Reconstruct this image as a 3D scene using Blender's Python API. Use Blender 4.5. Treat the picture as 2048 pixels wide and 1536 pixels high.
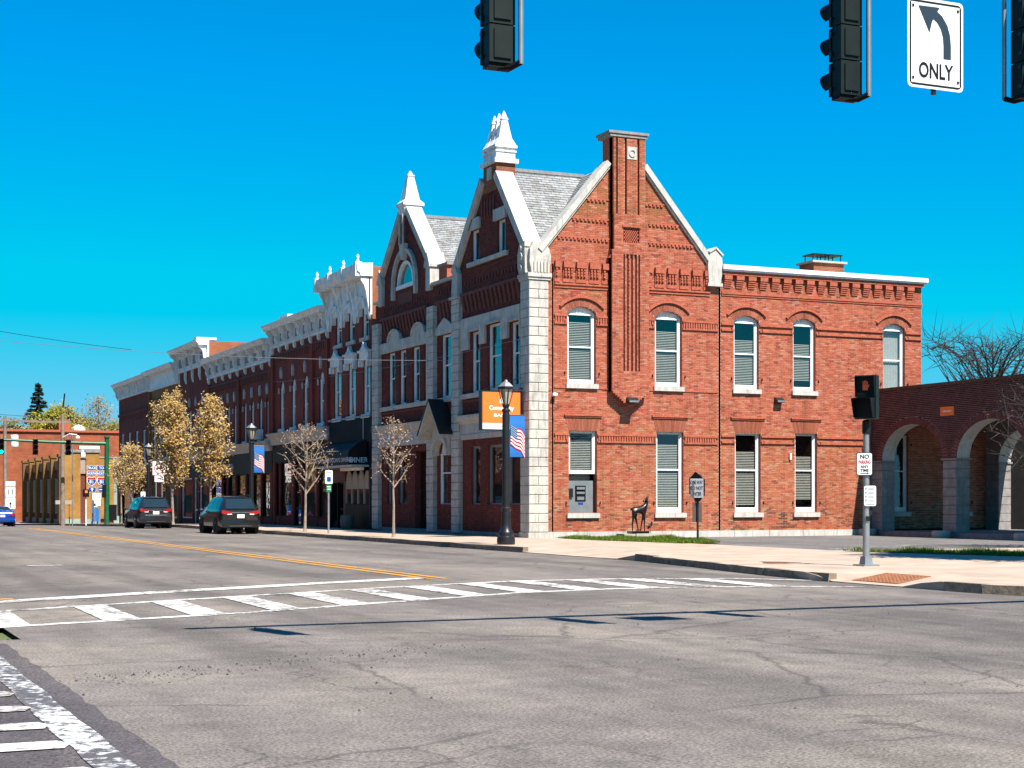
import bpy, bmesh, math, random
import numpy as np
from mathutils import Vector, Matrix
for o in list(bpy.data.objects): bpy.data.objects.remove(o)
SC = bpy.context.scene
COL = SC.collection
rad = math.radians
R0 = random.Random(7)

# ---------------------------------------------------------------- camera
cam = bpy.data.cameras.new('camera'); camo = bpy.data.objects.new('camera', cam); COL.objects.link(camo)
CX, CY, CZ = -23.6245, -51.8777, 1.5
camo.location = (CX, CY, CZ)
camo.rotation_euler = (rad(90), 0, -rad(23.8394))
cam.sensor_width = 36.0; cam.lens = 56.25; cam.shift_y = 0.1133
cam.clip_start = 0.1; cam.clip_end = 6000
SC.camera = camo
# ---------------------------------------------------------------- sky and sun
SUN_EL, SUN_AZ = 55.0, 13.0       # azimuth in degrees east of south
world = bpy.data.worlds.new('World'); SC.world = world; world.use_nodes = True
wn = world.node_tree.nodes; wl = world.node_tree.links
bg = wn['Background']
sky = wn.new('ShaderNodeTexSky'); sky.sky_type = 'NISHITA'; sky.sun_disc = False
sky.sun_elevation = rad(SUN_EL); sky.sun_rotation = rad(180 - SUN_AZ)
sky.altitude = 300; sky.air_density = 1.0; sky.dust_density = 0.0; sky.ozone_density = 4.0
tint = wn.new('ShaderNodeMix'); tint.data_type = 'RGBA'; tint.blend_type = 'MULTIPLY'; tint.inputs[0].default_value = 1.0; tint.inputs[7].default_value = (.36,.80,.965,1)
hs = wn.new('ShaderNodeHueSaturation'); hs.inputs['Saturation'].default_value = 1.22; hs.inputs['Hue'].default_value = 0.5
hs.inputs['Value'].default_value = 1.0
wl.new(sky.outputs[0], tint.inputs[6]); wl.new(tint.outputs[2], hs.inputs['Color']); cap = wn.new('ShaderNodeMix'); cap.data_type = 'RGBA'; cap.blend_type = 'DARKEN'; cap.inputs[0].default_value = 1.0; cap.inputs[7].default_value = (1.0,3.4,4.95,1)
wl.new(hs.outputs[0], cap.inputs[6]); wl.new(cap.outputs[2], bg.inputs[0])
bg.inputs[1].default_value = 0.0775
sun = bpy.data.lights.new('sun', 'SUN'); suno = bpy.data.objects.new('sun', sun); COL.objects.link(suno)
sun.energy = 5.0; sun.angle = rad(0.53); sun.color = (1.0, 0.94, 0.85)
sd = Vector((math.sin(rad(SUN_AZ))*math.cos(rad(SUN_EL)), -math.cos(rad(SUN_AZ))*math.cos(rad(SUN_EL)), math.sin(rad(SUN_EL))))
suno.rotation_euler = sd.to_track_quat('Z', 'Y').to_euler(); suno.location = sd*200
vs = SC.view_settings
SC.display_settings.display_device = 'sRGB'
vs.view_transform = 'Standard'; vs.look = 'None'; vs.exposure = 1.2; vs.gamma = 1.0; vs.use_curve_mapping = False
SC.render.engine = 'CYCLES'

# ---------------------------------------------------------------- helpers
def lin(c):
    return tuple(((x/255.0)/12.92 if x/255.0 <= .04045 else ((x/255.0+.055)/1.055)**2.4) for x in c)
def g(y):                                   # the street falls away gently beyond the SUVs
    return 0.0 if y < 36 else (-(y-36)*.0125 if y < 112 else -.95)
class Fr:                                   # facade frame: u along the wall, n outwards, z up
    def __init__(s, o, u, n):
        s.o = Vector(o); s.u = Vector(u); s.n = Vector(n)
    def __call__(s, p):
        return (s.o.x+s.u.x*p[0]+s.n.x*p[1], s.o.y+s.u.y*p[0]+s.n.y*p[1], s.o.z+p[2])
def southf(y, x0=0, z0=0): return Fr((x0, y, z0), (1,0,0), (0,-1,0))
def westf(x, y0=0, z0=0): return Fr((x, y0, z0), (0,1,0), (-1,0,0))
WORLD = Fr((0,0,0), (1,0,0), (0,1,0))
class MB:
    def __init__(s, fr=None):
        s.v = []; s.f = []; s.fr = fr or WORLD; s.col = []
        s.cur = None
    def add(s, vs, fs):
        b = len(s.v); s.v += [s.fr(p) for p in vs]
        for q in fs:
            s.f.append(tuple(b+i for i in q))
            if s.cur is not None: s.col.append(s.cur)
        return s
    def box(s, u0, u1, n0, n1, z0, z1):
        return s.add([(u0,n0,z0),(u1,n0,z0),(u1,n1,z0),(u0,n1,z0),(u0,n0,z1),(u1,n0,z1),(u1,n1,z1),(u0,n1,z1)],
                     [(0,3,2,1),(4,5,6,7),(0,1,5,4),(1,2,6,5),(2,3,7,6),(3,0,4,7)])
    def _ext(s, a, b, k):
        n = len(a); vs_ = a+b
        return s.add(vs_, [tuple(range(n)), tuple(range(2*n-1, n-1, -1))]+[(i, n+i, n+(i+1) % n, (i+1) % n) for i in range(n)])
    def prism(s, pts, n0, n1):              # (u,z) outline pushed along n
        return s._ext([(p[0], n0, p[1]) for p in pts], [(p[0], n1, p[1]) for p in pts], 0)
    def prismv(s, pts, z0, z1):             # (u,n) plan pushed up
        return s._ext([(p[0], p[1], z0) for p in pts], [(p[0], p[1], z1) for p in pts], 0)
    def prismu(s, pts, u0, u1):             # (n,z) profile run along u
        return s._ext([(u0, p[0], p[1]) for p in pts], [(u1, p[0], p[1]) for p in pts], 0)
    def frustum(s, u, n, z0, z1, a0, b0, a1, b1):   # half sizes at bottom and top
        return s.add([(u-a0,n-b0,z0),(u+a0,n-b0,z0),(u+a0,n+b0,z0),(u-a0,n+b0,z0),(u-a1,n-b1,z1),(u+a1,n-b1,z1),(u+a1,n+b1,z1),(u-a1,n+b1,z1)],
                     [(0,3,2,1),(4,5,6,7),(0,1,5,4),(1,2,6,5),(2,3,7,6),(3,0,4,7)])
    def lathe(s, prof, c=(0,0,0), seg=12):
        vs_ = []; n = len(prof)
        for r, z in prof:
            for k in range(seg):
                a = 2*math.pi*k/seg; vs_.append((c[0]+r*math.cos(a), c[1]+r*math.sin(a), c[2]+z))
        fs = [(i*seg+k, i*seg+(k+1) % seg, (i+1)*seg+(k+1) % seg, (i+1)*seg+k) for i in range(n-1) for k in range(seg)]
        fs += [tuple(range(seg-1, -1, -1)), tuple(range((n-1)*seg, n*seg))]
        return s.add(vs_, fs)
    def tube(s, pts, r, seg=8, cap=True):
        pts = [Vector(p) for p in pts]; n = len(pts)
        rs = r if isinstance(r, (list, tuple)) else [r]*n
        vs_ = []; prev = None
        for i, p in enumerate(pts):
            d = (pts[min(i+1, n-1)]-pts[max(i-1, 0)])
            d = d.normalized() if d.length > 1e-9 else Vector((0,0,1))
            if prev is None:
                a = Vector((1,0,0)) if abs(d.x) < .8 else Vector((0,1,0))
                prev = (a-d*a.dot(d)).normalized()
            else:
                q = prev-d*prev.dot(d); prev = q.normalized() if q.length > 1e-6 else prev
            b = d.cross(prev)
            for k in range(seg):
                t = 2*math.pi*k/seg; w = p+(prev*math.cos(t)+b*math.sin(t))*rs[i]
                vs_.append((w.x, w.y, w.z))
        fs = [(i*seg+k, i*seg+(k+1) % seg, (i+1)*seg+(k+1) % seg, (i+1)*seg+k) for i in range(n-1) for k in range(seg)]
        if cap: fs += [tuple(range(seg-1, -1, -1)), tuple(range((n-1)*seg, n*seg))]
        return s.add(vs_, fs)
    def ball(s, c, r, seg=10, rings=6, sq=(1,1,1)):
        vs_ = []; 
        for i in range(rings+1):
            th = math.pi*i/rings
            for k in range(seg):
                ph = 2*math.pi*k/seg
                vs_.append((c[0]+r*sq[0]*math.sin(th)*math.cos(ph), c[1]+r*sq[1]*math.sin(th)*math.sin(ph), c[2]+r*sq[2]*math.cos(th)))
        return s.add(vs_, [(i*seg+k, (i+1)*seg+k, (i+1)*seg+(k+1) % seg, i*seg+(k+1) % seg) for i in range(rings) for k in range(seg)])
    def mesh(s, name, m, smooth=False):
        me = bpy.data.meshes.new(name); me.from_pydata(s.v, [], s.f)
        if s.col:
            at = me.attributes.new('col', 'FLOAT_COLOR', 'FACE')
            at.data.foreach_set('color', np.array([(c[0], c[1], c[2], 1.0) for c in s.col], dtype=np.float32).ravel())
        if m is not None: me.materials.append(m)
        if len(s.f) < 30000 and not s.col:
            bm = bmesh.new(); bm.from_mesh(me); bmesh.ops.recalc_face_normals(bm, faces=bm.faces); bm.to_mesh(me); bm.free()
        if smooth:
            me.polygons.foreach_set('use_smooth', [True]*len(me.polygons))
            try: me.set_sharp_from_angle(angle=rad(38))
            except Exception: pass
        me.update()
        return me
    def build(s, name, m, parent=None, smooth=False, kind=None, label=None):
        o = bpy.data.objects.new(name, s.mesh(name, m, smooth)); COL.objects.link(o)
        if parent is not None: attach(o, parent)
        if kind: o['kind'] = kind
        if label: o['label'] = label
        return o
WM = {}
def attach(o, parent):                      # o keeps its place in the world
    o.parent = parent
    o.matrix_parent_inverse = WM.get(parent.name, Matrix.Identity(4)).inverted()
def thing(name, label, cat, loc=(0,0,0), group=None):
    o = bpy.data.objects.new(name, None); COL.objects.link(o); o.location = loc; o.empty_display_size = .3
    o['label'] = label; o['category'] = cat
    if group: o['group'] = group
    WM[o.name] = Matrix.Translation(Vector(loc))
    return o
def tag(o, label, cat, group=None):
    o['label'] = label; o['category'] = cat
    if group: o['group'] = group
    return o
def inst(name, me, loc, parent, rot=(0,0,0)):
    o = bpy.data.objects.new(name, me); COL.objects.link(o); o.location = loc; o.rotation_euler = rot
    if parent is not None: attach(o, parent)
    return o
def text_mesh(s, fr, cu, cz, n, h, m, name='lettering', parent=None, wide=1.0, mirror=1, bold=0.0, depth=.004, label=None):
    cv = bpy.data.curves.new(name, 'FONT'); cv.body = s; cv.size = 1.0; cv.align_x = 'CENTER'; cv.align_y = 'CENTER'; cv.offset = bold
    cv.resolution_u = 3
    to = bpy.data.objects.new('tmp_text', cv); COL.objects.link(to)
    bpy.context.view_layer.update()
    dg = bpy.context.evaluated_depsgraph_get(); me0 = to.evaluated_get(dg).to_mesh()
    vs_ = [tuple(v.co) for v in me0.vertices]; fs = [tuple(p.vertices) for p in me0.polygons]
    to.evaluated_get(dg).to_mesh_clear(); bpy.data.objects.remove(to); bpy.data.curves.remove(cv)
    hs_ = [v[1] for v in vs_]; mh = max(hs_)-min(hs_); k = h/mh; mc = (max(hs_)+min(hs_))/2
    mb = MB(fr); mb.add([(cu+mirror*v[0]*k*wide, n, cz+(v[1]-mc)*k) for v in vs_], fs)
    return mb.build(name, m, parent, label=label)

# ---------------------------------------------------------------- materials
ALB = .63                                   # one measured-down scale for all but white surfaces
def _m(name):
    m = bpy.data.materials.new(name); m.use_nodes = True
    return m, m.node_tree.nodes, m.node_tree.links, m.node_tree.nodes['Principled BSDF']
def noise(n, l, vec, scale, detail=4, rough=.6):
    t = n.new('ShaderNodeTexNoise'); t.inputs['Scale'].default_value = scale; t.inputs['Detail'].default_value = detail; t.inputs['Roughness'].default_value = rough
    l.new(vec, t.inputs['Vector']); return t
def ramp(n, l, src, stops):
    r = n.new('ShaderNodeValToRGB'); e = r.color_ramp.elements
    while len(e) < len(stops): e.new(.5)
    for i, (p, c) in enumerate(stops): e[i].position = p; e[i].color = (c[0], c[1], c[2], 1)
    l.new(src, r.inputs[0]); return r
def mixc(n, l, a, b, fac, mode='MIX'):
    x = n.new('ShaderNodeMix'); x.data_type = 'RGBA'; x.blend_type = mode
    for s_, v in ((x.inputs[0], fac), (x.inputs[6], a), (x.inputs[7], b)):
        if isinstance(v, (int, float)): s_.default_value = v
        elif isinstance(v, tuple): s_.default_value = (v[0], v[1], v[2], 1)
        else: l.new(v, s_)
    return x.outputs[2]
def bump(n, l, b, h, strength=.3, dist=.02):
    u = n.new('ShaderNodeBump'); u.inputs['Strength'].default_value = strength; u.inputs['Distance'].default_value = dist
    l.new(h, u.inputs['Height']); l.new(u.outputs[0], b.inputs['Normal'])
def pos(n):
    return n.new('ShaderNodeNewGeometry').outputs['Position']
def mat(name, c, rough=.7, var=.25, scale=3.0, metal=0.0, spec=.5, bmp=0.0, bscale=40.0, streak=None, coat=0.0, detail=5):
    m, n, l, b = _m(name)
    if max(c) < .70: c = tuple(x*ALB for x in c)
    p = pos(n); t = noise(n, l, p, scale, detail)
    lo = tuple(x*(1-var) for x in c); hi = tuple(min(1, x*(1+var)) for x in c)
    r = ramp(n, l, t.outputs[0], [(.3, lo), (.7, hi)]); out = r.outputs[0]
    if streak:                               # runs of dirt down the face
        mp = n.new('ShaderNodeMapping'); mp.inputs['Scale'].default_value = (6, 6, .7); l.new(p, mp.inputs[0])
        t2 = noise(n, l, mp.outputs[0], 1.6, 6, .7)
        r2 = ramp(n, l, t2.outputs[0], [(.50, (0,0,0)), (.66, (1,1,1))])
        out = mixc(n, l, out, streak, mixc(n, l, (0,0,0), (.7,.7,.7), r2.outputs[0]))
    l.new(out, b.inputs['Base Color'])
    b.inputs['Roughness'].default_value = rough; b.inputs['Metallic'].default_value = metal
    b.inputs['Specular IOR Level'].default_value = spec; b.inputs['Coat Weight'].default_value = coat
    if bmp: bump(n, l, b, noise(n, l, p, bscale, 3).outputs[0], bmp)
    return m
def mat_attr(name, rough=.85, var=.25, scale=30.0, bmp=.25, bscale=60, spec=.3, trans=0.0, big=.0):
    m, n, l, b = _m(name)
    a = n.new('ShaderNodeAttribute'); a.attribute_name = 'col'
    p = pos(n); t = noise(n, l, p, scale, 3)
    r = ramp(n, l, t.outputs[0], [(.25, ((1-var)*ALB,)*3), (.75, ((1+var*.6)*ALB,)*3)])
    out = mixc(n, l, a.outputs['Color'], r.outputs[0], 1.0, 'MULTIPLY')
    if big:
        t3 = noise(n, l, p, .45, 5, .6)
        r3 = ramp(n, l, t3.outputs[0], [(.35, (1-big,)*3), (.65, (1+big*.5,)*3)])
        out = mixc(n, l, out, r3.outputs[0], 1.0, 'MULTIPLY')
        mp = n.new('ShaderNodeMapping'); mp.inputs['Scale'].default_value = (2.2, 2.2, .22); l.new(p, mp.inputs[0])     # rain runs
        t4 = noise(n, l, mp.outputs[0], 1.5, 6, .7); r4 = ramp(n, l, t4.outputs[0], [(.32, (.70,.68,.66)), (.48, (1,1,1)), (.70, (1.12,1.24,1.34))])
        out = mixc(n, l, out, r4.outputs[0], 1.0, 'MULTIPLY')
    l.new(out, b.inputs['Base Color']); b.inputs['Roughness'].default_value = rough; b.inputs['Specular IOR Level'].default_value = spec
    if bmp: bump(n, l, b, noise(n, l, p, bscale, 2).outputs[0], bmp, .01)
    if trans:                               # thin leaves let light through
        tr = n.new('ShaderNodeBsdfTranslucent'); l.new(out, tr.inputs[0])
        mx = n.new('ShaderNodeMixShader'); mx.inputs[0].default_value = trans
        l.new(b.outputs[0], mx.inputs[1]); l.new(tr.outputs[0], mx.inputs[2]); l.new(mx.outputs[0], n['Material Output'].inputs[0])
    return m
def mat_brick(name, c1, c2, mortar, axis, L=.21, H=.0677, patch=None):
    m, n, l, b = _m(name)
    p = pos(n); sx = n.new('ShaderNodeSeparateXYZ'); l.new(p, sx.inputs[0])
    cb = n.new('ShaderNodeCombineXYZ'); l.new(sx.outputs[axis], cb.inputs[0]); l.new(sx.outputs[2], cb.inputs[1])
    bt = n.new('ShaderNodeTexBrick'); l.new(cb.outputs[0], bt.inputs['Vector'])
    bt.inputs['Scale'].default_value = 1; bt.inputs['Brick Width'].default_value = L; bt.inputs['Row Height'].default_value = H
    bt.inputs['Mortar Size'].default_value = .006; bt.inputs['Mortar Smooth'].default_value = .3; bt.inputs['Bias'].default_value = 0
    for k, v in (('Color1', c1), ('Color2', c2), ('Mortar', mortar)): bt.inputs[k].default_value = (*[q*ALB for q in v], 1)
    t = noise(n, l, p, .8, 6); r = ramp(n, l, t.outputs[0], [(.3, (.72,)*3), (.7, (1.2,)*3)])
    out = mixc(n, l, bt.outputs[0], r.outputs[0], 1.0, 'MULTIPLY')
    l.new(out, b.inputs['Base Color']); b.inputs['Roughness'].default_value = .9; b.inputs['Specular IOR Level'].default_value = .25
    bump(n, l, b, bt.outputs['Fac'], -.5, .006)
    return m
def mat_glass(name, tint, reflect=1.0, base=.05, ior=1.5):
    m, n, l, b = _m(name); n.remove(b)
    tr = n.new('ShaderNodeBsdfTransparent'); tr.inputs[0].default_value = (*tint, 1)
    gl = n.new('ShaderNodeBsdfGlossy'); gl.inputs['Roughness'].default_value = .015; gl.inputs[0].default_value = (reflect,)*3+(1,)
    p = pos(n); t = noise(n, l, p, 1.7, 2)
    bu = n.new('ShaderNodeBump'); bu.inputs['Strength'].default_value = .06; bu.inputs['Distance'].default_value = .05
    l.new(t.outputs[0], bu.inputs['Height']); l.new(bu.outputs[0], gl.inputs['Normal'])
    fr = n.new('ShaderNodeFresnel'); ge = n.new('ShaderNodeNewGeometry'); mr = n.new('ShaderNodeMapRange'); mr.inputs[3].default_value = ior; mr.inputs[4].default_value = 1/ior
    l.new(ge.outputs['Backfacing'], mr.inputs[0]); l.new(mr.outputs[0], fr.inputs[0])
    ma = n.new('ShaderNodeMath'); ma.operation = 'MULTIPLY_ADD'; ma.inputs[1].default_value = 1.6; ma.inputs[2].default_value = base; ma.use_clamp = True
    l.new(fr.outputs[0], ma.inputs[0])
    mx = n.new('ShaderNodeMixShader'); l.new(ma.outputs[0], mx.inputs[0]); l.new(tr.outputs[0], mx.inputs[1]); l.new(gl.outputs[0], mx.inputs[2])
    l.new(mx.outputs[0], n['Material Output'].inputs[0])
    return m
def mat_emit(name, c, s):
    m, n, l, b = _m(name)
    b.inputs['Base Color'].default_value = (*c, 1); b.inputs['Emission Color'].default_value = (*c, 1); b.inputs['Emission Strength'].default_value = s
    return m
M = {}
M['brick'] = mat_attr('brick_red', .9, .3, 25, .3, 70, .25, big=.10)
M['shingle'] = mat_attr('shingle_grey', .95, .3, 60, .3, 90, .2, big=.1)
M['mortar'] = mat('mortar_pink', (.69,.46,.36), .95, .25, 6)
M['mortar_w'] = mat('mortar_pale', (.52,.42,.37), .95, .2, 6)
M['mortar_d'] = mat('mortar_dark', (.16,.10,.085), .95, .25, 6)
M['brickplain'] = mat('brick_plain', (.52,.125,.062), .9, .3, 9, bmp=.2)
M['brickdark'] = mat('brick_dark', (.20,.05,.035), .9, .35, 9, bmp=.2)
M['stone'] = mat('limestone', (.69,.65,.57), .85, .22, 2.5, bmp=.35, bscale=22, streak=(.20,.19,.175))
M['stonew'] = mat('stone_white', (.69,.66,.60), .8, .18, 2.0, bmp=.25, bscale=25, streak=(.24,.215,.185))
M['stoneg'] = mat('stone_grey', (.36,.33,.31), .9, .25, 3.5, bmp=.4, bscale=18, streak=(.15,.14,.13))
M['concrete'] = mat('concrete', (.56,.51,.45), .9, .15, 3, bmp=.2, bscale=40, streak=(.34,.31,.28))
M['white'] = mat('white_paint', (.72,.72,.71), .55, .08, 3, streak=(.48,.47,.44))
M['whiteold'] = mat('white_paint_weathered', (.70,.70,.68), .6, .18, 2.5, streak=(.30,.28,.26))
M['glass'] = mat_glass('window_glass', (.84,.87,.87), 1.0, .03)
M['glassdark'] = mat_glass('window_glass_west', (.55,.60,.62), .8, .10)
M['dark'] = mat('dark_room', (.012,.011,.010), .9, .3, 2, spec=.1)
M['roomlight'] = mat('room_wall', (.16,.14,.11), .9, .3, 2)
M['blind'] = mat('blind_slat', (.50,.49,.42), .6, .1, 5)
M['curtain'] = mat('curtain', (.55,.56,.52), .8, .1, 5)
M['black'] = mat('black_paint', (.010,.010,.011), .55, .3, 4, spec=.12)
M['blackmetal'] = mat('black_metal', (.016,.016,.018), .35, .3, 6, bmp=.08, bscale=30)
M['tin'] = mat('grey_metal', (.42,.43,.44), .45, .12, 4, metal=.6)
M['galv'] = mat('galvanized', (.50,.51,.51), .42, .15, 5, metal=.7)
M['roof'] = mat('roof_membrane', (.2,.2,.2), .9, .2, 2)
M['tan'] = mat('tan_panel', (.50,.43,.34), .7, .12, 3)
M['green'] = mat('green_paint', (.01,.14,.055), .45, .2, 4)
M['greendk'] = mat('signal_green', (.006,.013,.010), .5, .35, 5, spec=.25)
M['sage'] = mat('pale_green_paint', (.32,.46,.38), .7, .15, 3)
M['orange'] = mat('orange_face', (.85,.165,.02), .4, .04, 3)
M['wood'] = mat('wood_pole', (.30,.24,.19), .9, .3, 3, bmp=.3, bscale=20)
M['bark'] = mat('bark', (.38,.30,.235), .95, .35, 8, bmp=.4, bscale=30)
M['barkdk'] = mat('bark_dark', (.06,.045,.04), .95, .35, 8, bmp=.4, bscale=30)
M['leaf'] = mat_attr('leaf', .6, .3, 6, 0, 10, .3, trans=.35)
M['signwhite'] = mat('sign_white', (.71,.71,.71), .4, .04, 3)
M['signblack'] = mat('sign_black', (.012,.012,.014), .6, .1, 3, spec=.15)
M['signblue'] = mat('sign_blue', (.01,.06,.42), .4, .06, 3)
M['signred'] = mat('sign_red', (.6,.012,.02), .4, .06, 3)
M['signgreen'] = mat('sign_green', (.0,.26,.12), .4, .06, 3)
M['banner'] = mat('banner_blue', (.004,.17,.58), .7, .06, 3)
M['rubber'] = mat('rubber', (.012,.012,.012), .8, .3, 8)
M['rust'] = mat('rust_plate', (.34,.13,.05), .9, .3, 8, bmp=.3, bscale=60)
# ================================================================ ground, roads, pavements
def mat_asphalt(name, base, warm, crack=.6):
    m, n, l, b = _m(name)
    base = tuple(x*ALB for x in base); warm = tuple(x*ALB for x in warm); p = pos(n)
    big = noise(n, l, p, .22, 6, .62); mid = noise(n, l, p, 2.6, 5, .65); fine = noise(n, l, p, 38, 3, .8); grit = noise(n, l, p, 140, 2, .8)
    c0 = ramp(n, l, big.outputs[0], [(.34, tuple(x*.72 for x in base)), (.5, base), (.64, warm)]).outputs[0]
    c1 = mixc(n, l, c0, ramp(n, l, mid.outputs[0], [(.3, (.78,)*3), (.7, (1.18,)*3)]).outputs[0], 1.0, 'MULTIPLY')
    c2 = mixc(n, l, c1, ramp(n, l, fine.outputs[0], [(.36, (.34,)*3), (.5, (1.0,)*3), (.64, (1.7,)*3)]).outputs[0], .95, 'MULTIPLY')
    c2 = mixc(n, l, c2, ramp(n, l, grit.outputs[0], [(.3, (.6,)*3), (.7, (1.4,)*3)]).outputs[0], .6, 'MULTIPLY')
    # long wheel tracks along the street
    mp = n.new('ShaderNodeMapping'); mp.inputs['Scale'].default_value = (1.1, .035, 1); l.new(p, mp.inputs[0])
    tr = noise(n, l, mp.outputs[0], 1.0, 4)
    c2 = mixc(n, l, c2, ramp(n, l, tr.outputs[0], [(.36, (.74,)*3), (.62, (1.10,)*3)]).outputs[0], 1.0, 'MULTIPLY')
    # cracks
    wob = n.new('ShaderNodeMix'); wob.data_type = 'VECTOR'; wob.inputs[0].default_value = .30
    l.new(p, wob.inputs[4]); l.new(noise(n, l, p, 1.3, 5).outputs[1], wob.inputs[5])
    def crackset(scale, w, lo, hi, sc2):
        v = n.new('ShaderNodeTexVoronoi'); v.feature = 'DISTANCE_TO_EDGE'; v.inputs['Scale'].default_value = scale
        l.new(wob.outputs[1], v.inputs['Vector'])
        k = ramp(n, l, v.outputs[0], [(0.0, (1,1,1)), (w, (0,0,0))]).outputs[0]
        ms = ramp(n, l, noise(n, l, p, sc2, 3).outputs[0], [(lo, (0,0,0)), (hi, (1,1,1))]).outputs[0]
        return mixc(n, l, k, ms, 1.0, 'MULTIPLY')
    ck = mixc(n, l, crackset(.36, .011, .42, .52, .30), crackset(1.5, .026, .50, .62, .40), 1.0, 'ADD')
    out = mixc(n, l, c2, tuple(x*.22 for x in base), mixc(n, l, (0,0,0), (crack,)*3, ck))
    l.new(out, b.inputs['Base Color']); b.inputs['Roughness'].default_value = .88; b.inputs['Specular IOR Level'].default_value = .35
    h = mixc(n, l, fine.outputs[0], grit.outputs[0], .5)
    bump(n, l, b, h, .45, .012)
    return m
def mat_paint(name, c, under, wear=.45, scale=7.0):
    m, n, l, b = _m(name)
    p = pos(n)
    t = noise(n, l, p, scale, 7, .75); t2 = noise(n, l, p, .7, 4)
    ad = n.new('ShaderNodeMath'); ad.operation = 'ADD'; l.new(t.outputs[0], ad.inputs[0]); 
    mu = n.new('ShaderNodeMath'); mu.operation = 'MULTIPLY'; mu.inputs[1].default_value = .5; l.new(t2.outputs[0], mu.inputs[0]); l.new(mu.outputs[0], ad.inputs[1])
    k = ramp(n, l, ad.outputs[0], [(wear+.02, (1,1,1)), (wear+.14, (0,0,0))]).outputs[0]
    cc = mixc(n, l, c, ramp(n, l, noise(n, l, p, 3, 4).outputs[0], [(.3, (.86,)*3), (.7, (1.0,)*3)]).outputs[0], 1.0, 'MULTIPLY')
    f = noise(n, l, p, 60, 2, .8)
    un = mixc(n, l, under, ramp(n, l, f.outputs[0], [(.3, (.6,)*3), (.7, (1.4,)*3)]).outputs[0], 1.0, 'MULTIPLY')
    l.new(mixc(n, l, cc, un, k), b.inputs['Base Color']); b.inputs['Roughness'].default_value = .75
    bump(n, l, b, f.outputs[0], .3, .01)
    return m
ASPH = (.222,.192,.172)
M['asphalt'] = mat_asphalt('asphalt', ASPH, (.290,.248,.208))
M['asphalt_new'] = mat_asphalt('asphalt_patch', (.110,.094,.098), (.135,.115,.112), .35)
M['asphalt_lot'] = mat_asphalt('asphalt_lot', (.20,.19,.185), (.23,.215,.20), .4)
UND = tuple(x*ALB for x in ASPH)
M['paint'] = mat_paint('road_paint_white', (.62,.61,.58), UND, .65)
M['paintworn'] = mat_paint('road_paint_worn', (.62,.62,.62), (.07,.062,.065), .71, 9)
M['paintyel'] = mat_paint('road_paint_yellow', (.54,.25,.010), UND, .60)
M['sidewalk'] = mat('sidewalk_concrete', (.56,.43,.33), .9, .22, 1.1, bmp=.25, bscale=60, detail=8)
M['terrain'] = mat('terrain', (.10,.13,.04), .95, .4, .2)
M['kerb'] = mat('kerb_stone', (.33,.25,.17), .95, .35, 5, bmp=.5, bscale=14)
M['grass'] = mat_attr('grass', .8, .3, 8, 0, 10, .2, trans=.3)
M['soil'] = mat('soil', (.10,.10,.035), .95, .35, 6, bmp=.3)

def struct(o, label=None):
    o['kind'] = 'structure'
    if label: o['label'] = label
    return o
def sheet(name, rows, m):
    """rows: list of lists of points, each row the same length"""
    mb = MB(); w = len(rows[0]); vs_ = [p for r in rows for p in r]
    mb.add(vs_, [(i*w+j, i*w+j+1, (i+1)*w+j+1, (i+1)*w+j) for i in range(len(rows)-1) for j in range(w-1)])
    return struct(mb.build(name, m))
ys = [-400,-200,-120]+list(range(-90, 36, 9))+[36,60,85,112,200,400,900,2500]
sheet('terrain', [[(x, y, g(y)-.06) for x in (-2500,-600,-120,-21.5,-4.9,40,120,600,2500)] for y in ys], M['terrain'])
sheet('main_road', [[(x, y, g(y)) for x in (-21.5,-12.7,-4.4)] for y in [-34]+list(range(-33, 36, 3))+[36,50,64,80,112,250,500]], M['asphalt'])
sheet('cross_road', [[(x, y, 0.0) for x in (-150,-60,-21.5,-4.4,60,150)] for y in (-120,-90,-60,-45,-34)], M['asphalt'])
sheet('side_street', [[(x, y, g(y)-.012) for x in (-5,20,80,200)] for y in (80.5,84,88,94)], M['asphalt'])
sheet('cross_road_shoulder', [[(x, y, -.004) for x in (-12,-4.5,10)] for y in (-38,-36,-34,-30)], M['asphalt'])
# darker relaid strip at the left, with a slightly ragged edge
rr = random.Random(3)
edge = [(-21.71+rr.uniform(-.025,.025), -34.5-.25*k) for k in range(60)]
mb = MB(); mb.add([(x, y, .004) for x, y in edge]+[(-30, y, .004) for x, y in edge], [(i, i+1, 60+i+1, 60+i) for i in range(59)])
struct(mb.build('asphalt_patch', M['asphalt_new']))

# painted markings ------------------------------------------------
def quad_strip(name, pts, m, z, parent=None):
    mb = MB(); mb.add([(x, y, g(y)+z) for x, y in pts], [tuple(range(len(pts)))]); return mb.build(name, m, parent)
def lerp(a, b, t): return (a[0]+(b[0]-a[0])*t, a[1]+(b[1]-a[1])*t)
def poly_at(line, t):
    n = len(line)-1; k = min(int(t*n), n-1); return lerp(line[k], line[k+1], t*n-k)
def band(name, line, w, m, z, parent, steps=24):
    mb = MB(); pts = []
    for i in range(steps+1):
        p = poly_at(line, i/steps); q = poly_at(line, min(1, i/steps+.01)); r = poly_at(line, max(0, i/steps-.01))
        d = Vector((q[0]-r[0], q[1]-r[1])).normalized(); nn = (-d.y*w/2, d.x*w/2)
        pts.append(((p[0]+nn[0], p[1]+nn[1]), (p[0]-nn[0], p[1]-nn[1])))
    mb.add([(x, y, g(y)+z) for pr in pts for x, y in pr], [(2*i, 2*i+1, 2*i+3, 2*i+2) for i in range(steps)])
    return mb.build(name, m, parent)
def marking(name, label):
    o = bpy.data.objects.new(name, None); COL.objects.link(o); o['kind'] = 'structure'; o['label'] = label; WM[o.name] = Matrix.Identity(4); return o
cw = marking('crosswalk', 'white ladder crosswalk painted across the main street')
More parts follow.
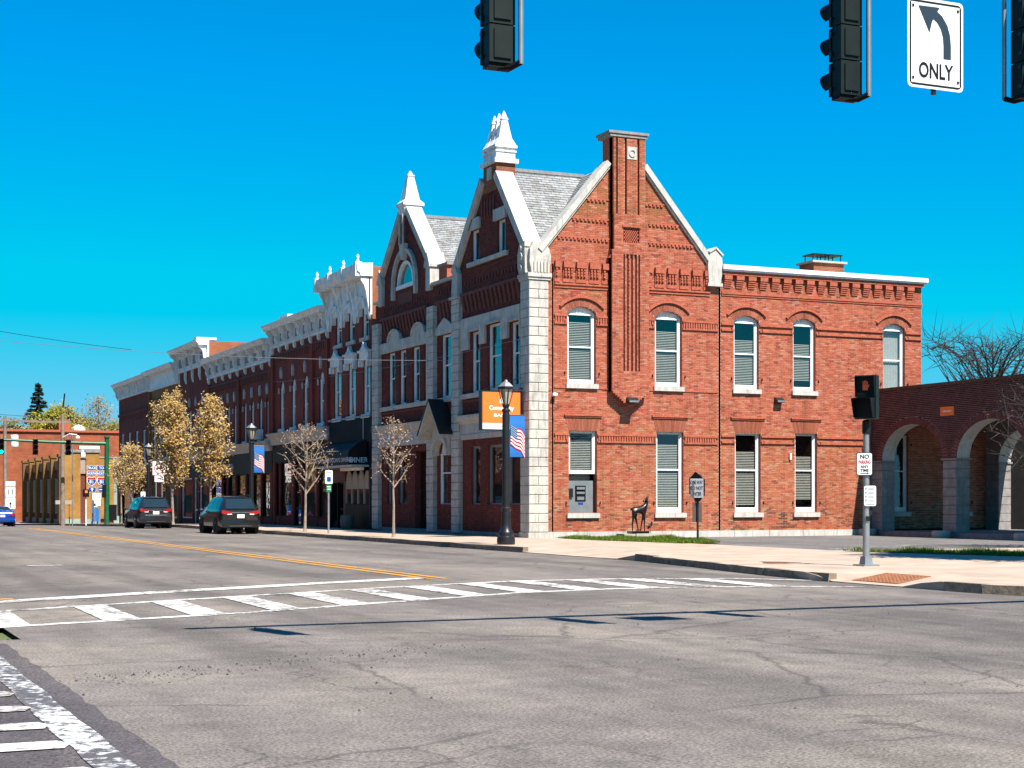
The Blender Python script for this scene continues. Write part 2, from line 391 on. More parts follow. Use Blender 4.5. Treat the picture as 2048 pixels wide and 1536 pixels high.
NEAR = [(-21.7,-32.3),(-20.0,-31.65),(-18.25,-31.0),(-15.6,-29.6),(-13.1,-28.3),(-11.2,-27.9),(-9.4,-28.05),(-7.8,-28.6),(-6.9,-29.1)]
FAR = [(-21.9,-29.8),(-20.5,-29.0),(-17.2,-27.3),(-14.4,-25.9),(-11.65,-24.85),(-9.4,-24.9),(-7.3,-25.7),(-6.5,-26.9)]
band('crosswalk_line', NEAR, .22, M['paint'], .006, cw, 40)
band('crosswalk_line', FAR, .20, M['paint'], .006, cw, 40)
def at_x(line, x):
    for a, b in zip(line, line[1:]):
        if a[0] <= x <= b[0]: return a[1]+(b[1]-a[1])*(x-a[0])/(b[0]-a[0])
    return line[-1][1]
for k, x in enumerate([-21.35,-19.95,-18.75,-17.55,-16.35,-15.15,-13.95,-12.75,-11.6,-10.4,-9.3,-8.2]):
    w = .24
    quad_strip('crosswalk_bar', [(x-w, at_x(FAR, x-w)), (x+w, at_x(FAR, x+w)), (x+w-.05, at_x(NEAR, x+w)), (x-w-.05, at_x(NEAR, x-w))], M['paint'], .010, cw)
st = marking('stop_line', 'broad white stop line behind the crosswalk')
band('stop_line_paint', [(-21.4,-27.6),(-19.2,-26.3),(-17.3,-25.3),(-15,-24.1),(-12.85,-23.15)], .52, M['paint'], .008, st, 20)
yl = marking('centre_line', 'double yellow centre line running up the street')
for x in (-12.80, -12.46):
    mb = MB(); yy = [-23.6,-20,-10,0,10,20,36,50,64,80,112,200]
    mb.add([(x+s*.075, y, g(y)+.008) for y in yy for s in (-1, 1)], [(2*i, 2*i+1, 2*i+3, 2*i+2) for i in range(len(yy)-1)])
    mb.build('yellow_line', M['paintyel'], yl)
quad_strip('yellow_line', [(-22.5,-27.75),(-20.75,-26.85),(-20.75,-26.6),(-22.5,-27.5)], M['paintyel'], .012, yl)
quad_strip('lane_mark', [(-19.0,-14.2),(-18.2,-14.2),(-18.2,-14.0),(-19.0,-14.0)], M['paint'], .008, yl)
cw2 = marking('side_crosswalk', 'worn white crosswalk line and short bars on the dark patch at lower left')
mb = MB(); e2 = [(-34.8-.4*k) for k in range(24)]
mb.add([(x, y, .010) for y in e2 for x in (-22.16+rr.uniform(-.02,.02), -21.92+rr.uniform(-.01,.01))], [(2*i, 2*i+1, 2*i+3, 2*i+2) for i in range(23)])
mb.build('crosswalk_line', M['paintworn'], cw2)
for y in (-39.05,-39.98,-40.94,-41.84,-42.9,-44.0):
    quad_strip('crosswalk_bar', [(-25,y-.17),(-22.2,y-.17),(-22.14,y),(-22.2,y+.15),(-25,y+.15)], M['paint'], .013, cw2)
# lot lines
lt = marking('lot_line', 'faded white line on the bank lot beyond the pole')
quad_strip('lot_stripe', [(2.6,-14.5),(7.5,-12.2),(7.5,-12.05),(2.6,-14.3)], M['paintworn'], .124, lt)

# east sidewalk ----------------------------------------------------
KERB = [(-4.9,80),(-4.9,-9.0),(-4.9,-17.0),(-5.5,-21.0),(-6.1,-24.0),(-6.45,-27.0),(-6.4,-31.5),(-5.9,-33.5),(-4.3,-35.2),(-1.5,-36.0),(6,-36.2),(60,-36.2)]
def kerb_x(y):
    for a, b in zip(KERB[:8], KERB[1:8]):
        if b[1] <= y <= a[1]: return a[0]+(b[0]-a[0])*(y-a[1])/(b[1]-a[1])
    return -5.0
def drop(y):                                # driveway and the corner ramp run down to the road
    def ss(a, b, t): t = max(0, min(1, (t-a)/(b-a))); return t*t*(3-2*t)
    d1 = ss(-17.2,-15.8,y)*(1-ss(-10.2,-8.8,y)); d2 = ss(-30.4,-29.4,y)*(1-ss(-27.6,-26.6,y))
    return max(d1, d2)
def sw_z(x, y):
    t = max(0, min(1, (x-kerb_x(y))/1.7)); return .15+g(y)-drop(y)*.135*(1-t)
rows = []
for y in [80,70,60,50,43,36,28,20,12,6,2,0.05,-2,-4,-6,-7.5,-8.5,-9,-9.5,-10,-11,-13,-15,-16,-16.5,-17,-17.5,-19,-21,-23,-25,-26,-26.5,-27,-27.5,-28,-29,-29.5,-30,-30.5,-31,-32,-33.4]:
    k = kerb_x(y); e = .0 if y > 0 else (1.2 if y > -7 else 1.6 if y > -16.5 else 9.0)
    rows.append([(k+(e-k)*t if t < 1 else e, y, sw_z(k+(e-k)*t, y)) for t in (0,.08,.16,.24,.32,.45,.6,.8,1)])
sheet('sidewalk', rows, M['sidewalk'])
jt = MB(); jr = random.Random(8)                     # scored joints between the slabs
for k in range(46):
    y_ = 60-1.85*k
    if y_ < -33: break
    xe = 0.0 if y_ > 0 else 1.2
    for a_, b_ in ((0,.33),(.33,.66),(.66,1)):
        xa, xb = kerb_x(y_)+.2+(xe-kerb_x(y_)-.2)*a_, kerb_x(y_)+.2+(xe-kerb_x(y_)-.2)*b_
        jt.add([(xa,y_-.011,sw_z(xa,y_)+.006),(xb,y_-.011,sw_z(xb,y_)+.006),(xb,y_+.011,sw_z(xb,y_)+.006),(xa,y_+.011,sw_z(xa,y_)+.006)], [(0,1,2,3)])
jt = jt.build('sidewalk_joints', M['kerb']); jt['kind'] = 'structure'
sheet('sidewalk_edge', [[(r_[0][0]+.004, r_[0][1], r_[0][2]), (r_[0][0]+.004, r_[0][1], g(r_[0][1])-.02)] for r_ in rows], M['sidewalk'])
mb = MB(); c = [(-5.9,-33.4),(-4.3,-35.2),(-1.5,-36.0),(6,-36.2),(60,-36.2),(60,-33.4)]
mb.add([(x, y, .15) for x, y in c], [tuple(range(6))]); struct(mb.build('sidewalk_corner', M['sidewalk']))
sheet('far_sidewalk', [[(x, y, g(y)+.13) for x in (-5.2, 4, 60)] for y in (94, 97, 112, 125, 160)], M['sidewalk'])
sheet('west_sidewalk', [[(x, y, g(y)+.10) for x in (-40,-23,-21.75)] for y in (-32.6,0,36,80,112)], M['sidewalk'])
kb = marking('kerb', 'weathered stone kerb along the east side of the street')
def kerb_stone(a, b, z0=-.02, par=kb, w=.16, top=.152):
    mb = MB(); d = Vector((b[0]-a[0], b[1]-a[1])); L = d.length; d.normalize(); nx = Vector((d.y, -d.x)) 
    j = [rr.uniform(-.014,.014) for _ in range(6)]
    for s in (-1,):
        pass
    pa = Vector(a)+d*.01; pb = Vector(b)-d*.01
    if nx.x > 0: nx = -nx
    q = [pa+nx*(.02+j[0]), pb+nx*(.02+j[1]), pb-nx*w, pa-nx*w]
    zt = [g(a[1])+top+j[2]*.5, g(b[1])+top+j[3]*.5]
    lo = [(p.x, p.y, g(p.y)+z0) for p in q]; hi = [(q[0].x-nx.x*.025, q[0].y-nx.y*.025, zt[0]), (q[1].x-nx.x*.025, q[1].y-nx.y*.025, zt[1]), (q[2].x, q[2].y, zt[1]), (q[3].x, q[3].y, zt[0])]
    mb.add(lo+hi, [(0,3,2,1),(4,5,6,7),(0,1,5,4),(1,2,6,5),(2,3,7,6),(3,0,4,7)])
    mb.build('kerb_stone', M['kerb'], par)
y = 79.0
while y > -8.6:
    L = 1.9; kerb_stone((kerb_x(y), y), (kerb_x(y-L), y-L)); y -= L
y = -17.0
while y > -26.3: kerb_stone((kerb_x(y), y), (kerb_x(y-1.3), y-1.3), top=.150+.02*((int(-y*3)) % 2)); y -= 1.3
CL = [(-6.42,-30.6),(-6.4,-31.5),(-5.9,-33.5),(-4.3,-35.2),(-1.5,-36.0),(6,-36.2)]
for a, b in zip(CL, CL[1:]): kerb_stone(a, b)
kb2 = marking('kerb_west', 'broken kerb corner at the left edge beside the crosswalk')
for a, b in [((-21.95,-32.9),(-21.75,-32.0)), ((-21.75,-32.0),(-21.7,-30.0))]: kerb_stone(a, b, par=kb2)
# asphalt lot in front of the bank
mb = MB(); mb.add([(x, y, .120) for x, y in [(1.0,-17.2),(1.0,-8.0),(3.0,-8.0),(5.0,-.05),(40,-.05),(40,-14.5),(14,-17.2)]], [tuple(range(7))])
struct(mb.build('bank_lot', M['asphalt_lot']))
mb = MB(); mb.add([(9,y,.118) if x is None else (x,y,.118) for x, y in [(9,-17.2),(9,-33.4),(60,-33.4),(60,-14.0),(14,-17.0)]], [tuple(range(5))])
struct(mb.build('bank_lot_south', M['asphalt_lot']))
# grass ------------------------------------------------------------
def inside(p, poly):
    c = False; n = len(poly)
    for i in range(n):
        a, b = poly[i], poly[(i+1) % n]
        if (a[1] > p[1]) != (b[1] > p[1]) and p[0] < (b[0]-a[0])*(p[1]-a[1])/(b[1]-a[1])+a[0]: c = not c
    return c
def lawn(name, label, poly, dens, h, seed, zb=.155):
    r = random.Random(seed)
    mb = MB(); mb.add([(x, y, zb) for x, y in poly], [tuple(range(len(poly)))]); struct(mb.build(name+'_soil', M['soil']))
    xs = [p[0] for p in poly]; yy = [p[1] for p in poly]; mb = MB()
    area = (max(xs)-min(xs))*(max(yy)-min(yy))
    for _ in range(int(area*dens)):
        x, y = r.uniform(min(xs), max(xs)), r.uniform(min(yy), max(yy))
        if not inside((x, y), poly): continue
        hh = h*r.uniform(.4, 1.3)*(1+.7*math.sin(x*3.1)*math.sin(y*2.3)); a = r.uniform(0, 6.28); w = .012
        k = r.random(); mb.cur = (.10+.16*k, .20+.14*k, .02+.015*k)
        dx, dy = math.cos(a)*w, math.sin(a)*w; lx, ly = r.uniform(-.6,.6)*hh, r.uniform(-.6,.6)*hh
        mb.add([(x-dx,y-dy,zb),(x+dx,y+dy,zb),(x+lx,y+ly,zb+hh)], [(0,1,2)])
    o = mb.build(name, M['grass'], kind='stuff'); o['label'] = label; o['category'] = 'grass'
lawn('grass', 'green grass patch below the deer statue', [(.7,-.6),(5.0,-.55),(4.5,-3.2),(2.9,-8.2),(1.3,-8.6),(.5,-3.2)], 900, .075, 4)
lawn('grass', 'grass strip between sidewalk and bank lot beside the signal pole', [(1.3,-16.9),(3.2,-16.9),(6.0,-20.5),(8.9,-25),(8.9,-32),(6.5,-32),(3.0,-22.0)], 320, .085, 5, .165)
lawn('weeds', 'dry weeds growing on the broken kerb at the left edge', [(-22.4,-31.2),(-21.72,-31.2),(-21.74,-33.1),(-22.4,-33.1)], 900, .16, 6, .11)
# small stones on the road
mb = MB(); r = random.Random(12)
for _ in range(420):
    if r.random() < .65:
        t = r.random(); x = -21.6+t*4.0+r.gauss(0,.3); y = -38.4+t*1.6+r.gauss(0,.25)
    else:
        x = r.uniform(-22,-9); y = r.uniform(-44,-30)
    s = r.uniform(.006,.016); k = r.uniform(.06,.3); mb.cur = (k, k*.93, k*.86)
    mb.add([(x+s*r.uniform(.7,1.4),y,.002),(x,y+s*1.2,.002),(x-s,y,.002),(x,y-s,.002),(x,y,.004+s)], [(0,1,4),(1,2,4),(2,3,4),(3,0,4)])
o = mb.build('gravel', M['brick'], kind='stuff'); o['label'] = 'loose gravel scattered on the intersection asphalt'; o['category'] = 'gravel'
# ================================================================ brickwork and windows
CH, BL = .0677, .213
PAL_S = [((.60,.155,.078), 5), ((.54,.130,.066), 4), ((.64,.195,.105), 3), ((.44,.095,.050), 1.4), ((.30,.080,.05), .35), ((.62,.25,.16), 1.4)]
PAL_W_SHADE = [((.25,.046,.030), 5), ((.20,.038,.026), 4), ((.29,.058,.036), 2), ((.15,.033,.026), 2)]  # shade of the west front put into darker brick colours
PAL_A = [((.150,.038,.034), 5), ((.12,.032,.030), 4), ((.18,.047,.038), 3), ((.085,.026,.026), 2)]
def arc_top(h, u):
    """height of the opening at u (segmental head)"""
    u0, u1, z0, z1, rise = h
    if rise <= 0: return z1
    a = (u1-u0)/2; r = (a*a+rise*rise)/(2*rise); return z1-r+math.sqrt(max(0, r*r-(u-(u0+u1)/2)**2))
def hole_span(h, z):
    if len(h) == 6 and h[5] == 'e': return ell_span(h[:5], z)
    u0, u1, z0, z1, rise = h[:5]
    if len(h) == 6:                                 # splayed flat arch
        if z < z0 or z > z1: return None
        k = rise*(z-z0)/(z1-z0); return (u0-k, u1+k)
    if z < z0 or z > z1: return None
    if rise <= 0 or z <= z1-rise: return (u0, u1)
    a = (u1-u0)/2; r = (a*a+rise*rise)/(2*rise); d = z-(z1-r); w = math.sqrt(max(0, r*r-d*d)); c = (u0+u1)/2
    return (c-w, c+w)
def cut(iv, h):
    out = []
    for a, b in iv:
        if h is None or h[1] <= a or h[0] >= b: out.append((a, b)); continue
        if h[0] > a: out.append((a, h[0]))
        if h[1] < b: out.append((h[1], b))
    return out
def wall_bricks(fr, parent, spans, z0, z1, holes, skips, n, pal, mortar, seed, keep=0, extra=None, ends=False):
    r = random.Random(seed); cols = [p[0] for p in pal]; wts = [p[1] for p in pal]
    back = MB(fr); B = []; k = 0; z = z0
    while z < z1-.02:
        zt = min(z+CH, z1); zm = (z+zt)/2
        iv = list(spans(zm))
        for h in holes: iv = cut(iv, hole_span(h, zm))
        for a, b in iv:
            if b-a > .005: back.add([(a,n-.007,z),(b,n-.007,z),(b,n-.007,zt),(a,n-.007,zt)], [(0,1,2,3)])
        for h in skips: iv = cut(iv, hole_span(h, zm))
        for a, b in iv:
            u = math.floor(a/BL)*BL-(BL/2 if k % 2 else 0)
            while u < b:
                p, q = max(u+.005, a+.003), min(u+BL-.006, b-.003)
                if q-p > .012:
                    c = r.choices(cols, wts)[0]
                    if extra: c = extra(p, zm, c, r)
                    B.append((p, q, z+.005, zt-.006, c, r.uniform(-.003,.004), q-p > BL-.02))
                u += BL
        z += CH; k += 1
    back.build('mortar_bed', mortar, parent)
    # the nearest whole bricks stay bricks of their own, the rest are one part
    order = sorted(range(len(B)), key=lambda i: (fr((B[i][0], 0, 0))[0]-CX)**2+(fr((B[i][0], 0, 0))[1]-CY)**2+(B[i][2]-2.5)**2*3) if keep else []
    single = set([i for i in order if B[i][6]][:keep]); meshes = {}
    for i in single:
        p, q, za, zb, c, j, _ = B[i]
        if c not in meshes and len(meshes) > 9: c = min(meshes, key=lambda q: sum((q[e]-c[e])**2 for e in range(3)))
        if c not in meshes:
            mb = MB(Fr((0,0,0), fr.u, fr.n)); mb.cur = c; mb.box(-(BL-.011)/2, (BL-.011)/2, -.02, .004, -(CH-.011)/2, (CH-.011)/2)
            meshes[c] = mb.mesh('brick', M['brick'])
        inst('brick', meshes[c], fr(((p+q)/2, n+j, (za+zb)/2)), parent)
    vs_ = []; fs = []; cs = []
    for i, (p, q, za, zb, c, j, _) in enumerate(B):
        if i in single: continue
        b = len(vs_); f_ = n+j
        for (u, nn, zz) in ((p,n-.02,za),(q,n-.02,za),(q,f_,za),(p,f_,za),(p,n-.02,zb),(q,n-.02,zb),(q,f_,zb),(p,f_,zb)): vs_.append(fr((u,nn,zz)))
        fs += [(b,b+3,b+2,b+1),(b+4,b+5,b+6,b+7),(b+1,b+2,b+6,b+5),(b+2,b+3,b+7,b+6),(b+3,b,b+4,b+7)]; cs += [c]*5
    mb = MB(); mb.v = vs_; mb.f = fs; mb.col = cs
    o = mb.build('brick_courses', M['brick'], parent, kind='stuff')
    return o
def opening_outline(h, inset=0.0, seg=8):
    u0, u1, z0, z1, rise = h
    pts = [(u0+inset, z0+inset), (u1-inset, z0+inset)]
    if rise <= 0: return pts+[(u1-inset, z1-inset), (u0+inset, z1-inset)]
    for k in range(seg+1):
        u = u1-inset-(u1-u0-2*inset)*k/seg; pts.append((u, arc_top(h, u)-inset))
    return pts
def reveals(fr, parent, holes, m, n0=-.28, n1=-.004, name='brick_reveal'):
    for h in holes:
        mb = MB(fr); o = opening_outline(h); k = len(o)
        mb.add([(u, n1, z) for u, z in o]+[(u, n0, z) for u, z in o], [(i, (i+1) % k, k+(i+1) % k, k+i) for i in range(k)]); mb.build(name, m, parent)
SLATS = {}
def slat_mesh(w, fr):
    key = (round(w, 3), tuple(fr.n))
    if key not in SLATS:
        mb = MB(Fr((0,0,0), fr.u, fr.n)); w2 = w/2
        mb.add([(-w2,-.013,.011),(w2,-.013,.011),(w2,.013,-.013),(-w2,.013,-.013),(-w2,-.013,.014),(w2,-.013,.014),(w2,.013,-.010),(-w2,.013,-.010)],
               [(0,3,2,1),(4,5,6,7),(0,1,5,4),(1,2,6,5),(2,3,7,6),(3,0,4,7)])
        SLATS[key] = mb.mesh('slat', M['blind'])
    return SLATS[key]
def room(fr, h, parent, n0=-.26, d=1.0, m=None):
    u0, u1, z0, z1, rise = h; mb = MB(fr); a = .25
    u0 -= a; u1 += a; z0 -= .1; z1 += .1; n1 = n0-d
    mb.add([(u0,n0,z0),(u1,n0,z0),(u1,n0,z1),(u0,n0,z1),(u0,n1,z0),(u1,n1,z0),(u1,n1,z1),(u0,n1,z1)], [(4,5,6,7),(0,1,5,4),(1,2,6,5),(2,3,7,6),(3,0,4,7)])
    return mb.build('room_behind', m or M['dark'], parent)
def window(fr, h, parent, frm=None, glass=None, n=-.13, fw=.075, head=0.0, bottom=.13, meet=.5, blind=None, curtain=0, sill=None, sillm=None, vert=0, roomm=None, shade=0):
    """frame is the part, panes, slats, sill and the room are its pieces. head = height of the solid panel under the arch"""
    u0, u1, z0, z1, rise = h; frm = frm or M['white']; glass = glass or M['glass']
    zt = z1-max(rise, 0)-head                       # top of the glazed part
    mb = MB(fr)
    mb.box(u0+.003, u0+fw, n-.09, n, z0, zt); mb.box(u1-fw, u1-.003, n-.09, n, z0, zt)
    mb.box(u0+fw, u1-fw, n-.09, n-.004, z0, z0+bottom)
    mb.box(u0+fw+.001, u0+fw+.045, n-.075, n-.03, z0+bottom, zt-.06); mb.box(u1-fw-.045, u1-fw-.001, n-.075, n-.03, z0+bottom, zt-.06)
    if rise > 0 or head > 0:
        o = [(u0+.003, zt), (u1-.003, zt)]+[(u1-.003-(u1-u0-.006)*k/8, arc_top(h, u1-(u1-u0)*k/8)-.004) for k in range(9)]
        mb.prism(o, n-.085, n-.012); mb.box(u0+.01, u1-.01, n-.08, n+.02, zt-.03, zt+.03)
    else:
        mb.box(u0+fw, u1-fw, n-.09, n-.004, zt-.085, zt-.003)
    zm = z0+bottom+(zt-z0-bottom)*(1-meet)
    if meet: mb.box(u0+fw+.046, u1-fw-.046, n-.082, n-.045, zm-.025, zm+.03)
    for v in range(vert):
        u = u0+(u1-u0)*(v+1)/(vert+1); mb.box(u-.02, u+.02, n-.078, n-.05, z0+bottom, zt-.08)
    w = mb.build('window', frm, parent)
    for a, b, nn in (((z0+bottom, zm-.02, n-.062), (zm+.02, zt-.05, n-.055)) if meet else ((z0+bottom, zt-.05, n-.06),)):
        p = MB(fr); p.add([(u0+fw,nn,a),(u1-fw,nn,a),(u1-fw,nn,b),(u0+fw,nn,b)], [(0,1,2,3)]); p.build('pane', glass, w)
    if blind:
        zz = z0+bottom+.02+blind[0]*(zt-z0); top = z0+bottom+blind[1]*(zt-z0-bottom); me = slat_mesh(u1-u0-2*fw-.10, fr); rs = random.Random(int(u0*100))
        while zz < top:
            inst('slat', me, fr(((u0+u1)/2+rs.uniform(-.004,.004), n-.115, zz)), w); zz += .062
    if curtain:
        p = MB(fr); ww = u1-u0-2*fw; N = 14
        for s in range(N):
            a = u0+fw+ww*s/N; p.add([(a,n-.14-.015*(s % 2),z0+bottom+curtain*(zt-z0)),(a+ww/N,n-.14-.015*((s+1) % 2),z0+bottom+curtain*(zt-z0)),(a+ww/N,n-.14-.015*((s+1) % 2),zt),(a,n-.14-.015*(s % 2),zt)], [(0,1,2,3)])
        p.build('curtain', M['curtain'], w)
    if shade:
        p = MB(fr); p.box(u0+fw+.01, u1-fw-.01, n-.13, n-.12, zt-shade*(zt-z0), zt-.02); p.build('roller_shade', M['curtain'], w)
    if sill:
        p = MB(fr); p.box(u0-sill, u1+sill, n-.02, .09, z0-.17, z0-.001); p.build('sill', sillm or M['stonew'], w)
    room(fr, h, w, n-.10, .9, roomm)
    return w
def voussoirs(fr, h, parent, t, n, m, count, mold=True, flat=False):
    u0, u1, z0, z1, rise = h; mb = MB(fr); c = (u0+u1)/2; rs = random.Random(int(u0*37))
    if not flat:
        a = (u1-u0)/2; r = (a*a+rise*rise)/(2*rise); zc = z1-r; th = math.asin(min(1, a/r))
        P = lambda rr_, q: (c+rr_*math.sin(q), zc+rr_*math.cos(q))
        for i in range(count):
            q0 = -th+2*th*i/count; q1 = -th+2*th*(i+1)/count; gq = (q1-q0)*.1
            k = rs.uniform(.8, 1.15); mb.cur = (.46*k, .135*k, .075*k)
            mb.prism([P(r, q0+gq), P(r, q1-gq), P(r+t, q1-gq), P(r+t, q0+gq)], -.10, n+rs.uniform(-.002,.004))
        if mold:
            mo = MB(fr); e = th*1.13; N = 12; R1, R2 = r+t+.005, r+t+.085
            for i in range(N):
                q0 = -e+2*e*i/N; q1 = -e+2*e*(i+1)/N
                mo.prism([P(R1, q0), P(R1, q1), P(R2, q1), P(R2, q0)], -.02, n+.065)
            mo.build('arch_mould', M['brickplain'], parent)
    else:
        for i in range(count):
            s0, s1 = i/count, (i+1)/count; f = lambda s, w: c+(s-.5)*(u1-u0+w)
            k = rs.uniform(.8, 1.15); mb.cur = (.46*k, .135*k, .075*k)
            mb.prism([(f(s0, 0)+.004, z1), (f(s1, 0)-.004, z1), (f(s1, .28)-.004, z1+t), (f(s0, .28)+.004, z1+t)], -.10, n+rs.uniform(-.002,.004))
        mo = MB(fr); mo.box(u0-.2, u1+.2, -.02, .075, z1+t+.06, z1+t+.12); mo.box(u0-.17, u1+.17, -.02, .045, z1+t+.005, z1+t+.06); mo.build('arch_mould', M['brickplain'], parent)
    return mb.build('arch_bricks', M['brick'], parent)
def dentils(mb, u0, u1, z0, z1, n0, n1, w, step):
    u = u0+step*.3
    while u+w < u1: mb.box(u, u+w, n0, n1, z0, z1); u += step
def stone_column(fr, parent, u0, u1, n1, z0, z1, h, name, m, n0=-.1, split=None, wide=0.0, seed=1):
    """each stone its own object; joint shows as a dark recess"""
    rs = random.Random(seed); mb = MB(fr); mb.box(u0+.03, u1-.03, n0+.02, n1-.035, z0, z1); mb.build('joint_core', M['stoneg'], parent)
    z = z0; i = 0
    while z < z1-.05:
        zt = min(z+h, z1); cuts = [(u0, u1)] if not split or i % 2 == 0 else [(u0, split), (split, u1)]
        for a, b in cuts:
            q = MB(fr); e = .014; j = rs.uniform(-.006, .006); f = n1+j
            a2, b2, za, zb = a+(.006 if a != u0 else 0), b-(.006 if b != u1 else 0), z+.010, zt-.010
            q.add([(a2,n0,za),(b2,n0,za),(b2,f-e,za),(a2,f-e,za),(a2,n0,zb),(b2,n0,zb),(b2,f-e,zb),(a2,f-e,zb),(a2+e,f,za+e),(b2-e,f,za+e),(b2-e,f,zb-e),(a2+e,f,zb-e)],
                  [(0,1,2,3),(4,7,6,5),(1,5,6,2),(0,3,7,4),(8,9,10,11),(3,2,9,8),(2,6,10,9),(6,7,11,10),(7,3,8,11),(0,4,5,1)])
            q.build(name, m, parent)
        z = zt; i += 1

# ================================================================ the corner bank
bank = thing('bank_building', 'red brick Victorian corner bank with white stone quoins, steep gables and tall chimney', 'building', (0,0,.15))
S_ = southf(0.0); W_ = westf(0.0)
SH = []                                             # openings of the south front
UP = [(1.48,2.63,5.70,8.49,.21),(5.07,6.21,5.70,8.49,.21),(8.46,9.57,5.70,8.49,.20),(11.11,12.14,5.70,8.49,.20),(15.32,16.38,5.70,8.49,.20)]
LO = [(1.54,2.67,1.02,4.00,0),(5.13,6.28,1.02,4.02,0),(8.51,9.64,1.02,4.04,0),(11.20,12.21,1.02,4.06,0),(15.45,16.55,1.02,4.06,0),(18.5,19.6,1.02,4.06,0)]
GL = lambda z: .49+(z-10.44)/1.212
GR = lambda z: 7.30-(z-10.40)/1.193
def south_span(z):
    if z <= 5.3: return [(.70, .86), (.92, 7.79), (7.87, 21.5)]
    if z <= 10.0: return [(.70, .86), (.92, 7.79), (7.87, 17.17)]
    if z <= 10.38: return [(.70, 7.60), (7.87, 17.17)]
    return [(GL(z)+.05, GR(z)-.05)] if GL(z)+.05 < GR(z)-.05 else []
skips = [(h[0]-.05, h[1]+.05, h[3]-h[4], h[3]+.32, h[4]+.05) for h in UP]+[(h[0], h[1], h[3], h[3]+.48, .14, 't') for h in LO]
def patch(u, z, c, r):                              # darker relaid bricks low on the wall, sootier ones up the gable
    if 10.35 < u < 11.05 and .42 < z < .95 and r.random() < .55: return (.16,.075,.05)
    if z < 1.3 and r.random() < .10: return (.25,.10,.06)
    if z < 4.2 and r.random() < .55: return (min(.56, c[0]*1.10), c[1]*1.18, c[2]*1.0)
    if z > 11.5 and r.random() < .45: return (.40,.15,.05)
    return c
wall_bricks(S_, bank, south_span, .36, 14.35, UP+LO, skips, 0.0, PAL_S, M['mortar'], 11, 300, patch)
reveals(S_, bank, UP+LO, M['brickplain'])
for u in (.89, 7.83): mb = MB(S_); mb.box(u-.06, u+.06, -.4, -.16, .4, 10.0); mb.build('shadow_groove', M['brickdark'], bank)  # added grooves in dark brick stand in for thin shadow lines
for h in UP: voussoirs(S_, h, bank, .30, .006, M['brick'], 22)
for h in LO: voussoirs(S_, h, bank, .48, .006, M['brick'], 22, flat=True)
bl = [(.0,.90),(.0,.80),(.0,.72),(.10,.70)]
for i, h in enumerate(UP):
    if i == 4: window(S_, h, bank, head=.06, bottom=.16, curtain=.02, sill=.07, roomm=M['roomlight'])
    else: window(S_, h, bank, head=.06, bottom=.16, blind=bl[i], sill=.07)
for i, h in enumerate(LO[1:]): window(S_, h, bank, bottom=.20, blind=((.0,.03,.10)[i], (.84,.76,.70)[i]) if i < 3 else None, sill=.09, roomm=M['dark'])
# the window with the cash machine
h = LO[0]; hu = (h[0], h[1], 2.45, h[3], 0); window(S_, hu, bank, bottom=.12, meet=0, blind=(0,.97), roomm=M['curtain'])
mb = MB(S_); mb.box(h[0]+.02, h[1]-.02, -.60, -.55, 1.02, 2.45); mb.box(h[0]-.09, h[1]+.09, -.15, .09, .85, 1.02); mb.build('sill', M['stonew'], bank)
atm = MB(S_); atm.box(h[0]+.02, h[1]-.12, -.25, -.09, 1.03, 2.20); atm = atm.build('cash_machine', M['tin'], bank, label='grey cash machine panel set into the lower half of the first window')
q = MB(S_); q.box(1.83,2.25,-.089,-.075,1.45,2.02); q.build('machine_recess', M['black'], atm)
q = MB(S_); q.box(1.88,2.20,-.074,-.05,1.72,1.80); q.box(1.88,2.20,-.074,-.04,1.88,1.97); q.box(1.90,2.18,-.074,-.055,1.50,1.62); q.build('machine_keys', M['tin'], atm)
q = MB(S_); q.box(1.60,1.72,-.089,-.03,1.60,1.92); q.build('receipt_box', M['blackmetal'], atm)
q = MB(S_); q.box(1.95,2.15,-.089,-.083,1.33,1.41); q.build('machine_sticker', M['signblue'], atm)
# belts, dentils, mouldings on the gabled bay
dn = MB(S_)                                         # the small dentil bricks
def bar(name, *bx):
    q = MB(S_)
    for x in bx: q.box(*x)
    return q.build(name, M['brickplain'], bank)
def seg_belt(z0, z1, hs_, lo, hi, dent):
    iv = [(lo, hi)]
    for h in hs_: iv = cut(iv, (h[0]-.02, h[1]+.02))
    for a, b in iv:
        if dent:
            bar('belt_course', (a, b, -.02, .055, z1-.07, z1)); bar('belt_course', (a, b, -.02, .05, z0, z0+.065)); dentils(dn, a, b, z0+.066, z1-.071, -.02, .04, .065, .105)
        else:
            bar('belt_course', (a, b, -.02, .055, z1-.075, z1), (a, b, -.02, .03, z1-.11, z1-.0755)); bar('belt_course', (a, b, -.02, .055, z0, z0+.075), (a, b, -.02, .03, z0-.035, z0-.0005))
CHB = (3.10,4.66,0,0,0)
seg_belt(7.83, 8.18, UP[:2]+[CHB], .95, 7.75, True); seg_belt(3.58, 3.90, LO[:2], .95, 7.75, True)
seg_belt(7.87, 8.17, UP[2:], 7.9, 17.15, False); seg_belt(3.64, 3.95, LO[2:4], 7.9, 14.7, False)
for a, b in ((.95,3.1),(4.66,7.4)):
    bar('belt_course', (a, b, -.02, .06, 9.24, 9.30)); bar('belt_course', (a, b, -.02, .035, 9.13, 9.18))
for a, b in ((.95,1.40),(2.72,3.1),(4.66,5.0),(6.28,7.75)): bar('belt_course', (a, b, -.02, .03, 5.52, 5.58))
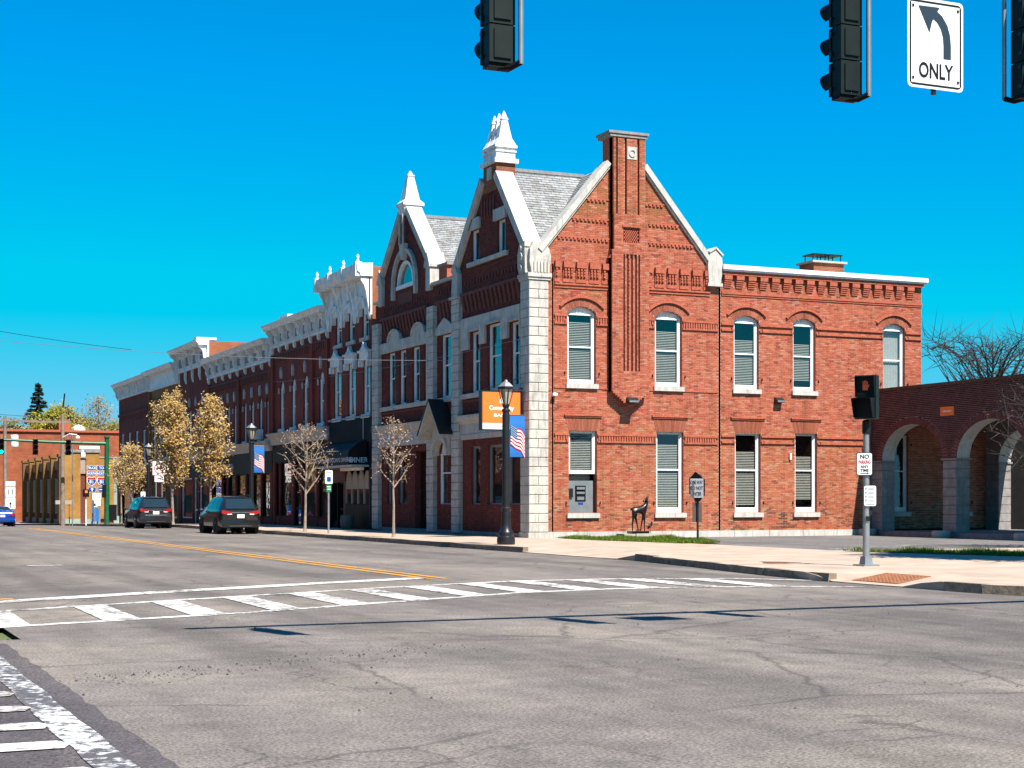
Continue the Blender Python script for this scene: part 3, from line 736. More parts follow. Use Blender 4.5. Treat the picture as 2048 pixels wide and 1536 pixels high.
# corbel tables with open slots
for a, b in ((.95,3.10),(4.70,7.35)):
    sl = [a+.22+.525*k for k in range(int((b-a)/.525)+1) if a+.22+.525*k+.12 < b]
    iv = [(a, b)]
    for s in sl: iv = cut(iv, (s, s+.12))
    for p, q in iv:
        bar('corbel_panel', (p, q, -.02, .12, 9.86, 10.08), (p, q, -.02, .05, 9.52, 9.859), (p, q, -.02, .035, 9.34, 9.519))
        for zz in (9.56,9.66,9.76): dentils(dn, p, q, zz, zz+.068, .04, .105, .075, .125)
for zz in (12.35,11.62,10.92):
    a, b = GL(zz)+.16, GR(zz)-.16
    for p, q in ((a, 3.16), (4.60, b)):
        dentils(dn, p, q, zz-.03, zz+.04, -.02, .05, .10, .16); bar('belt_course', (p, q, -.02, .03, zz+.045, zz+.10))
dn.build('dentil_bricks', M['brickplain'], bank, kind='stuff')
# flat-topped part
bar('belt_course', (7.9, 17.19, -.02, .15, 9.97, 10.16))
u = 7.98
while u+.34 < 17.2:
    bar('corbel', *[(u+.006*k, u+.34-.006*k, -.02, .14-.026*k, za, zb) for k, (za, zb) in enumerate(((9.80,9.968),(9.725,9.7999),(9.65,9.7249),(9.575,9.6499),(9.50,9.5749)))])
    u += .527
bar('belt_course', (7.9, 17.19, -.02, .055, 9.26, 9.34), (7.9, 17.19, -.02, .03, 9.19, 9.2599))
mb = MB(S_); mb.box(7.86, 17.34, -1.2, .26, 10.165, 10.33); mb.box(7.9, 17.30, -1.2, .20, 10.10, 10.164); mb.build('roof_coping', M['white'], bank)
mb = MB(); mb.box(.75, 16.9, .75, 16.6, .2, 10.05); mb.box(.3,7.7,.3,7.2,10.05,10.3); mb.build('core', M['dark'], bank)
mb = MB(); mb.box(17.15, 17.19, .01, 16.6, .2, 10.1); mb.build('east_wall', M['brickplain'], bank)
mb = MB(); mb.box(.2, 17.1, .9, 16.8, 10.06, 10.12); mb.build('flat_roof', M['roof'], bank)
# plinth stones
u = .70
while u < 14.7:
    e = min(u+1.55, 14.75); mb = MB(S_); mb.box(u+.006, e-.006, -.2, .06, .05, .355); mb.build('plinth_stone', M['stonew'], bank); u = e
# chimney breast --------------------------------------------------
ch = MB(S_); ch.box(3.14,4.66,-.3,-.05,5.0,10.3)
ch.build('chimney_back', M['brickplain'], bank)
def chim_span(z):
    if z < 5.45:
        k = int((z-4.90)/.0677); w = min(.76, .12+.085*k)
        return [(3.90-w, 3.90+w)]
    if z < 6.18: return [(3.14,4.66)]
    if z < 10.45: return [(3.14,3.60)]+[(3.66+.165*i, 3.72+.165*i) for i in range(4)]+[(4.28,4.66)]
    if z < 10.62: return [(3.14,4.66)]
    if z < 10.88 or 11.42 < z < 11.9: return [(3.22,4.60)]
    if z < 11.42: return [(3.22,3.60),(4.26,4.60)]
    return [(3.20,3.30),(3.37,3.64),(3.74,4.16),(4.26,4.50)]
NCH = .30
wall_bricks(S_, bank, chim_span, 4.90, 14.80, [], [(3.74,4.16,13.90,14.38,0)], NCH, PAL_S, M['mortar'], 21, 0, patch)
mb = MB(S_)                                          # solid body of the breast, set back where it is grooved
mb.box(3.145,4.655,-.05,NCH-.10,5.45,10.62); mb.box(3.145,3.595,-.05,NCH-.009,5.45,10.6); mb.box(4.285,4.655,-.05,NCH-.009,5.45,10.6); mb.box(3.6,4.28,-.05,NCH-.009,5.45,6.178); mb.box(3.6,4.28,-.05,NCH-.009,10.452,10.61)
mb.box(3.225,4.595,-.35,NCH-.13,10.621,11.9)
mb.box(3.225,3.595,-.05,NCH-.009,10.621,11.9); mb.box(4.265,4.595,-.05,NCH-.009,10.621,11.9); mb.box(3.6,4.26,-.05,NCH-.009,11.425,11.9); mb.box(3.6,4.26,-.05,NCH-.009,10.621,10.878)
mb.box(3.205,4.495,-.60,NCH-.11,11.901,14.80)
for a, b in ((3.205,3.295),(3.375,3.635),(3.745,4.155),(4.265,4.495)): mb.box(a, b, -.05, NCH-.009, 11.902, 14.79)
for i in range(4): mb.box(3.665+.165*i, 3.715+.165*i, .1, NCH-.009, 6.18, 10.45)
for k in range(8): w = min(.755, .115+.085*k); mb.box(3.90-w, 3.90+w, -.05, NCH-.02-.012*(8-k), 4.90+.0677*k, 4.90+.0677*(k+1)-.003)
mb.prism([(3.06,10.3),(3.14,10.3),(3.14,10.62),(3.20,10.62)], -.05, NCH-.1)
mb.build('chimney_breast', M['brickplain'], bank)
mb = MB(S_)                                          # pierced vent
for i in range(7):
    for j in range(8):
        u = 3.63+.09*i+(.045 if j % 2 else 0); z = 10.89+.066*j
        if u+.05 < 4.26: mb.box(u, u+.05, .12, NCH-.02, z, z+.062)
mb.box(3.56,4.30,.1,NCH+.05,11.43,11.49); mb.build('chimney_vent', M['brickplain'], bank, kind='stuff')
mb = MB(S_); mb.box(2.98,4.62,-.72,NCH+.07,14.81,14.90); mb.box(3.05,4.56,-.68,NCH+.03,14.70,14.808); mb.build('chimney_cap', M['stoneg'], bank)
mb = MB(S_); mb.box(3.75,4.15,.2,NCH+.02,13.91,14.37); med = mb.build('chimney_medallion', M['stonew'], bank)
mb = MB(Fr((3.95, -NCH-.02, 14.14), (1,0,0), (0,0,1)));
N = 16; o_ = []
for k in range(N):
    a0, a1 = 2*math.pi*k/N, 2*math.pi*(k+1)/N
    for rr_ in (.10,.14): pass
    c0, s0, c1, s1 = math.cos(a0), math.sin(a0), math.cos(a1), math.sin(a1)
    p = [(3.95+.10*c0,14.14+.10*s0),(3.95+.10*c1,14.14+.10*s1),(3.95+.145*c1,14.14+.145*s1),(3.95+.145*c0,14.14+.145*s0)]
    o_.append(p)
mb = MB(S_)
for p in o_: mb.prism(p, NCH, NCH+.05)
mb.build('medallion_ring', M['stonew'], med)
# wall lamps and a small camera
def wall_lamp(u, z, n, w):
    b = MB(S_); b.prismu([(n,z),(n+.22,z+.02),(n+.22,z+.10),(n+.06,z+.22),(n,z+.22)], u-w/2, u+w/2); l_ = b.build('wall_lamp', M['blackmetal'], bank)
    b = MB(S_); b.box(u-w/2+.02, u+w/2-.02, n+.20, n+.228, z+.03, z+.10); b.build('lamp_lens', M['tin'], l_)
wall_lamp(3.92, 5.02, NCH, .42); wall_lamp(10.42, 5.20, 0.0, .34)
b = MB(S_); b.box(.86,.98,0,.14,5.22,5.34); b.box(.83,1.0,.14,.2,5.24,5.32); b.build('wall_camera', M['white'], bank)
b = MB(S_); b.box(10.92,10.99,0,.08,3.05,3.30); b.build('wall_conduit', M['white'], bank)
b = MB(S_)
for h in UP+LO:
    for uu in (h[0]-.12, h[1]+.12):
        for zz in (h[2]+.32, h[3]-h[4]-.42): b.box(uu-.012, uu+.012, 0, .06, zz, zz+.11)
b.build('shutter_pintles', M['blackmetal'], bank, kind='stuff')
# copings of the south gable --------------------------------------
def rake(fr, a, b, t, n0, n1, name, m=None):
    d = Vector((b[0]-a[0], b[1]-a[1])).normalized(); nn = Vector((-d.y, d.x)) if d.x > 0 else Vector((d.y, -d.x))
    mb = MB(fr); mb.prism([a, b, (b[0]+nn.x*t, b[1]+nn.y*t), (a[0]+nn.x*t, a[1]+nn.y*t)], n0, n1)
    mb.prism([(a[0]-nn.x*.07, a[1]-nn.y*.07), (b[0]-nn.x*.07, b[1]-nn.y*.07), (b[0]-nn.x*.001, b[1]-nn.y*.001), (a[0]-nn.x*.001, a[1]-nn.y*.001)], n0, n1-.06)
    return mb.build(name, m or M['stonew'], bank)
rake(S_, (.42,10.36),(3.19,13.72), .20, -.45, .14, 'gable_coping'); rake(S_, (7.36,10.33),(4.51,13.72), .20, -.45, .14, 'gable_coping')
mb = MB(S_); mb.prism([(7.28,9.62),(7.78,9.62),(7.84,9.9),(7.88,10.25),(7.84,10.62),(7.58,10.86),(7.32,10.74),(7.24,10.3)], -.4, .16); mb.box(7.22,7.86,-.4,.20,9.50,9.618); mb.prism([(7.3,10.74),(7.58,10.9),(7.86,10.64),(7.9,10.70),(7.58,10.98),(7.26,10.80)], -.4, .2); mb.build('gable_kneeler', M['stonew'], bank)
# corner kneeler, carved
mb = MB(); mb.box(-.14,.80,-.14,.80,9.46,9.60); mb.box(-.10,.76,-.10,.76,9.36,9.459)
kn = mb.build('corner_kneeler', M['stone'], bank)
mb = MB(S_); mb.prism([(.02,9.61),(.60,9.61),(.68,9.70),(.76,9.95),(.78,10.25),(.70,10.5),(.45,10.72),(.1,10.72),(-.04,10.45),(-.06,10.0)], -.6, .10)
for k in range(5): mb.prism([(.10+.13*k,9.62),(.19+.13*k,9.62),(.19+.13*k,10.0+.06*(k % 2)),(.145+.13*k,10.1),(.10+.13*k,10.0)], .10, .15)
mb.build('kneeler_scroll', M['stone'], kn)
mb = MB(W_); mb.prism([(.05,9.61),(.60,9.61),(.72,9.85),(.72,10.35),(.5,10.75),(.1,10.75)], -.3, .17)
for zz, r_ in ((9.8,.13),(10.2,.17),(10.5,.1)):
    mb.prism([(.38+r_*math.cos(k*.785), zz+r_*math.sin(k*.785)) for k in range(8)], .15, .24)
mb.build('kneeler_scroll', M['stone'], kn)
# quoin of the corner and pilasters of the west front -------------
stone_column(S_, bank, -.06, .70, .06, .35, 9.36, .3335, 'quoin_stone', M['stone'], n0=-.70, split=.31, seed=2)
b = MB(); b.box(-.10,.74,-.10,.74,.10,.345); b.build('quoin_base', M['stone'], bank)
for (a, c, z1, p, sd_) in ((6.38,7.14,9.42,.19,3), (9.16,9.92,9.45,.19,4), (16.02,16.84,9.40,.19,5)):
    stone_column(W_, bank, a, c, p, .20, z1, .3335, 'pilaster_stone', M['stone'], seed=sd_)
b = MB(W_); b.box(6.30,7.22,-.1,.27,9.425,9.52); b.prism([(6.42,9.52),(7.10,9.52),(7.0,10.4),(6.75,10.75),(6.5,10.4)], -.1, .20); b.build('pilaster_cap', M['stone'], bank)

# ================================================================ west front of the bank
WG = lambda z: .38+(z-10.40)/1.10
WG2 = lambda z: 6.95-(z-10.40)/1.10
DG = lambda z: 10.05+(z-11.3)/.98
DG2 = lambda z: 15.75-(z-11.3)/.98
def west_span(z):
    if z <= 10.3: return [(.70, 16.86)]
    out = []
    if z <= 14.0: out.append((min(3.0, WG(z)), max(4.1, WG2(z))) if z > 13.2 else (WG(z), WG2(z)))
    if z <= 11.3: out.append((10.05, 15.75))
    elif DG(z) < DG2(z): out.append((DG(z), DG2(z)))
    return out
w1 = [(.87,1.72,5.62,8.00,0),(2.55,3.88,5.62,8.12,0),(4.62,5.52,5.62,8.00,0)]
w2 = [(7.40,8.75,5.62,8.18,0)]
w3 = [(10.05,10.72,5.62,7.98,0),(11.21,12.11,5.62,7.98,0),(12.86,13.74,5.62,7.98,0),(14.26,15.18,5.62,7.98,0)]
gw = [(2.20,2.98,10.70,11.92,0),(4.72,5.50,10.70,11.92,0)]
lunette = [(11.85,13.95,10.72,11.80,1.02)]
sh = [(.85,2.05,1.33,3.58,0),(2.25,3.88,1.33,3.58,0),(4.60,5.52,1.33,3.58,0),(7.50,8.95,1.30,3.95,.6),(12.75,13.85,1.30,3.45,0),(14.6,15.3,1.30,3.45,0),(10.0,11.75,.30,3.55,0)]
wall_bricks(W_, bank, west_span, .25, 14.0, w1+w2+w3+gw+lunette+sh, [(.7,16.86,3.85,4.80,0)], 0.0, PAL_W_SHADE, M['mortar_d'], 31, 0)
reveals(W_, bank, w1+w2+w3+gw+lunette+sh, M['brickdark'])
for h in w1+w2+w3: window(W_, h, bank, glass=M['glassdark'], n=-.10, fw=.09, bottom=.10, meet=.5, roomm=M['dark'])
for h in gw: window(W_, h, bank, glass=M['glassdark'], n=-.10, fw=.08, bottom=.08, meet=0)
for h in sh[:3]: window(W_, h, bank, frm=M['tin'], glass=M['glassdark'], n=-.10, fw=.04, bottom=.05, meet=0, roomm=M['roomlight'])
for h in sh[4:6]: window(W_, h, bank, frm=M['tin'], glass=M['glassdark'], n=-.10, fw=.05, bottom=.05, meet=0, roomm=M['roomlight'])
window(W_, sh[3], bank, glass=M['glassdark'], n=-.08, fw=.10, bottom=.06, meet=.38, roomm=M['dark'])
room(W_, sh[6], bank, -.3, 1.6, M['brickdark'])
h = lunette[0]; c, zc, r_ = 12.9, 10.78, 1.02
b = MB(W_)                                          # half-round window
for k in range(12):
    a0, a1 = math.pi*k/12, math.pi*(k+1)/12
    b.prism([(c+r_*math.cos(a), zc+r_*math.sin(a)) for a in (a0, a1)]+[(c+(r_-.13)*math.cos(a), zc+(r_-.13)*math.sin(a)) for a in (a1, a0)], -.15, .03)
b.box(c-r_-.05, c+r_+.05, -.15, .07, zc-.16, zc-.001); lw = b.build('half_round_window', M['white'], bank)
b = MB(W_); b.add([(c+r_*.9*math.cos(math.pi*k/12), -.10, zc+r_*.9*math.sin(math.pi*k/12)) for k in range(13)], [tuple(range(13))]); b.build('pane', M['glassdark'], lw)
room(W_, h, lw, -.2, .8)
b = MB(W_)                                          # stone hood over it with keystone and two slim shafts
for k in range(12):
    a0, a1 = math.pi*k/12, math.pi*(k+1)/12; R1, R2 = 1.32, 1.50
    b.prism([(c+R1*math.cos(a), zc+.05+R1*math.sin(a)) for a in (a0, a1)]+[(c+R2*math.cos(a), zc+.05+R2*math.sin(a)) for a in (a1, a0)], -.02, .14)
b.prism([(c-.16,zc+1.05),(c+.16,zc+1.05),(c+.30,zc+1.72),(c-.30,zc+1.72)], -.02, .20)
b.box(c-1.52,c-1.30,-.02,.14,zc-.55,zc+.05); b.box(c+1.30,c+1.52,-.02,.14,zc-.55,zc+.05)
for s in (-.22, .22): b.tube([(c+s, .20, zc+1.7), (c+s, .20, zc+3.0)], .055, 8)
b.build('window_hood', M['stone'], bank)
b = MB(W_); b.box(12.0,13.8,-.02,.03,9.95,10.45); b.build('name_panel', M['brickdark'], bank)
# lintel bands, sills, entablature (stone)
b = MB(W_); b.prism([(.72,8.57),(6.37,8.57),(6.37,7.35),(5.62,7.35),(5.62,8.02),(4.52,8.02),(4.52,7.45),(3.98,7.45),(3.98,8.14),(2.45,8.14),(2.45,7.45),(1.82,7.45),(1.82,8.02),(.78,8.02),(.78,7.4),(.72,7.4)], -.02, .10)
b.box(.85,1.74,.10,.15,8.02,8.08); b.box(2.5,3.93,.10,.15,8.14,8.20); b.box(4.57,5.57,.10,.15,8.02,8.08); b.build('lintel_band', M['stone'], bank)
b = MB(W_)
def bumps(c0, r0): return [(c0-r0*math.cos(math.pi*k/10), 8.45+r0*.62*math.sin(math.pi*k/10)) for k in range(11)]
pts = [(9.93,8.0),(9.93,8.45)]+bumps(11.1,.80)+bumps(14.1,.80)+[(16.0,8.45),(16.0,8.0)]
b.prism(pts, -.02, .10)
for c0 in (11.1,14.1):
    for k in range(10):
        a0, a1 = math.pi*k/10, math.pi*(k+1)/10
        b.prism([(c0+.82*math.cos(a), 8.46+.82*.62*math.sin(a)) for a in (a0, a1)]+[(c0+.66*math.cos(a), 8.46+.66*.62*math.sin(a)) for a in (a1, a0)], .09, .16)
b.build('lintel_band', M['stone'], bank)
b = MB(W_); b.prism([(7.2,8.19),(9.1,8.19),(9.1,8.45),(8.15,8.85),(7.2,8.45)], -.02, .10); b.build('pointed_lintel', M['stone'], bank)
b = MB(W_)
for a, c_ in ((.72,6.37),(7.15,9.15),(9.93,16.01)): b.box(a, c_, -.02, .12, 5.44, 5.62)
b.build('sill_band', M['stone'], bank)
for a, c_ in ((.74,6.36),(9.94,16.0)):
    b = MB(W_); b.box(a, c_, -.02, .10, 3.85, 4.45); b.prismu([(-.02,4.45),(.14,4.45),(.18,4.55),(.26,4.62),(.30,4.70),(.30,4.78),(-.02,4.80)], a, c_); b.box(a, c_, -.02, .13, 4.00, 4.04); b.build('shopfront_entablature', M['stonew'], bank)
    b = MB(W_)
    dentils(b, a, c_, 4.95, 5.12, -.02, .04, .10, .2); b.box(a, c_, -.02, .05, 5.30, 5.38); b.build('brick_frieze', M['brickdark'], bank, kind='stuff')
for h in gw:
    b = MB(W_); b.box(h[0]-.16, h[1]+.16, -.02, .10, h[3], h[3]+.42); b.build('lintel', M['stonew'], bank)
b = MB(W_); b.box(1.9,5.75,-.02,.10,10.52,10.68); b.build('sill_band', M['stone'], bank)
b = MB(W_)                                          # corbelled brick ribs
for a, c_ in ((.80,6.3),(7.3,9.1),(10.1,15.9)):
    u = a
    while u+.22 < c_:
        for k, (za, zb) in enumerate(((9.30,9.45),(9.18,9.295),(9.05,9.175),(8.92,9.045),(8.80,8.915))): b.box(u, u+.20, -.02, .15-.026*k, za, zb)
        u += .40
    b.box(a, c_, -.02, .16, 9.452, 9.56); dentils(b, a, c_, 9.85, 10.02, -.02, .05, .09, .3); dentils(b, a, c_, 10.32, 10.40, -.02, .05, .10, .17) if c_ < 7 else None
dentils(b, 3.05, 4.65, 12.2, 12.9, -.02, .07, .12, .28)
b.build('brick_corbels', M['brickdark'], bank, kind='stuff')
b = MB(W_); b.box(.7,16.9,-.1,.08,.10,.30); b.build('plinth', M['stoneg'], bank)
# gable copings, west
rake(W_, (.28,10.36),(2.98,13.55), .30, -.55, .16, 'gable_coping'); rake(W_, (7.02,10.36),(4.10,13.55), .30, -.55, .16, 'gable_coping')
rake(W_, (9.85,11.15),(12.62,13.85), .28, -.55, .16, 'gable_coping'); rake(W_, (15.95,11.15),(13.18,13.85), .28, -.55, .16, 'gable_coping')
for a in (9.62, 15.62):
    b = MB(W_); b.box(a,a+.5,-.5,.14,10.15,11.1); b.box(a-.06,a+.56,-.55,.20,11.1,11.22); b.prism([(a-.06,11.22),(a+.56,11.22),(a+.25,11.75)], -.55, .2); b.build('gable_kneeler', M['stonew'], bank)
b = MB(W_); b.box(7.18,9.6,-.35,.12,10.31,10.42); b.build('parapet_coping', M['stone'], bank); b = MB(W_); b.box(15.98,16.86,-.35,.12,10.31,10.42); b.build('parapet_coping', M['stone'], bank); b = MB(W_); b.box(7.9,8.8,-.6,.06,10.421,10.95); b.build('parapet_block', M['brickplain'], bank)
b = MB(W_); b.box(7.8,8.9,-.65,.1,10.95,11.06); b.build('parapet_cap', M['stoneg'], bank)
# stack and pinnacles of the corner gable
b = MB(W_); b.box(2.92,4.16,-.72,.05,13.1,14.10); stck = b.build('gable_stack', mat_brick('stack_brick', (.40,.115,.05), (.30,.085,.04), (.42,.26,.17), 0), bank)
b = MB(W_); b.box(3.35,3.75,.05,.09,13.55,14.0); b.build('stack_panel', M['stone'], stck)
b = MB(W_)
b.box(2.82,4.26,-.82,.15,14.101,14.26); b.box(2.92,4.16,-.72,.05,14.26,14.52); b.box(2.88,4.20,-.76,.09,14.52,14.58); b.box(2.94,4.14,-.70,.03,14.58,14.68); b.box(2.86,4.22,-.78,.11,14.68,14.78)
for c_ in (3.10,3.54,3.98):
    b.frustum(c_, -.335, 14.78, 15.05, .21, .42, .155, .26); b.frustum(c_, -.335, 15.05, 15.75, .155, .26, .075, .11); b.frustum(c_, -.335, 15.75, 15.79, .10, .14, .10, .14); b.frustum(c_, -.335, 15.79, 16.08, .085, .12, .015, .02)
b.build('stack_pinnacles', M['whiteold'], bank)
b = MB(W_)                                          # pinnacle of the second gable
b.frustum(12.9, -.2, 13.75, 14.12, .34, .34, .44, .44); b.frustum(12.9, -.2, 14.12, 14.24, .48, .48, .48, .48); b.frustum(12.9, -.2, 14.24, 14.38, .46, .46, .34, .34); b.frustum(12.9, -.2, 14.38, 15.42, .33, .33, .13, .13); b.frustum(12.9, -.2, 15.42, 15.47, .16, .16, .16, .16); b.frustum(12.9, -.2, 15.47, 15.66, .11, .11, .02, .02)
b.build('gable_pinnacle', M['whiteold'], bank)
# stone portal with steep gablet
b = MB(W_)
o_ = [(7.25,.25),(7.5,.25),(7.5,3.35)]+[(8.225-.725*math.cos(math.pi*k/10), 3.35+.60*math.sin(math.pi*k/10)) for k in range(11)]+[(8.95,.25),(9.15,.25),(9.15,4.15),(8.2,5.42),(7.25,4.15)]
b.prism([(7.2,3.3),(7.5,3.3)]+[(8.225-.725*math.cos(math.pi*k/10), 3.32+.62*math.sin(math.pi*k/10)) for k in range(11)]+[(8.95,3.3),(9.14,3.3),(9.14,4.15),(8.2,5.40),(7.2,4.15)], -.02, .24)
b.build('portal_arch', M['stone'], bank)
b = MB(W_)
for k in range(10):
    a0, a1 = math.pi*k/10, math.pi*(k+1)/10
    b.prism([(8.225+.90*math.cos(a), 3.32+.80*math.sin(a)) for a in (a0, a1)]+[(8.225+.73*math.cos(a), 3.32+.62*math.sin(a)) for a in (a1, a0)], .2, .32)
b.build('portal_moulding', M['stonew'], bank)
b = MB(W_)
for s in (-1, 1): b.prism([(8.2,5.50),(8.2,5.34),(8.2+s*1.22,3.95),(8.2+s*1.22,4.12)], .0, .75)
b.build('portal_gablet', M['stonew'], bank)
b = MB(W_)
for s in (-1, 1): b.prism([(8.2,5.56),(8.2,5.505),(8.2+s*1.26,4.10),(8.2+s*1.26,4.16)], .0, .78)
b.build('portal_roof', M['blackmetal'], bank)
# ---------------------------------------------------------------- shingle roofs
def shingle_slope(name, ridge, eave, s0, s1, axis, keepf, seed):
    """ridge/eave: (cross coordinate, z); s runs along the ridge axis ('x' or 'y')"""
    r = random.Random(seed); mb = MB(); (c0, z0), (c1, z1) = ridge, eave
    L = math.hypot(c1-c0, z1-z0); d = ((c1-c0)/L, (z1-z0)/L); nn = (-d[1], d[0]) if -d[1]*0+d[0]*1 > 0 else (d[1], -d[0])
    if nn[1] < 0: nn = (-nn[0], -nn[1])
    P = lambda s, t, h: ((s, c0+d[0]*t+nn[0]*h, z0+d[1]*t+nn[1]*h) if axis == 'x' else (c0+d[0]*t+nn[0]*h, s, z0+d[1]*t+nn[1]*h))
    mb.cur = (.10,.10,.10); mb.add([P(s0,0,0),P(s1,0,0),P(s1,L,0),P(s0,L,0)], [(0,1,2,3)])
    e = .145; n = int(L/e); 
    for i in range(n+1):
        t0 = i*e; t1 = min(t0+e+.03, L+.05); s = s0+(.17 if i % 2 else 0)+r.uniform(-.04,.04)
        while s < s1:
            w = .32; a, b_ = max(s, s0), min(s+w-.014, s1); s += w
            if b_-a < .04: continue
            x, y, z = P((a+b_)/2, t0+.05, 0)
            if not keepf(x, y, z): continue
            k = r.uniform(.30,.46); mb.cur = (k, k*1.0, k*.99); h1 = .026+r.uniform(0,.006)
            mb.add([P(a,t0,.004),P(b_,t0,.004),P(b_,t1,h1),P(a,t1,h1),P(b_,t1,.002),P(a,t1,.002)], [(0,1,2,3),(3,2,4,5)])
    return mb.build(name, M['shingle'], bank, kind='stuff')
R1 = lambda x, y: 14.0-abs(y-3.56)*1.10             # ridge along x, west gable
R2 = lambda x, y: 14.0-abs(x-3.85)*1.08             # ridge along y, south gable
shingle_slope('roof_shingles', (3.56,14.0), (.10,10.20), .5, 3.9, 'x', lambda x, y, z: R1(x, y) > R2(x, y)-.15, 1)
shingle_slope('roof_shingles', (3.56,14.0), (7.1,10.1), .5, 3.9, 'x', lambda x, y, z: R1(x, y) > R2(x, y)-.15, 2)
shingle_slope('roof_shingles', (3.85,14.0), (.35,10.22), .35, 7.2, 'y', lambda x, y, z: R2(x, y) > R1(x, y)-.15, 3)
shingle_slope('roof_shingles', (3.85,14.0), (7.4,10.17), .35, 7.2, 'y', lambda x, y, z: True, 4)
shingle_slope('roof_shingles', (12.9,13.75), (10.0,11.1), .4, 7.5, 'x', lambda x, y, z: True, 5)
shingle_slope('roof_shingles', (12.9,13.75), (15.8,11.1), .4, 7.5, 'x', lambda x, y, z: True, 6)
b = MB()
for k in range(14): b.prismu([(3.42,13.93),(3.56,14.08),(3.70,13.93)], .55+.24*k, .55+.24*k+.25+.003*(k % 2))
for k in range(28): b.prismu([(12.76,13.68),(12.9,13.83),(13.04,13.68)], .5+.25*k, .5+.25*k+.26+.003*(k % 2))
b.build('ridge_caps', M['roof'], bank, kind='stuff')
b = MB(); b.box(.6,7.4,10.0,15.8,10.12,11.1); b.build('dormer_body', M['brickdark'], bank)
# low chimney on the flat roof
b = MB(); b.box(13.15,14.60,1.6,2.6,10.1,10.98); fc = b.build('roof_chimney', mat_brick('chim_brick', (.40,.115,.05), (.32,.085,.04), (.45,.28,.2), 0), bank)
b = MB(); b.box(13.05,14.70,1.5,2.7,10.98,11.06); b.build('chimney_crown', M['concrete'], fc)
for x in (13.25, 14.0):
    b = MB(); b.box(x-.03,x+.62,1.7,2.5,11.32,11.37)
    for dx in (0,.58):
        for dy in (1.8,2.35): b.box(x+dx,x+dx+.03,dy,dy+.03,11.06,11.32)
    b.build('flue_cap', M['blackmetal'], fc)

# ================================================================ brick arcade beside the bank
arc = thing('brick_arcade', 'dark brick drive-through arcade with round arches on grey stone piers', 'arcade', (15.3,-6,.15))
A_ = westf(14.75); TH = .62
AR = [(-4.33,-.66,.1,4.38,1.35),(-8.75,-5.08,.1,4.38,1.35),(-13.2,-9.5,.1,4.38,1.35)]
def ell_span(h, z):                                 # elliptical head
    u0, u1, z0, z1, rise = h
    if z > z1: return None
    if z <= z1-rise: return (u0, u1)
    a = (u1-u0)/2; w = a*math.sqrt(max(0, 1-((z-(z1-rise))/rise)**2)); c = (u0+u1)/2; return (c-w, c+w)
AH = [h+('e',) for h in AR]; AS = [(h[0]-.27, h[1]+.27, h[2], h[3]+.27, h[4]+.27, 'e') for h in AR]
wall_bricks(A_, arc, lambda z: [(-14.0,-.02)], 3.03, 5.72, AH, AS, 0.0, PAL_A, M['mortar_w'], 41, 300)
b = MB(A_); b.box(-14.0,-.02,-TH-.06,.06,5.72,5.84); b.build('arcade_coping', M['blackmetal'], arc)
for h in AR:
    c_, a_, zs = (h[0]+h[1])/2, (h[1]-h[0])/2, h[3]-h[4]; N = 40; vb = MB(A_); so = MB(A_); rs = random.Random(5)
    E_ = lambda t, e: (c_+(a_+e)*math.cos(t), zs+(h[4]+e)*math.sin(t))
    for k in range(N):
        t0, t1 = math.pi*k/N, math.pi*(k+1)/N; dd = (t1-t0)*.08; q = rs.uniform(.8,1.2); vb.cur = (.24*q,.068*q,.055*q)
        vb.prism([E_(t0+dd,0),E_(t1-dd,0),E_(t1-dd,.265),E_(t0+dd,.265)], -.12, .008)
        p0, p1 = E_(t0,0), E_(t1,0); so.add([(p0[0],-.03,p0[1]),(p1[0],-.03,p1[1]),(p1[0],-TH,p1[1]),(p0[0],-TH,p0[1])], [(0,1,2,3)])
    vb.build('arch_bricks', M['brick'], arc); so.build('arch_soffit', M['stonew'], arc)
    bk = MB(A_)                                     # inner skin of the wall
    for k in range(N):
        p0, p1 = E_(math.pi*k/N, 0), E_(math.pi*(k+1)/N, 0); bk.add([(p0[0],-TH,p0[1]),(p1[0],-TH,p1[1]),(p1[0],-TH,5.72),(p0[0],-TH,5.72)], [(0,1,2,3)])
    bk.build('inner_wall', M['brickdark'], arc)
for (a, c_, s_) in ((-.66,-.02,1),(-5.08,-4.33,2),(-9.5,-8.75,3),(-14,-13.2,4)):
    stone_column(A_, arc, a, c_, .0, .30, 2.96, .335, 'pier_stone', M['stoneg'], n0=-TH, seed=50+s_)
    b = MB(A_); b.box(a-.05,c_+.05,-TH-.05,.05,2.965,3.03); b.build('pier_cap', M['stoneg'], arc)
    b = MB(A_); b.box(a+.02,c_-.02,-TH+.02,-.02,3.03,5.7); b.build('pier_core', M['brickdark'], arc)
b = MB(A_); b.box(-14,-.02,-6.6,-.02,.08,.30); b.build('arcade_step', M['stoneg'], arc)
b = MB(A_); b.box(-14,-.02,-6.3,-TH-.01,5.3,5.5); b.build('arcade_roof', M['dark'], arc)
b = MB(); b.box(17.2,24.0,.9,9,.1,5.2); b.build('inner_core', M['dark'], arc)
B_ = westf(20.4)                                    # the far side of the arcade
for (a, c_, s_) in ((-.80,-.02,11),(-5.2,-4.45,12),(-9.6,-8.85,13)):
    stone_column(B_, arc, a, c_, .0, .30, 2.96, .335, 'pier_stone', M['stoneg'], n0=-TH, seed=50+s_)
    b = MB(B_); b.box(a-.05,c_+.05,-TH-.05,.05,2.965,3.03); b.build('pier_cap', M['stoneg'], arc)
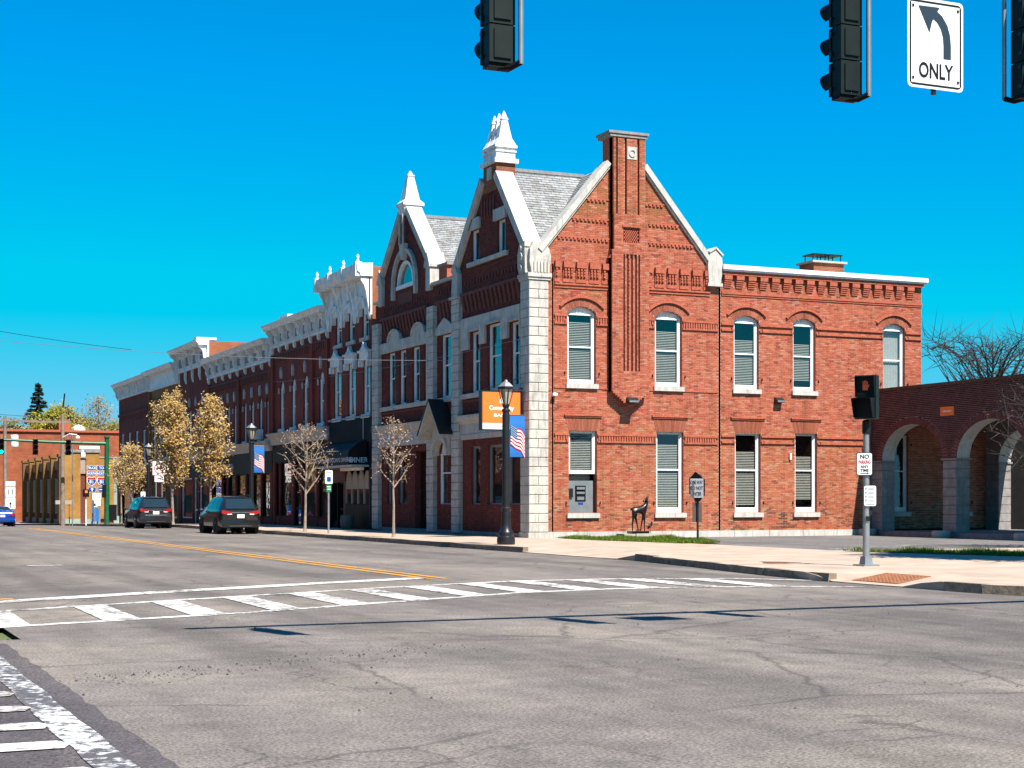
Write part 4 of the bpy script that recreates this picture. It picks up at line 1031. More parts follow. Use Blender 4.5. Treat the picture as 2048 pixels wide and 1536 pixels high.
for h in ((-4.45,-.80,.1,4.38,1.35),(-8.85,-5.2,.1,4.38,1.35)):
    c_, a_, zs = (h[0]+h[1])/2, (h[1]-h[0])/2, h[3]-h[4]; N = 24; bk = MB(B_)
    for k in range(N):
        p0, p1 = (c_+a_*math.cos(math.pi*k/N), zs+h[4]*math.sin(math.pi*k/N)), (c_+a_*math.cos(math.pi*(k+1)/N), zs+h[4]*math.sin(math.pi*(k+1)/N))
        for nn in (0, -TH): bk.add([(p0[0],nn,p0[1]),(p1[0],nn,p1[1]),(p1[0],nn,5.4),(p0[0],nn,5.4)], [(0,1,2,3)])
    bk.build('far_arch_wall', M['stoneg'], arc); so = MB(B_)
    for k in range(N):
        p0, p1 = (c_+a_*math.cos(math.pi*k/N), zs+h[4]*math.sin(math.pi*k/N)), (c_+a_*math.cos(math.pi*(k+1)/N), zs+h[4]*math.sin(math.pi*(k+1)/N)); so.add([(p0[0],0,p0[1]),(p1[0],0,p1[1]),(p1[0],-TH,p1[1]),(p0[0],-TH,p0[1])], [(0,1,2,3)])
    so.build('arch_soffit', M['stonew'], arc)
for a, c_ in ((-.80,-.02),(-5.2,-4.45),(-14,-8.85)): b = MB(B_); b.box(a,c_,-TH,-.001,3.031,5.4); b.build('far_arch_wall', M['stoneg'], arc)
b = MB(A_); b.box(-4.98,-4.22,0,.03,4.60,4.93); og = b.build('arcade_sign', M['orange'], arc, label='small orange plate between the arches')
q = MB(A_); [q.box(-4.86+.075*k,-4.86+.075*k+.05,.03,.034,4.74,4.78+.02*(k % 2)) for k in range(7)]; q.build('fine_print', M['signwhite'], og, kind='stuff')
for y_ in (-.30, -4.75, -9.1):
    b = MB(); b.lathe([(.33,0),(.35,.03),(.35,.22),(.31,.26)], (14.35,y_,.12), 18)
    o = b.build('concrete_bollard', M['concrete'], smooth=True); tag(o, {-.30:'low round concrete bollard beside the first arcade pier at the bank wall', -4.75:'low round concrete bollard below the middle arcade pier', -9.1:'low round concrete bollard at the right picture edge'}[y_], 'bollard', 'bollards at the arcade piers')
# trash bin under the second arch
b = MB(); b.frustum(16.3,-8.3,.30,1.62,.33,.33,.38,.38); b.frustum(16.3,-8.3,1.62,1.70,.41,.41,.36,.36)
tag(b.build('trash_bin', M['black']), 'tall black trash bin standing under the second arch', 'bin')
# ================================================================ the row up the street
def plain_wall(fr, parent, u0, u1, z0, z1, holes, m, n=0.0, name='wall', thick=.3):
    zs = {z0, z1}
    for h in holes:
        zs |= {h[2], h[3]}
        if h[4] > 0: zs |= {h[3]-h[4]*k/6 for k in range(7)}
    zs = sorted(z for z in zs if z0 <= z <= z1); mb = MB(fr)
    for a, b in zip(zs, zs[1:]):
        iv = [(u0, u1)]
        for h in holes: iv = cut(iv, hole_span(h, (a+b)/2))
        for p, q in iv: mb.add([(p,n,a),(q,n,a),(q,n,b),(p,n,b)], [(0,1,2,3)])
    return mb.build(name, m, parent)
def cornice(fr, parent, u0, u1, zt, dep, fh, pitch, m, drop=.35, pairs=True, mould=.30, name='cornice', panel=True):
    b = MB(fr)
    b.prismu([(0,zt-mould),(dep-.16,zt-mould),(dep-.12,zt-mould*.6),(dep-.02,zt-mould*.35),(dep,zt-.06),(dep,zt),(0,zt+.04)], u0, u1)
    b.prismu([(0,zt-mould-fh),(.10,zt-mould-fh),(.12,zt-mould-.01),(0,zt-mould-.01)], u0+.01, u1-.01)
    b.box(u0, u1, 0, .17, zt-mould-fh-.08, zt-mould-fh)
    c = b.build(name, m, parent)
    n = max(1, round((u1-u0)/pitch)); zb = zt-mould-.012
    offs = (-.16, .16) if pairs else (0,)
    for i in range(n+1):
        uc = u0+.22+(u1-u0-.44)*i/n
        for o in offs:
            if not (u0 < uc+o-.07 and uc+o+.07 < u1): continue
            q = MB(fr); w = .065
            q.prismu([(.1,zb),(dep-.18,zb),(dep-.2,zb-.12),(dep*.62,zb-.20),(dep*.45,zb-.34),(.34,zb-fh*.62),(.24,zb-fh*.9),(.1,zb-fh)], uc+o-w, uc+o+w); q.build('bracket', m, c)
        if drop:
            q = MB(fr); q.prismu([(0,zt-mould-fh-.08),(.16,zt-mould-fh-.08),(.15,zt-mould-fh-.08-drop*.6),(.05,zt-mould-fh-.08-drop),(0,zt-mould-fh-.08-drop)], uc-.08, uc+.08); q.build('cornice_drop', m, c)
    if panel:
        for i in range(n):
            ua, ub = u0+.22+(u1-u0-.44)*i/n, u0+.22+(u1-u0-.44)*(i+1)/n
            q = MB(fr); q.box(ua+.30, ub-.30, .105, .135, zt-mould-fh*.80, zt-mould-fh*.28); q.build('frieze_panel', M['stoneg'], c)
    return c
def flat_hood(fr, parent, h, m, style):
    u0, u1, z0, z1, rise = h; b = MB(fr); c = (u0+u1)/2
    if style == 'round':
        for k in range(8):
            a0, a1 = math.pi*k/8, math.pi*(k+1)/8; w = (u1-u0)/2
            P = lambda a, e: (c+(w+e)*math.cos(a), z1-.04+(.42+e)*math.sin(a))
            b.prism([P(a0,.14),P(a1,.14),P(a1,-.04),P(a0,-.04)], -.02, .24)
        b.prism([(c+(u1-u0)/2*math.cos(math.pi*k/8), z1-.02+.40*math.sin(math.pi*k/8)) for k in range(9)], -.02, .14)
        b.box(u0-.2,u0+.02,-.02,.2,z1-.35,z1-.02); b.box(u1-.02,u1+.2,-.02,.2,z1-.35,z1-.02)
    elif style == 'crest':
        b.box(u0-.14,u1+.14,-.02,.16,z1,z1+.34); b.box(u0-.2,u1+.2,-.02,.24,z1+.34,z1+.44); b.prism([(c-.5,z1+.44),(c+.5,z1+.44),(c+.18,z1+.60),(c,z1+.82),(c-.18,z1+.60)], -.02, .2)
        b.box(u0-.18,u0+.02,-.02,.2,z1-.30,z1); b.box(u1-.02,u1+.18,-.02,.2,z1-.30,z1)
    elif style == 'key':
        b.prism([(c-.08,z1+.14),(c+.08,z1+.14),(c+.13,z1+.50),(c,z1+.74),(c-.13,z1+.50)], -.02, .10)
        for s in (u0-.10, u1+.10):
            q = MB(fr); q.prism([(s-.05,z1-rise-.28),(s+.05,z1-rise-.28),(s+.05,z1-rise+.02),(s-.05,z1-rise+.02)], -.02, .06); q.build('impost_block', m, parent)
    return b.build('window_hood', m, parent)
RB = {'dark': mat_brick('row_brick_dark', (.31,.062,.038), (.24,.050,.034), (.16,.07,.05), 1),
      'red': mat_brick('row_brick_red', (.36,.062,.040), (.28,.052,.036), (.19,.075,.055), 1),
      'tan': mat_brick('row_brick_tan', (.36,.175,.045), (.29,.135,.04), (.22,.12,.055), 1),
      'side': mat_brick('row_brick_side', (.50,.15,.055), (.40,.11,.045), (.46,.26,.16), 0),
      'maroon': mat_brick('row_brick_maroon', (.26,.050,.036), (.20,.042,.032), (.14,.058,.045), 1)}
def block(parent, y0, y1, top, roofm=None, x1=16.0):
    z = g((y0+y1)/2); b = MB(); b.box(.9, x1, y0+.02, y1-.02, z-.6, z+top-.5); b.build('core', M['dark'], parent)
    b = MB(); b.add([(.0,y0+.012,z-.3),(x1,y0+.012,z-.3),(x1,y0+.012,z+top-.05),(.0,y0+.012,z+top-.05)], [(0,1,2,3)]); b.build('side_wall', RB['side'], parent)
    b = MB(); b.box(.02, x1, y0+.02, y1-.02, z+top-.49, z+top-.40); b.build('roof', M['roof'], parent)
DISP = [M['signwhite'], M['whiteold'], M['orange'], mat('display_green', (.12,.34,.12), .7, .2, 4), M['curtain'], M['signwhite']]
def shopfront(fr, parent, u0, u1, zt, bays, frm, base=.55, m=None, door=None):
    """bays: list of (a,b) glass panes between slim posts"""
    for i, (a, b) in enumerate(bays):
        hb = .12 if door == i else base
        h = (a, b, hb, zt, 0); f = MB(fr)
        f.box(a,a+.06,-.2,-.1,hb,zt); f.box(b-.06,b,-.2,-.1,hb,zt); f.box(a+.06,b-.06,-.2,-.1,zt-.08,zt); f.box(a+.06,b-.06,-.2,-.1,hb,hb+.08)
        if door == i: f.box(a+.06,b-.06,-.2,-.1,1.0,1.12)
        w = f.build('shop_door' if door == i else 'shop_window', frm, parent)
        p = MB(fr); p.add([(a+.06,-.15,hb+.08),(b-.06,-.15,hb+.08),(b-.06,-.15,zt-.08),(a+.06,-.15,zt-.08)], [(0,1,2,3)]); p.build('pane', M['glassdark'], w)
        r_ = MB(fr); r_.add([(a-.05,-.21,hb-.1),(b+.05,-.21,hb-.1),(b+.05,-.21,zt+.1),(a-.05,-.21,zt+.1),(a-.05,-1.6,hb-.1),(b+.05,-1.6,hb-.1),(b+.05,-1.6,zt+.1),(a-.05,-1.6,zt+.1)], [(4,5,6,7),(0,1,5,4),(1,2,6,5),(2,3,7,6),(3,0,4,7)]); r_.build('room_behind', M['dark'], w)
        rs = random.Random(int(a*10)+3)
        for k in range(rs.randint(1,3)):                # notices and goods behind the glass
            ww = rs.uniform(.18,.5); c0 = rs.uniform(a+.1, max(a+.11, b-.1-ww)); z_ = rs.uniform(hb+.15, zt-1.2); d_ = MB(fr); d_.box(c0,c0+ww,-.34-.05*k,-.31-.05*k,z_,z_+rs.uniform(.4,1.0)); d_.build('window_display', DISP[rs.randint(0,5)], w)
    iv = [(u0, u1)]
    for a, b in bays: iv = cut(iv, (a, b))
    q = MB(fr)
    for a, b in iv: q.box(a,b,-.3,0,.02,zt)
    for i, (a, b) in enumerate(bays):
        if door != i: q.box(a,b,-.25,-.05,.02,base)
    q.build('shopfront_posts', m or M['brickdark'], parent)

# --- diner building ---------------------------------------------------
Y0, Y1 = 17.30, 23.74
din = thing('diner_building', 'narrow three-storey brick building with white bracketed cornice and black diner front', 'building', (4,20.5,.15))
F = westf(0.0)
u3 = [(17.85,18.80,9.0,10.35,0),(19.88,20.82,9.0,10.35,0),(21.85,22.85,9.0,10.35,0)]
u2 = [(17.62,18.62,5.45,7.95,0),(19.72,20.85,5.45,7.95,0),(21.92,23.10,5.45,7.95,0)]
plain_wall(F, din, Y0, Y1, 4.2, 12.0, u3+u2, RB['red']); reveals(F, din, u3+u2, M['brickdark'], -.22)
for h in u3: window(F, h, din, glass=M['glassdark'], n=-.09, fw=.11, bottom=.08, sill=.14, sillm=M['stonew']); flat_hood(F, din, h, M['whiteold'], 'round')
for h in u2:                                        # boarded pale-blue windows
    window(F, h, din, glass=M['glassdark'], n=-.07, fw=.12, bottom=.10, shade=.92, sill=.10, sillm=M['whiteold']); flat_hood(F, din, h, M['whiteold'], 'crest')
b = MB(F); dentils(b, Y0+.1, Y1-.1, 8.35, 8.75, 0, .04, .10, .22); b.build('brick_dentils', M['brickdark'], din, kind='stuff')
block(din, Y0, Y1, 12.2)
# great cornice: deep box gutter on scalloped boards with pointed drops
c = MB(F); c.prismu([(0,11.68),(.58,11.68),(.62,11.82),(.74,11.90),(.78,12.24),(0,12.30)], Y0-.06, Y1+.05); co = c.build('cornice', M['whiteold'], din)
for k in range(3):
    a = Y0+.02+k*2.14; w = 2.10; q = MB(F)
    pts = [(a,11.66),(a+w,11.66),(a+w,9.95),(a+w-.18,9.75),(a+w-.30,10.25)]+[(a+w/2+(w/2-.34)*math.cos(math.pi*j/10), 10.30+.62*math.sin(math.pi*j/10)) for j in range(11)]+[(a+.30,10.25),(a+.18,9.75),(a,9.95)]
    q.prism(pts, .0, .16); q.build('scalloped_board', M['whiteold'], co)
for k in range(4):
    a = Y0+.12+k*2.10; q = MB(F); q.prismu([(.1,11.67),(.56,11.67),(.54,11.48),(.40,11.30),(.30,11.0),(.24,10.6),(.17,10.2),(.1,9.75)], a-.10, a+.10); q.build('bracket', M['whiteold'], co)
    q = MB(F); q.box(a-.12,a+.12,.50,.82,11.66,12.32); q.lathe([(.05,0),(.08,.06),(.045,.12),(.075,.22),(.06,.28),(.02,.36)], (a,.66,12.31), 8); q.build('cornice_finial', M['whiteold'], co)
for j in range(5):
    q = MB(F); q.prism([(Y0+.5+j*1.2,11.35),(Y0+.62+j*1.2,11.35),(Y0+.75+j*1.2,10.95),(Y0+.56+j*1.2,10.70),(Y0+.37+j*1.2,10.95)], .16, .24); q.build('carved_leaf', M['whiteold'], co)
# black front
CORR = mat('black_metal_siding', (.010,.015,.030), .5, .3, 4, spec=.12)
b = MB(F); b.box(Y0,Y1,-.02,.05,4.25,5.32)
u = Y0
while u < Y1-.1: b.box(u,u+.08,.05,.075,4.25,5.30); u += .16
b.build('metal_siding', CORR, din); b = MB(F); b.box(Y0,Y1,-.02,.12,5.322,5.40); b.box(18.3,18.42,.076,.10,4.3,5.3); b.build('siding_cap', M['tin'], din)
aw = MB(F); aw.prismu([(.0,4.28),(.45,4.12),(.85,3.80),(.92,3.60),(.92,3.12),(.0,3.12)], 18.05, 22.9); awn = aw.build('awning', mat('awning_black', (.014,.014,.016), .6, .3, 4, spec=.2), din)
text_mesh("CAPTAIN JEFFERSON'S DINER", F, 20.7, 3.33, .925, .26, M['signwhite'], parent=awn, mirror=-1, wide=1.55)
FS = southf(18.05, 0, 0)
text_mesh('DINER', FS, -.42, 3.34, .006, .24, M['signwhite'], parent=awn, wide=.95, bold=.02)
q = MB(FS); q.prism([(-.86,3.22),(-.72,3.22),(-.68,3.32),(-.72,3.36),(-.76,3.36),(-.79,3.46),(-.82,3.36),(-.86,3.36),(-.90,3.32)], .0, .008); q.build('cup_emblem', M['signwhite'], awn)
b = MB(F); b.box(17.5,23.1,.05,.95,3.02,3.11); b.build('awning_rail', M['stonew'], din)
for k in range(4): q = MB(F); q.box(17.62+.75*k,18.30+.75*k,.3,.5,2.86,3.0); q.build('light_tube_box', M['white'], din)
b = MB(F); b.box(Y0,17.55,-.02,.10,.1,4.25); b.box(23.45,Y1,-.02,.06,.1,4.25); b.build('shopfront_posts', CORR, din)
b = MB(F); b.box(17.55,21.2,-.15,.05,.12,1.30); b.build('counter_base', M['black'], din)
for k in range(4):                                  # pointed-arch panes under a cream valance
    a, e = 17.62+.90*k, 17.62+.90*k+.84; q = MB(F)
    o_ = [(a,1.32),(e,1.32),(e,2.25)]+[(a+.42+.42*math.cos(math.pi*j/10), 2.25+.62*math.sin(math.pi*j/10)**.8) for j in range(1,10)]+[(a,2.25)]
    q.prism([(a,2.02)]+[(e,2.02)]+o_[2:], -.06, .0); w = q.build('arched_valance', mat('cream_valance', (.52,.45,.36), .8, .1, 4) if k == 0 else bpy.data.materials['cream_valance'], din)
    q = MB(F); q.add([(a+.04,-.04,1.32),(e-.04,-.04,1.32),(e-.04,-.04,2.02),(a+.04,-.04,2.02)], [(0,1,2,3)]); q.build('pane', M['glassdark'], w)
    q = MB(F); q.box(e-.02,e+.08,-.05,.02,1.32,2.4); q.build('mullion', M['tan'], w)
room(F, (17.62,21.2,1.2,3.0,0), din, -.15, 1.5)
b = MB(F); b.box(21.2,21.45,-.1,.04,.1,3.02); b.box(21.45,23.45,-.1,.02,2.35,3.02); b.build('red_surround', mat('dark_red_paint', (.12,.008,.008), .6, .2, 3), din)
shopfront(F, din, 21.45, 23.45, 2.35, [(21.6,22.5),(22.6,23.4)], M['black'], .4, M['black'], door=0)
# barrel planter by the diner
b = MB(F); b.lathe([(.24,0),(.32,.15),(.34,.35),(.30,.62),(.27,.66)], (19.1,.62,.15), 14); tag(b.build('barrel_planter', mat('barrel_wood', (.16,.15,.13), .8, .25, 5), smooth=True), 'grey barrel planter standing below the diner windows', 'planter')

# --- brick building with white bracketed cornice -----------------------
def arched(cs, w, z0, z1, rise): return [(c-w/2, c+w/2, z0, z1, rise) for c in cs]
def row_house(name, label, y0, y1, top, brick, wins, hood, cor, stc, drop=.35, fh=.85, pitch=1.7, glass=None, dent=None, pil=(), shade=None, pairs=True, panel=True, dep=.68):
    yc = (y0+y1)/2; z0 = g(yc); fr = westf(0.0, 0, z0); t = thing(name, label, 'building', (5, yc, z0+.1))
    plain_wall(fr, t, y0, y1, stc[1]-.02, top-.2, wins, brick); reveals(fr, t, wins, M['brickdark'], -.22)
    for i, h in enumerate(wins):
        window(fr, h, t, glass=M['glassdark'], n=-.08, fw=.12, head=.05 if h[4] else 0, bottom=.08, sill=.12, sillm=M['whiteold'], shade=(shade[i % len(shade)] if shade else 0)); 
        if hood: flat_hood(fr, t, h, M['stonew'], hood)
    for a, b_ in pil:
        q = MB(fr); q.box(a,b_,0,.14,stc[1],top-cor); q.build('pilaster', brick, t)
    if dent:
        q = MB(fr)
        for a, b_ in dent[1]: dentils(q, a, b_, dent[0], dent[0]+.34, 0, .10, .14, .30); q.box(a, b_, 0, .12, dent[0]+.345, dent[0]+.44)
        q.build('brick_dentils', M['brickdark'], t, kind='stuff')
    block(t, y0, y1, top, x1=16)
    for o in list(t.children):
        pass
    cornice(fr, t, y0-.02, y1+.02, top, dep, fh, pitch, M['whiteold'], drop, pairs, panel=panel)
    q = MB(fr); q.prismu([(0,stc[0]),(.12,stc[0]),(.16,stc[0]+.2),(.30,stc[1]-.2),(.42,stc[1]-.08),(.42,stc[1]),(0,stc[1]+.03)], y0+.02, y1-.02); q.build('shopfront_cornice', M['stonew'], t)
    return t, fr
t, fr = row_house('brick_store', 'two-storey red brick store with white bracketed cornice beside the diner', 23.76, 34.28, 11.05, RB['red'],
    arched((25.15,27.9,30.15,32.4), .82, 5.35, 7.95, .4), 'key', 1.6, (4.50,5.12), pil=((23.78,24.15),(26.3,26.8),(33.8,34.26)), dent=(9.05,((24.2,26.3),(26.9,33.7))), shade=(.35,.0,.55,.9), pitch=1.45)
shopfront(fr, t, 23.8, 34.2, 3.55, [(24.3,25.9),(26.1,28.6),(28.8,30.2),(30.6,32.9),(33.0,33.9)], M['black'], .6, RB['red'], door=2)
q = MB(fr); q.box(23.8,34.2,-.25,.02,3.55,4.50); q.build('sign_board', M['black'], t)
t, fr = row_house('brick_store', 'long two-storey brown brick store with white bracketed cornice behind the lamp post', 34.32, 49.48, 10.5, RB['dark'],
    arched((35.3,36.85,38.65,40.35,42.75,44.35,46.0,47.9), .62, 5.0, 7.35, .3), 'key', 1.6, (4.30,4.85), pil=((34.34,34.7),(41.3,41.75),(49.0,49.46)), dent=(8.35,((34.8,41.2),(41.8,48.9))), shade=(.4,.0,.0,.3,.8), pitch=1.9)
shopfront(fr, t, 34.4, 49.4, 3.1, [(34.9,36.7),(36.9,38.8),(39.0,40.1),(40.3,42.6),(42.9,44.6),(44.8,46.0),(46.2,48.8)], M['black'], .6, RB['dark'], door=2)
q = MB(fr); q.box(34.4,49.4,-.25,.02,3.1,4.30); q.build('sign_board', M['black'], t)
q = MB(fr); q.box(43.0,46.5,.021,.06,3.2,3.75); q.build('sign_strip', M['stoneg'], t)
q = MB(fr); q.box(36.3,37.1,.0,.5,5.0,5.55); ac = q.build('air_conditioner', M['whiteold'], t); q = MB(fr); q.box(36.36,37.04,.5,.515,5.06,5.49); q.build('grille', M['signblack'], ac)
q = MB(fr); q.box(42.6,42.9,-1.4,-.9,3.6,3.62); q.build('awning_bracket', M['black'], t)
t, fr = row_house('brick_store', 'narrow brick store with tall pointed bracket cornice behind the golden trees', 49.52, 58.46, 11.95, RB['maroon'],
    arched((51.2,53.1,55.0,56.9), .75, 5.0, 7.8, .3), 'key', 1.6, (4.30,4.9), drop=.85, fh=1.15, pitch=2.1, pairs=False, dep=.85)
shopfront(fr, t, 49.6, 58.4, 3.2, [(50.0,52.4),(52.8,54.0),(54.4,57.8)], M['whiteold'], .5, RB['maroon'], door=1)
q = MB(fr); q.box(49.6,58.4,-.25,.02,3.2,4.30); q.build('sign_board', M['black'], t)
q = MB(fr); q.box(57.2,58.2,-2.2,-1.0,11.5,12.75); q.box(57.1,58.3,-2.3,-.9,12.75,12.9); q.build('roof_vent_box', M['white'], t)
q = MB(fr); q.box(47.6,49.4,-3.5,-2.2,10.4,11.6); q.build('roof_penthouse', M['tin'], t)
t, fr = row_house('brick_store', 'ochre brick store with plain white cornice between the dark stores', 58.5, 68.56, 11.35, RB['tan'],
    [(60.0,61.0,4.9,7.4,0),(62.2,63.2,4.9,7.4,0),(64.4,65.4,4.9,7.4,0),(66.4,67.4,4.9,7.4,0)], None, 1.6, (4.2,4.8), drop=0, fh=1.05, pitch=30, pairs=False, panel=False)
q = MB(fr); q.box(58.7,67.9,0,.10,9.0,9.22); q.box(68.1,68.55,0,.15,4.8,9.9); q.build('brick_panel', RB['tan'], t)
shopfront(fr, t, 58.6, 68.5, 3.2, [(59.2,62.0),(62.4,63.6),(64.0,67.8)], M['tan'], .5, RB['tan'], door=1)
q = MB(fr); q.box(58.6,68.5,-.25,.02,3.2,4.20); q.build('sign_board', M['brickdark'], t)
t, fr = row_house('brick_store', 'dark maroon end store of the row with dentilled white cornice', 68.6, 81.6, 11.4, RB['maroon'],
    [(70.3,71.5,4.7,7.35,0),(73.2,74.4,4.7,7.35,0),(76.3,77.5,4.7,7.35,0),(79.3,80.5,4.7,7.35,0)], None, 1.6, (4.0,4.6), drop=0, fh=.85, pitch=1.2, pairs=False, panel=False)
q = MB(fr); q.box(69.0,81.4,0,.12,8.75,8.95); q.box(69.0,81.4,0,.07,8.35,8.45); q.build('brick_panel', RB['maroon'], t)
shopfront(fr, t, 68.7, 81.5, 3.0, [(69.4,73.0),(73.6,75.0),(75.6,80.6)], M['black'], .5, RB['maroon'], door=1)
q = MB(fr); q.box(68.7,81.5,-.25,.02,3.0,4.0); q.build('sign_board', M['black'], t)
q = MB(fr); q.prismu([(.0,4.4),(1.3,3.9),(1.3,3.75),(0,3.75)], 70.0,77.0); q.build('shop_awning', M['tin'], t)
# window boards on the roofs, small things on top
q = MB(westf(0)); q.box(34.9,36.6,-2.2,-1.0,10.3,11.9); o = q.build('rooftop_box', M['white']); tag(o, 'white rooftop vent box at the step between two cornices', 'vent')

# ================================================================ added blocks across the street: unseen, for window reflections and to cut west sky
def west_block(y0, y1, h, m, label):
    t = thing('unseen_brick_block', label, 'building', (-30,(y0+y1)/2,0), 'added unseen buildings across the street')
    fr = Fr((-26.4,0,g((y0+y1)/2)), (0,1,0), (1,0,0))
    n = max(2, int((y1-y0)/2.6)); wn_ = [(y0+.8+(y1-y0-1.6)*(k+.5)/n-.5, y0+.8+(y1-y0-1.6)*(k+.5)/n+.5, z, z+2.0, 0) for k in range(n) for z in (4.9,)]
    sw = [(y0+.6, y1-.6, .7, 3.2, 0)]
    plain_wall(fr, t, y0, y1, 0, h, wn_+sw, m)
    for a in wn_+sw:
        p = MB(fr); p.add([(a[0],-.1,a[2]),(a[1],-.1,a[2]),(a[1],-.1,a[3]),(a[0],-.1,a[3])], [(0,1,2,3)]); p.build('window', M['black'], t)
    q = MB(fr); q.box(y0,y1,-10,-.15,-.2,h); q.box(y0,y1,-.15,.4,h,h+.4); q.build('core', M['brickdark'], t)
west_block(-28, -8, 8.2, RB['maroon'], 'two-storey brick block opposite the bank, added unseen at left for reflections')
west_block(-7.6, 12, 9.2, RB['dark'], 'taller brick block opposite the diner, added unseen at left for reflections')
west_block(12.4, 40, 8.6, RB['red'], 'long brick block opposite the stores, added unseen at left for reflections')
west_block(40.4, 75, 9.0, RB['maroon'], 'far brick block opposite the end of the row, added unseen at left for reflections')
west_block(75.4, 230, 9.4, RB['dark'], 'farthest brick block on the west side, added unseen at left for reflections')
wh = thing('white_building', 'pale building glimpsed through the arcade arches at right', 'building', (62,6,0))
b = MB(); b.box(48,70,2,22,0,8.4); b.build('wall', M['whiteold'], wh)
b = MB(Fr((48,2,0),(1,0,0),(0,-1,0)))
for k in range(5): b = MB(southf(2)); b.box(49.5+4*k,51.5+4*k,0,.05,1.2,3.6); b.build('window', M['black'], wh)
b = MB(); b.box(47.7,70.3,1.7,22.3,8.4,8.8); b.build('roof', M['roof'], wh)
# ================================================================ beyond the side street
YB1 = mat_brick('yellow_brick', (.52,.27,.06), (.43,.20,.045), (.46,.27,.10), 0, .25, .09)
YB2 = mat_brick('yellow_brick_shaded', (.30,.16,.045), (.25,.13,.04), (.25,.15,.07), 1, .25, .09)  # same yellow brick, with the west side's shade painted in
z0 = g(95)
yb = thing('yellow_brick_building', 'low yellow brick building with pilasters on the far side street corner', 'building', (3,105,z0))
b = MB(); b.box(-2.45,9.5,95.15,123.5,z0,z0+5.6); b.build('core', M['brickdark'], yb)
fw_ = westf(-2.6, 0, z0); fs_ = southf(95.0, 0, z0)
for k in range(6):
    u = 95.0+5.15*k; q = MB(fw_); q.box(u,u+.95,-.2,.28,0,6.1); q.box(u-.08,u+1.03,-.22,.36,6.1,6.35); q.build('pilaster', YB2, yb)
    if k < 5:
        q = MB(fw_); q.box(u+.95,u+5.15,-.2,.02,5.0,5.8); q.build('parapet_panel', M['blackmetal'], yb)
        for w_ in (1.6,3.3):
            h = (u+w_,u+w_+1.0,1.0,4.2,0); window(fw_, h, yb, glass=M['glassdark'], n=.02, fw=.1, bottom=.1, frm=M['tan'])
q = MB(fw_); q.box(95,121.5,-.2,.05,0,.5); q.build('base_course', M['stoneg'], yb)
for a, b_ in ((-2.6,-1.05),(-.55,.62)):
    q = MB(fs_); q.box(a,b_,-.3,.12,.55,6.5); q.build('pilaster', YB1, yb); q = MB(fs_); q.box(a,b_,-.3,.13,0,.55); q.build('pilaster_base', M['sage'], yb); q = MB(fs_); q.box(a-.1,b_+.1,-.3,.22,6.5,6.75); q.build('pilaster_cap', M['stoneg'], yb)
q = MB(fs_); q.box(.62,1.9,-.3,.05,.55,6.0); q.build('wall', YB1, yb); q = MB(fs_); q.box(-1.05,-.55,-.3,-.02,4.6,6.0); q.build('wall_panel', mat('pale_stucco', (.46,.36,.32), .9, .15, 3), yb)
q = MB(fs_); q.box(-1.05,-.55,-.7,-.3,0,4.6); q.build('door', M['black'], yb); q = MB(fs_); q.box(-1.05,9.4,-.35,.10,6.0,6.15); q.build('coping', M['stoneg'], yb)
q = MB(fs_); q.box(1.9,9.4,-.3,.06,3.6,6.0); q.build('fascia', M['sage'], yb)
q = MB(fs_); q.box(1.9,2.2,-.3,.06,0,3.6); q.box(5.4,5.7,-.3,.06,0,3.6); q.box(2.2,5.4,-.3,.04,0,.8); q.build('green_posts', M['sage'], yb)
q = MB(fs_); q.add([(2.2,-.1,.8),(9.4,-.1,.8),(9.4,-.1,3.6),(2.2,-.1,3.6)], [(0,1,2,3)]); q.build('shop_pane', M['glassdark'], yb)
RS = mat_brick('far_red_brick', (.46,.125,.05), (.36,.095,.045), (.40,.19,.12), 0, .5, .14)
rb = thing('red_brick_building', 'long red brick building rising behind the yellow one, with one chimney', 'building', (8,132,-.95))
zr = -.95
b = MB(); b.box(-6.0,22,130,148,zr,9.0); b.build('wall', RS, rb); b = MB(); b.box(-6.2,22.2,129.8,148,9.0,9.25); b.build('parapet', M['brickplain'], rb)
b = MB(); b.box(2.1,3.3,130.5,131.8,9.25,10.4); b.build('chimney', M['brickplain'], rb)
b = MB(southf(130,0,0)); b.box(4.2,6.4,0,.25,7.15,7.5); b.box(4.4,5.0,0,.2,6.0,7.15); b.build('door_hood', M['white'], rb)
b = MB(); b.ball((4.6,133,9.2), .8, 12, 8); b.build('roof_dome', M['white'], rb, smooth=True)
b = MB(); b.box(-9.0,-6.05,128,148,zr,6.0); o = b.build('wall', RS, None); rb2 = thing('red_brick_building', 'lower red brick building at the far left behind the route signs', 'building', (-7.5,138,zr)); attach(o, rb2)
b = MB(); b.prismv([(-9.3,127.7),(-5.9,127.7),(-5.9,148),(-9.3,148)], 6.0, 6.3); b.build('roof', M['roof'], rb2)
h_ = thing('grey_house', 'grey gabled house partly hidden behind the utility poles', 'house', (-9,170,-1)); b = MB(); b.box(-16,-2,165,178,-1,9.0); b.build('wall', mat('grey_siding', (.42,.44,.46), .8, .1, 3), h_)
b = MB(southf(165)); b.prism([(-16.6,8.9),(-1.4,8.9),(-9,12.2)], -13.5, .6); b.build('roof', M['roof'], h_)
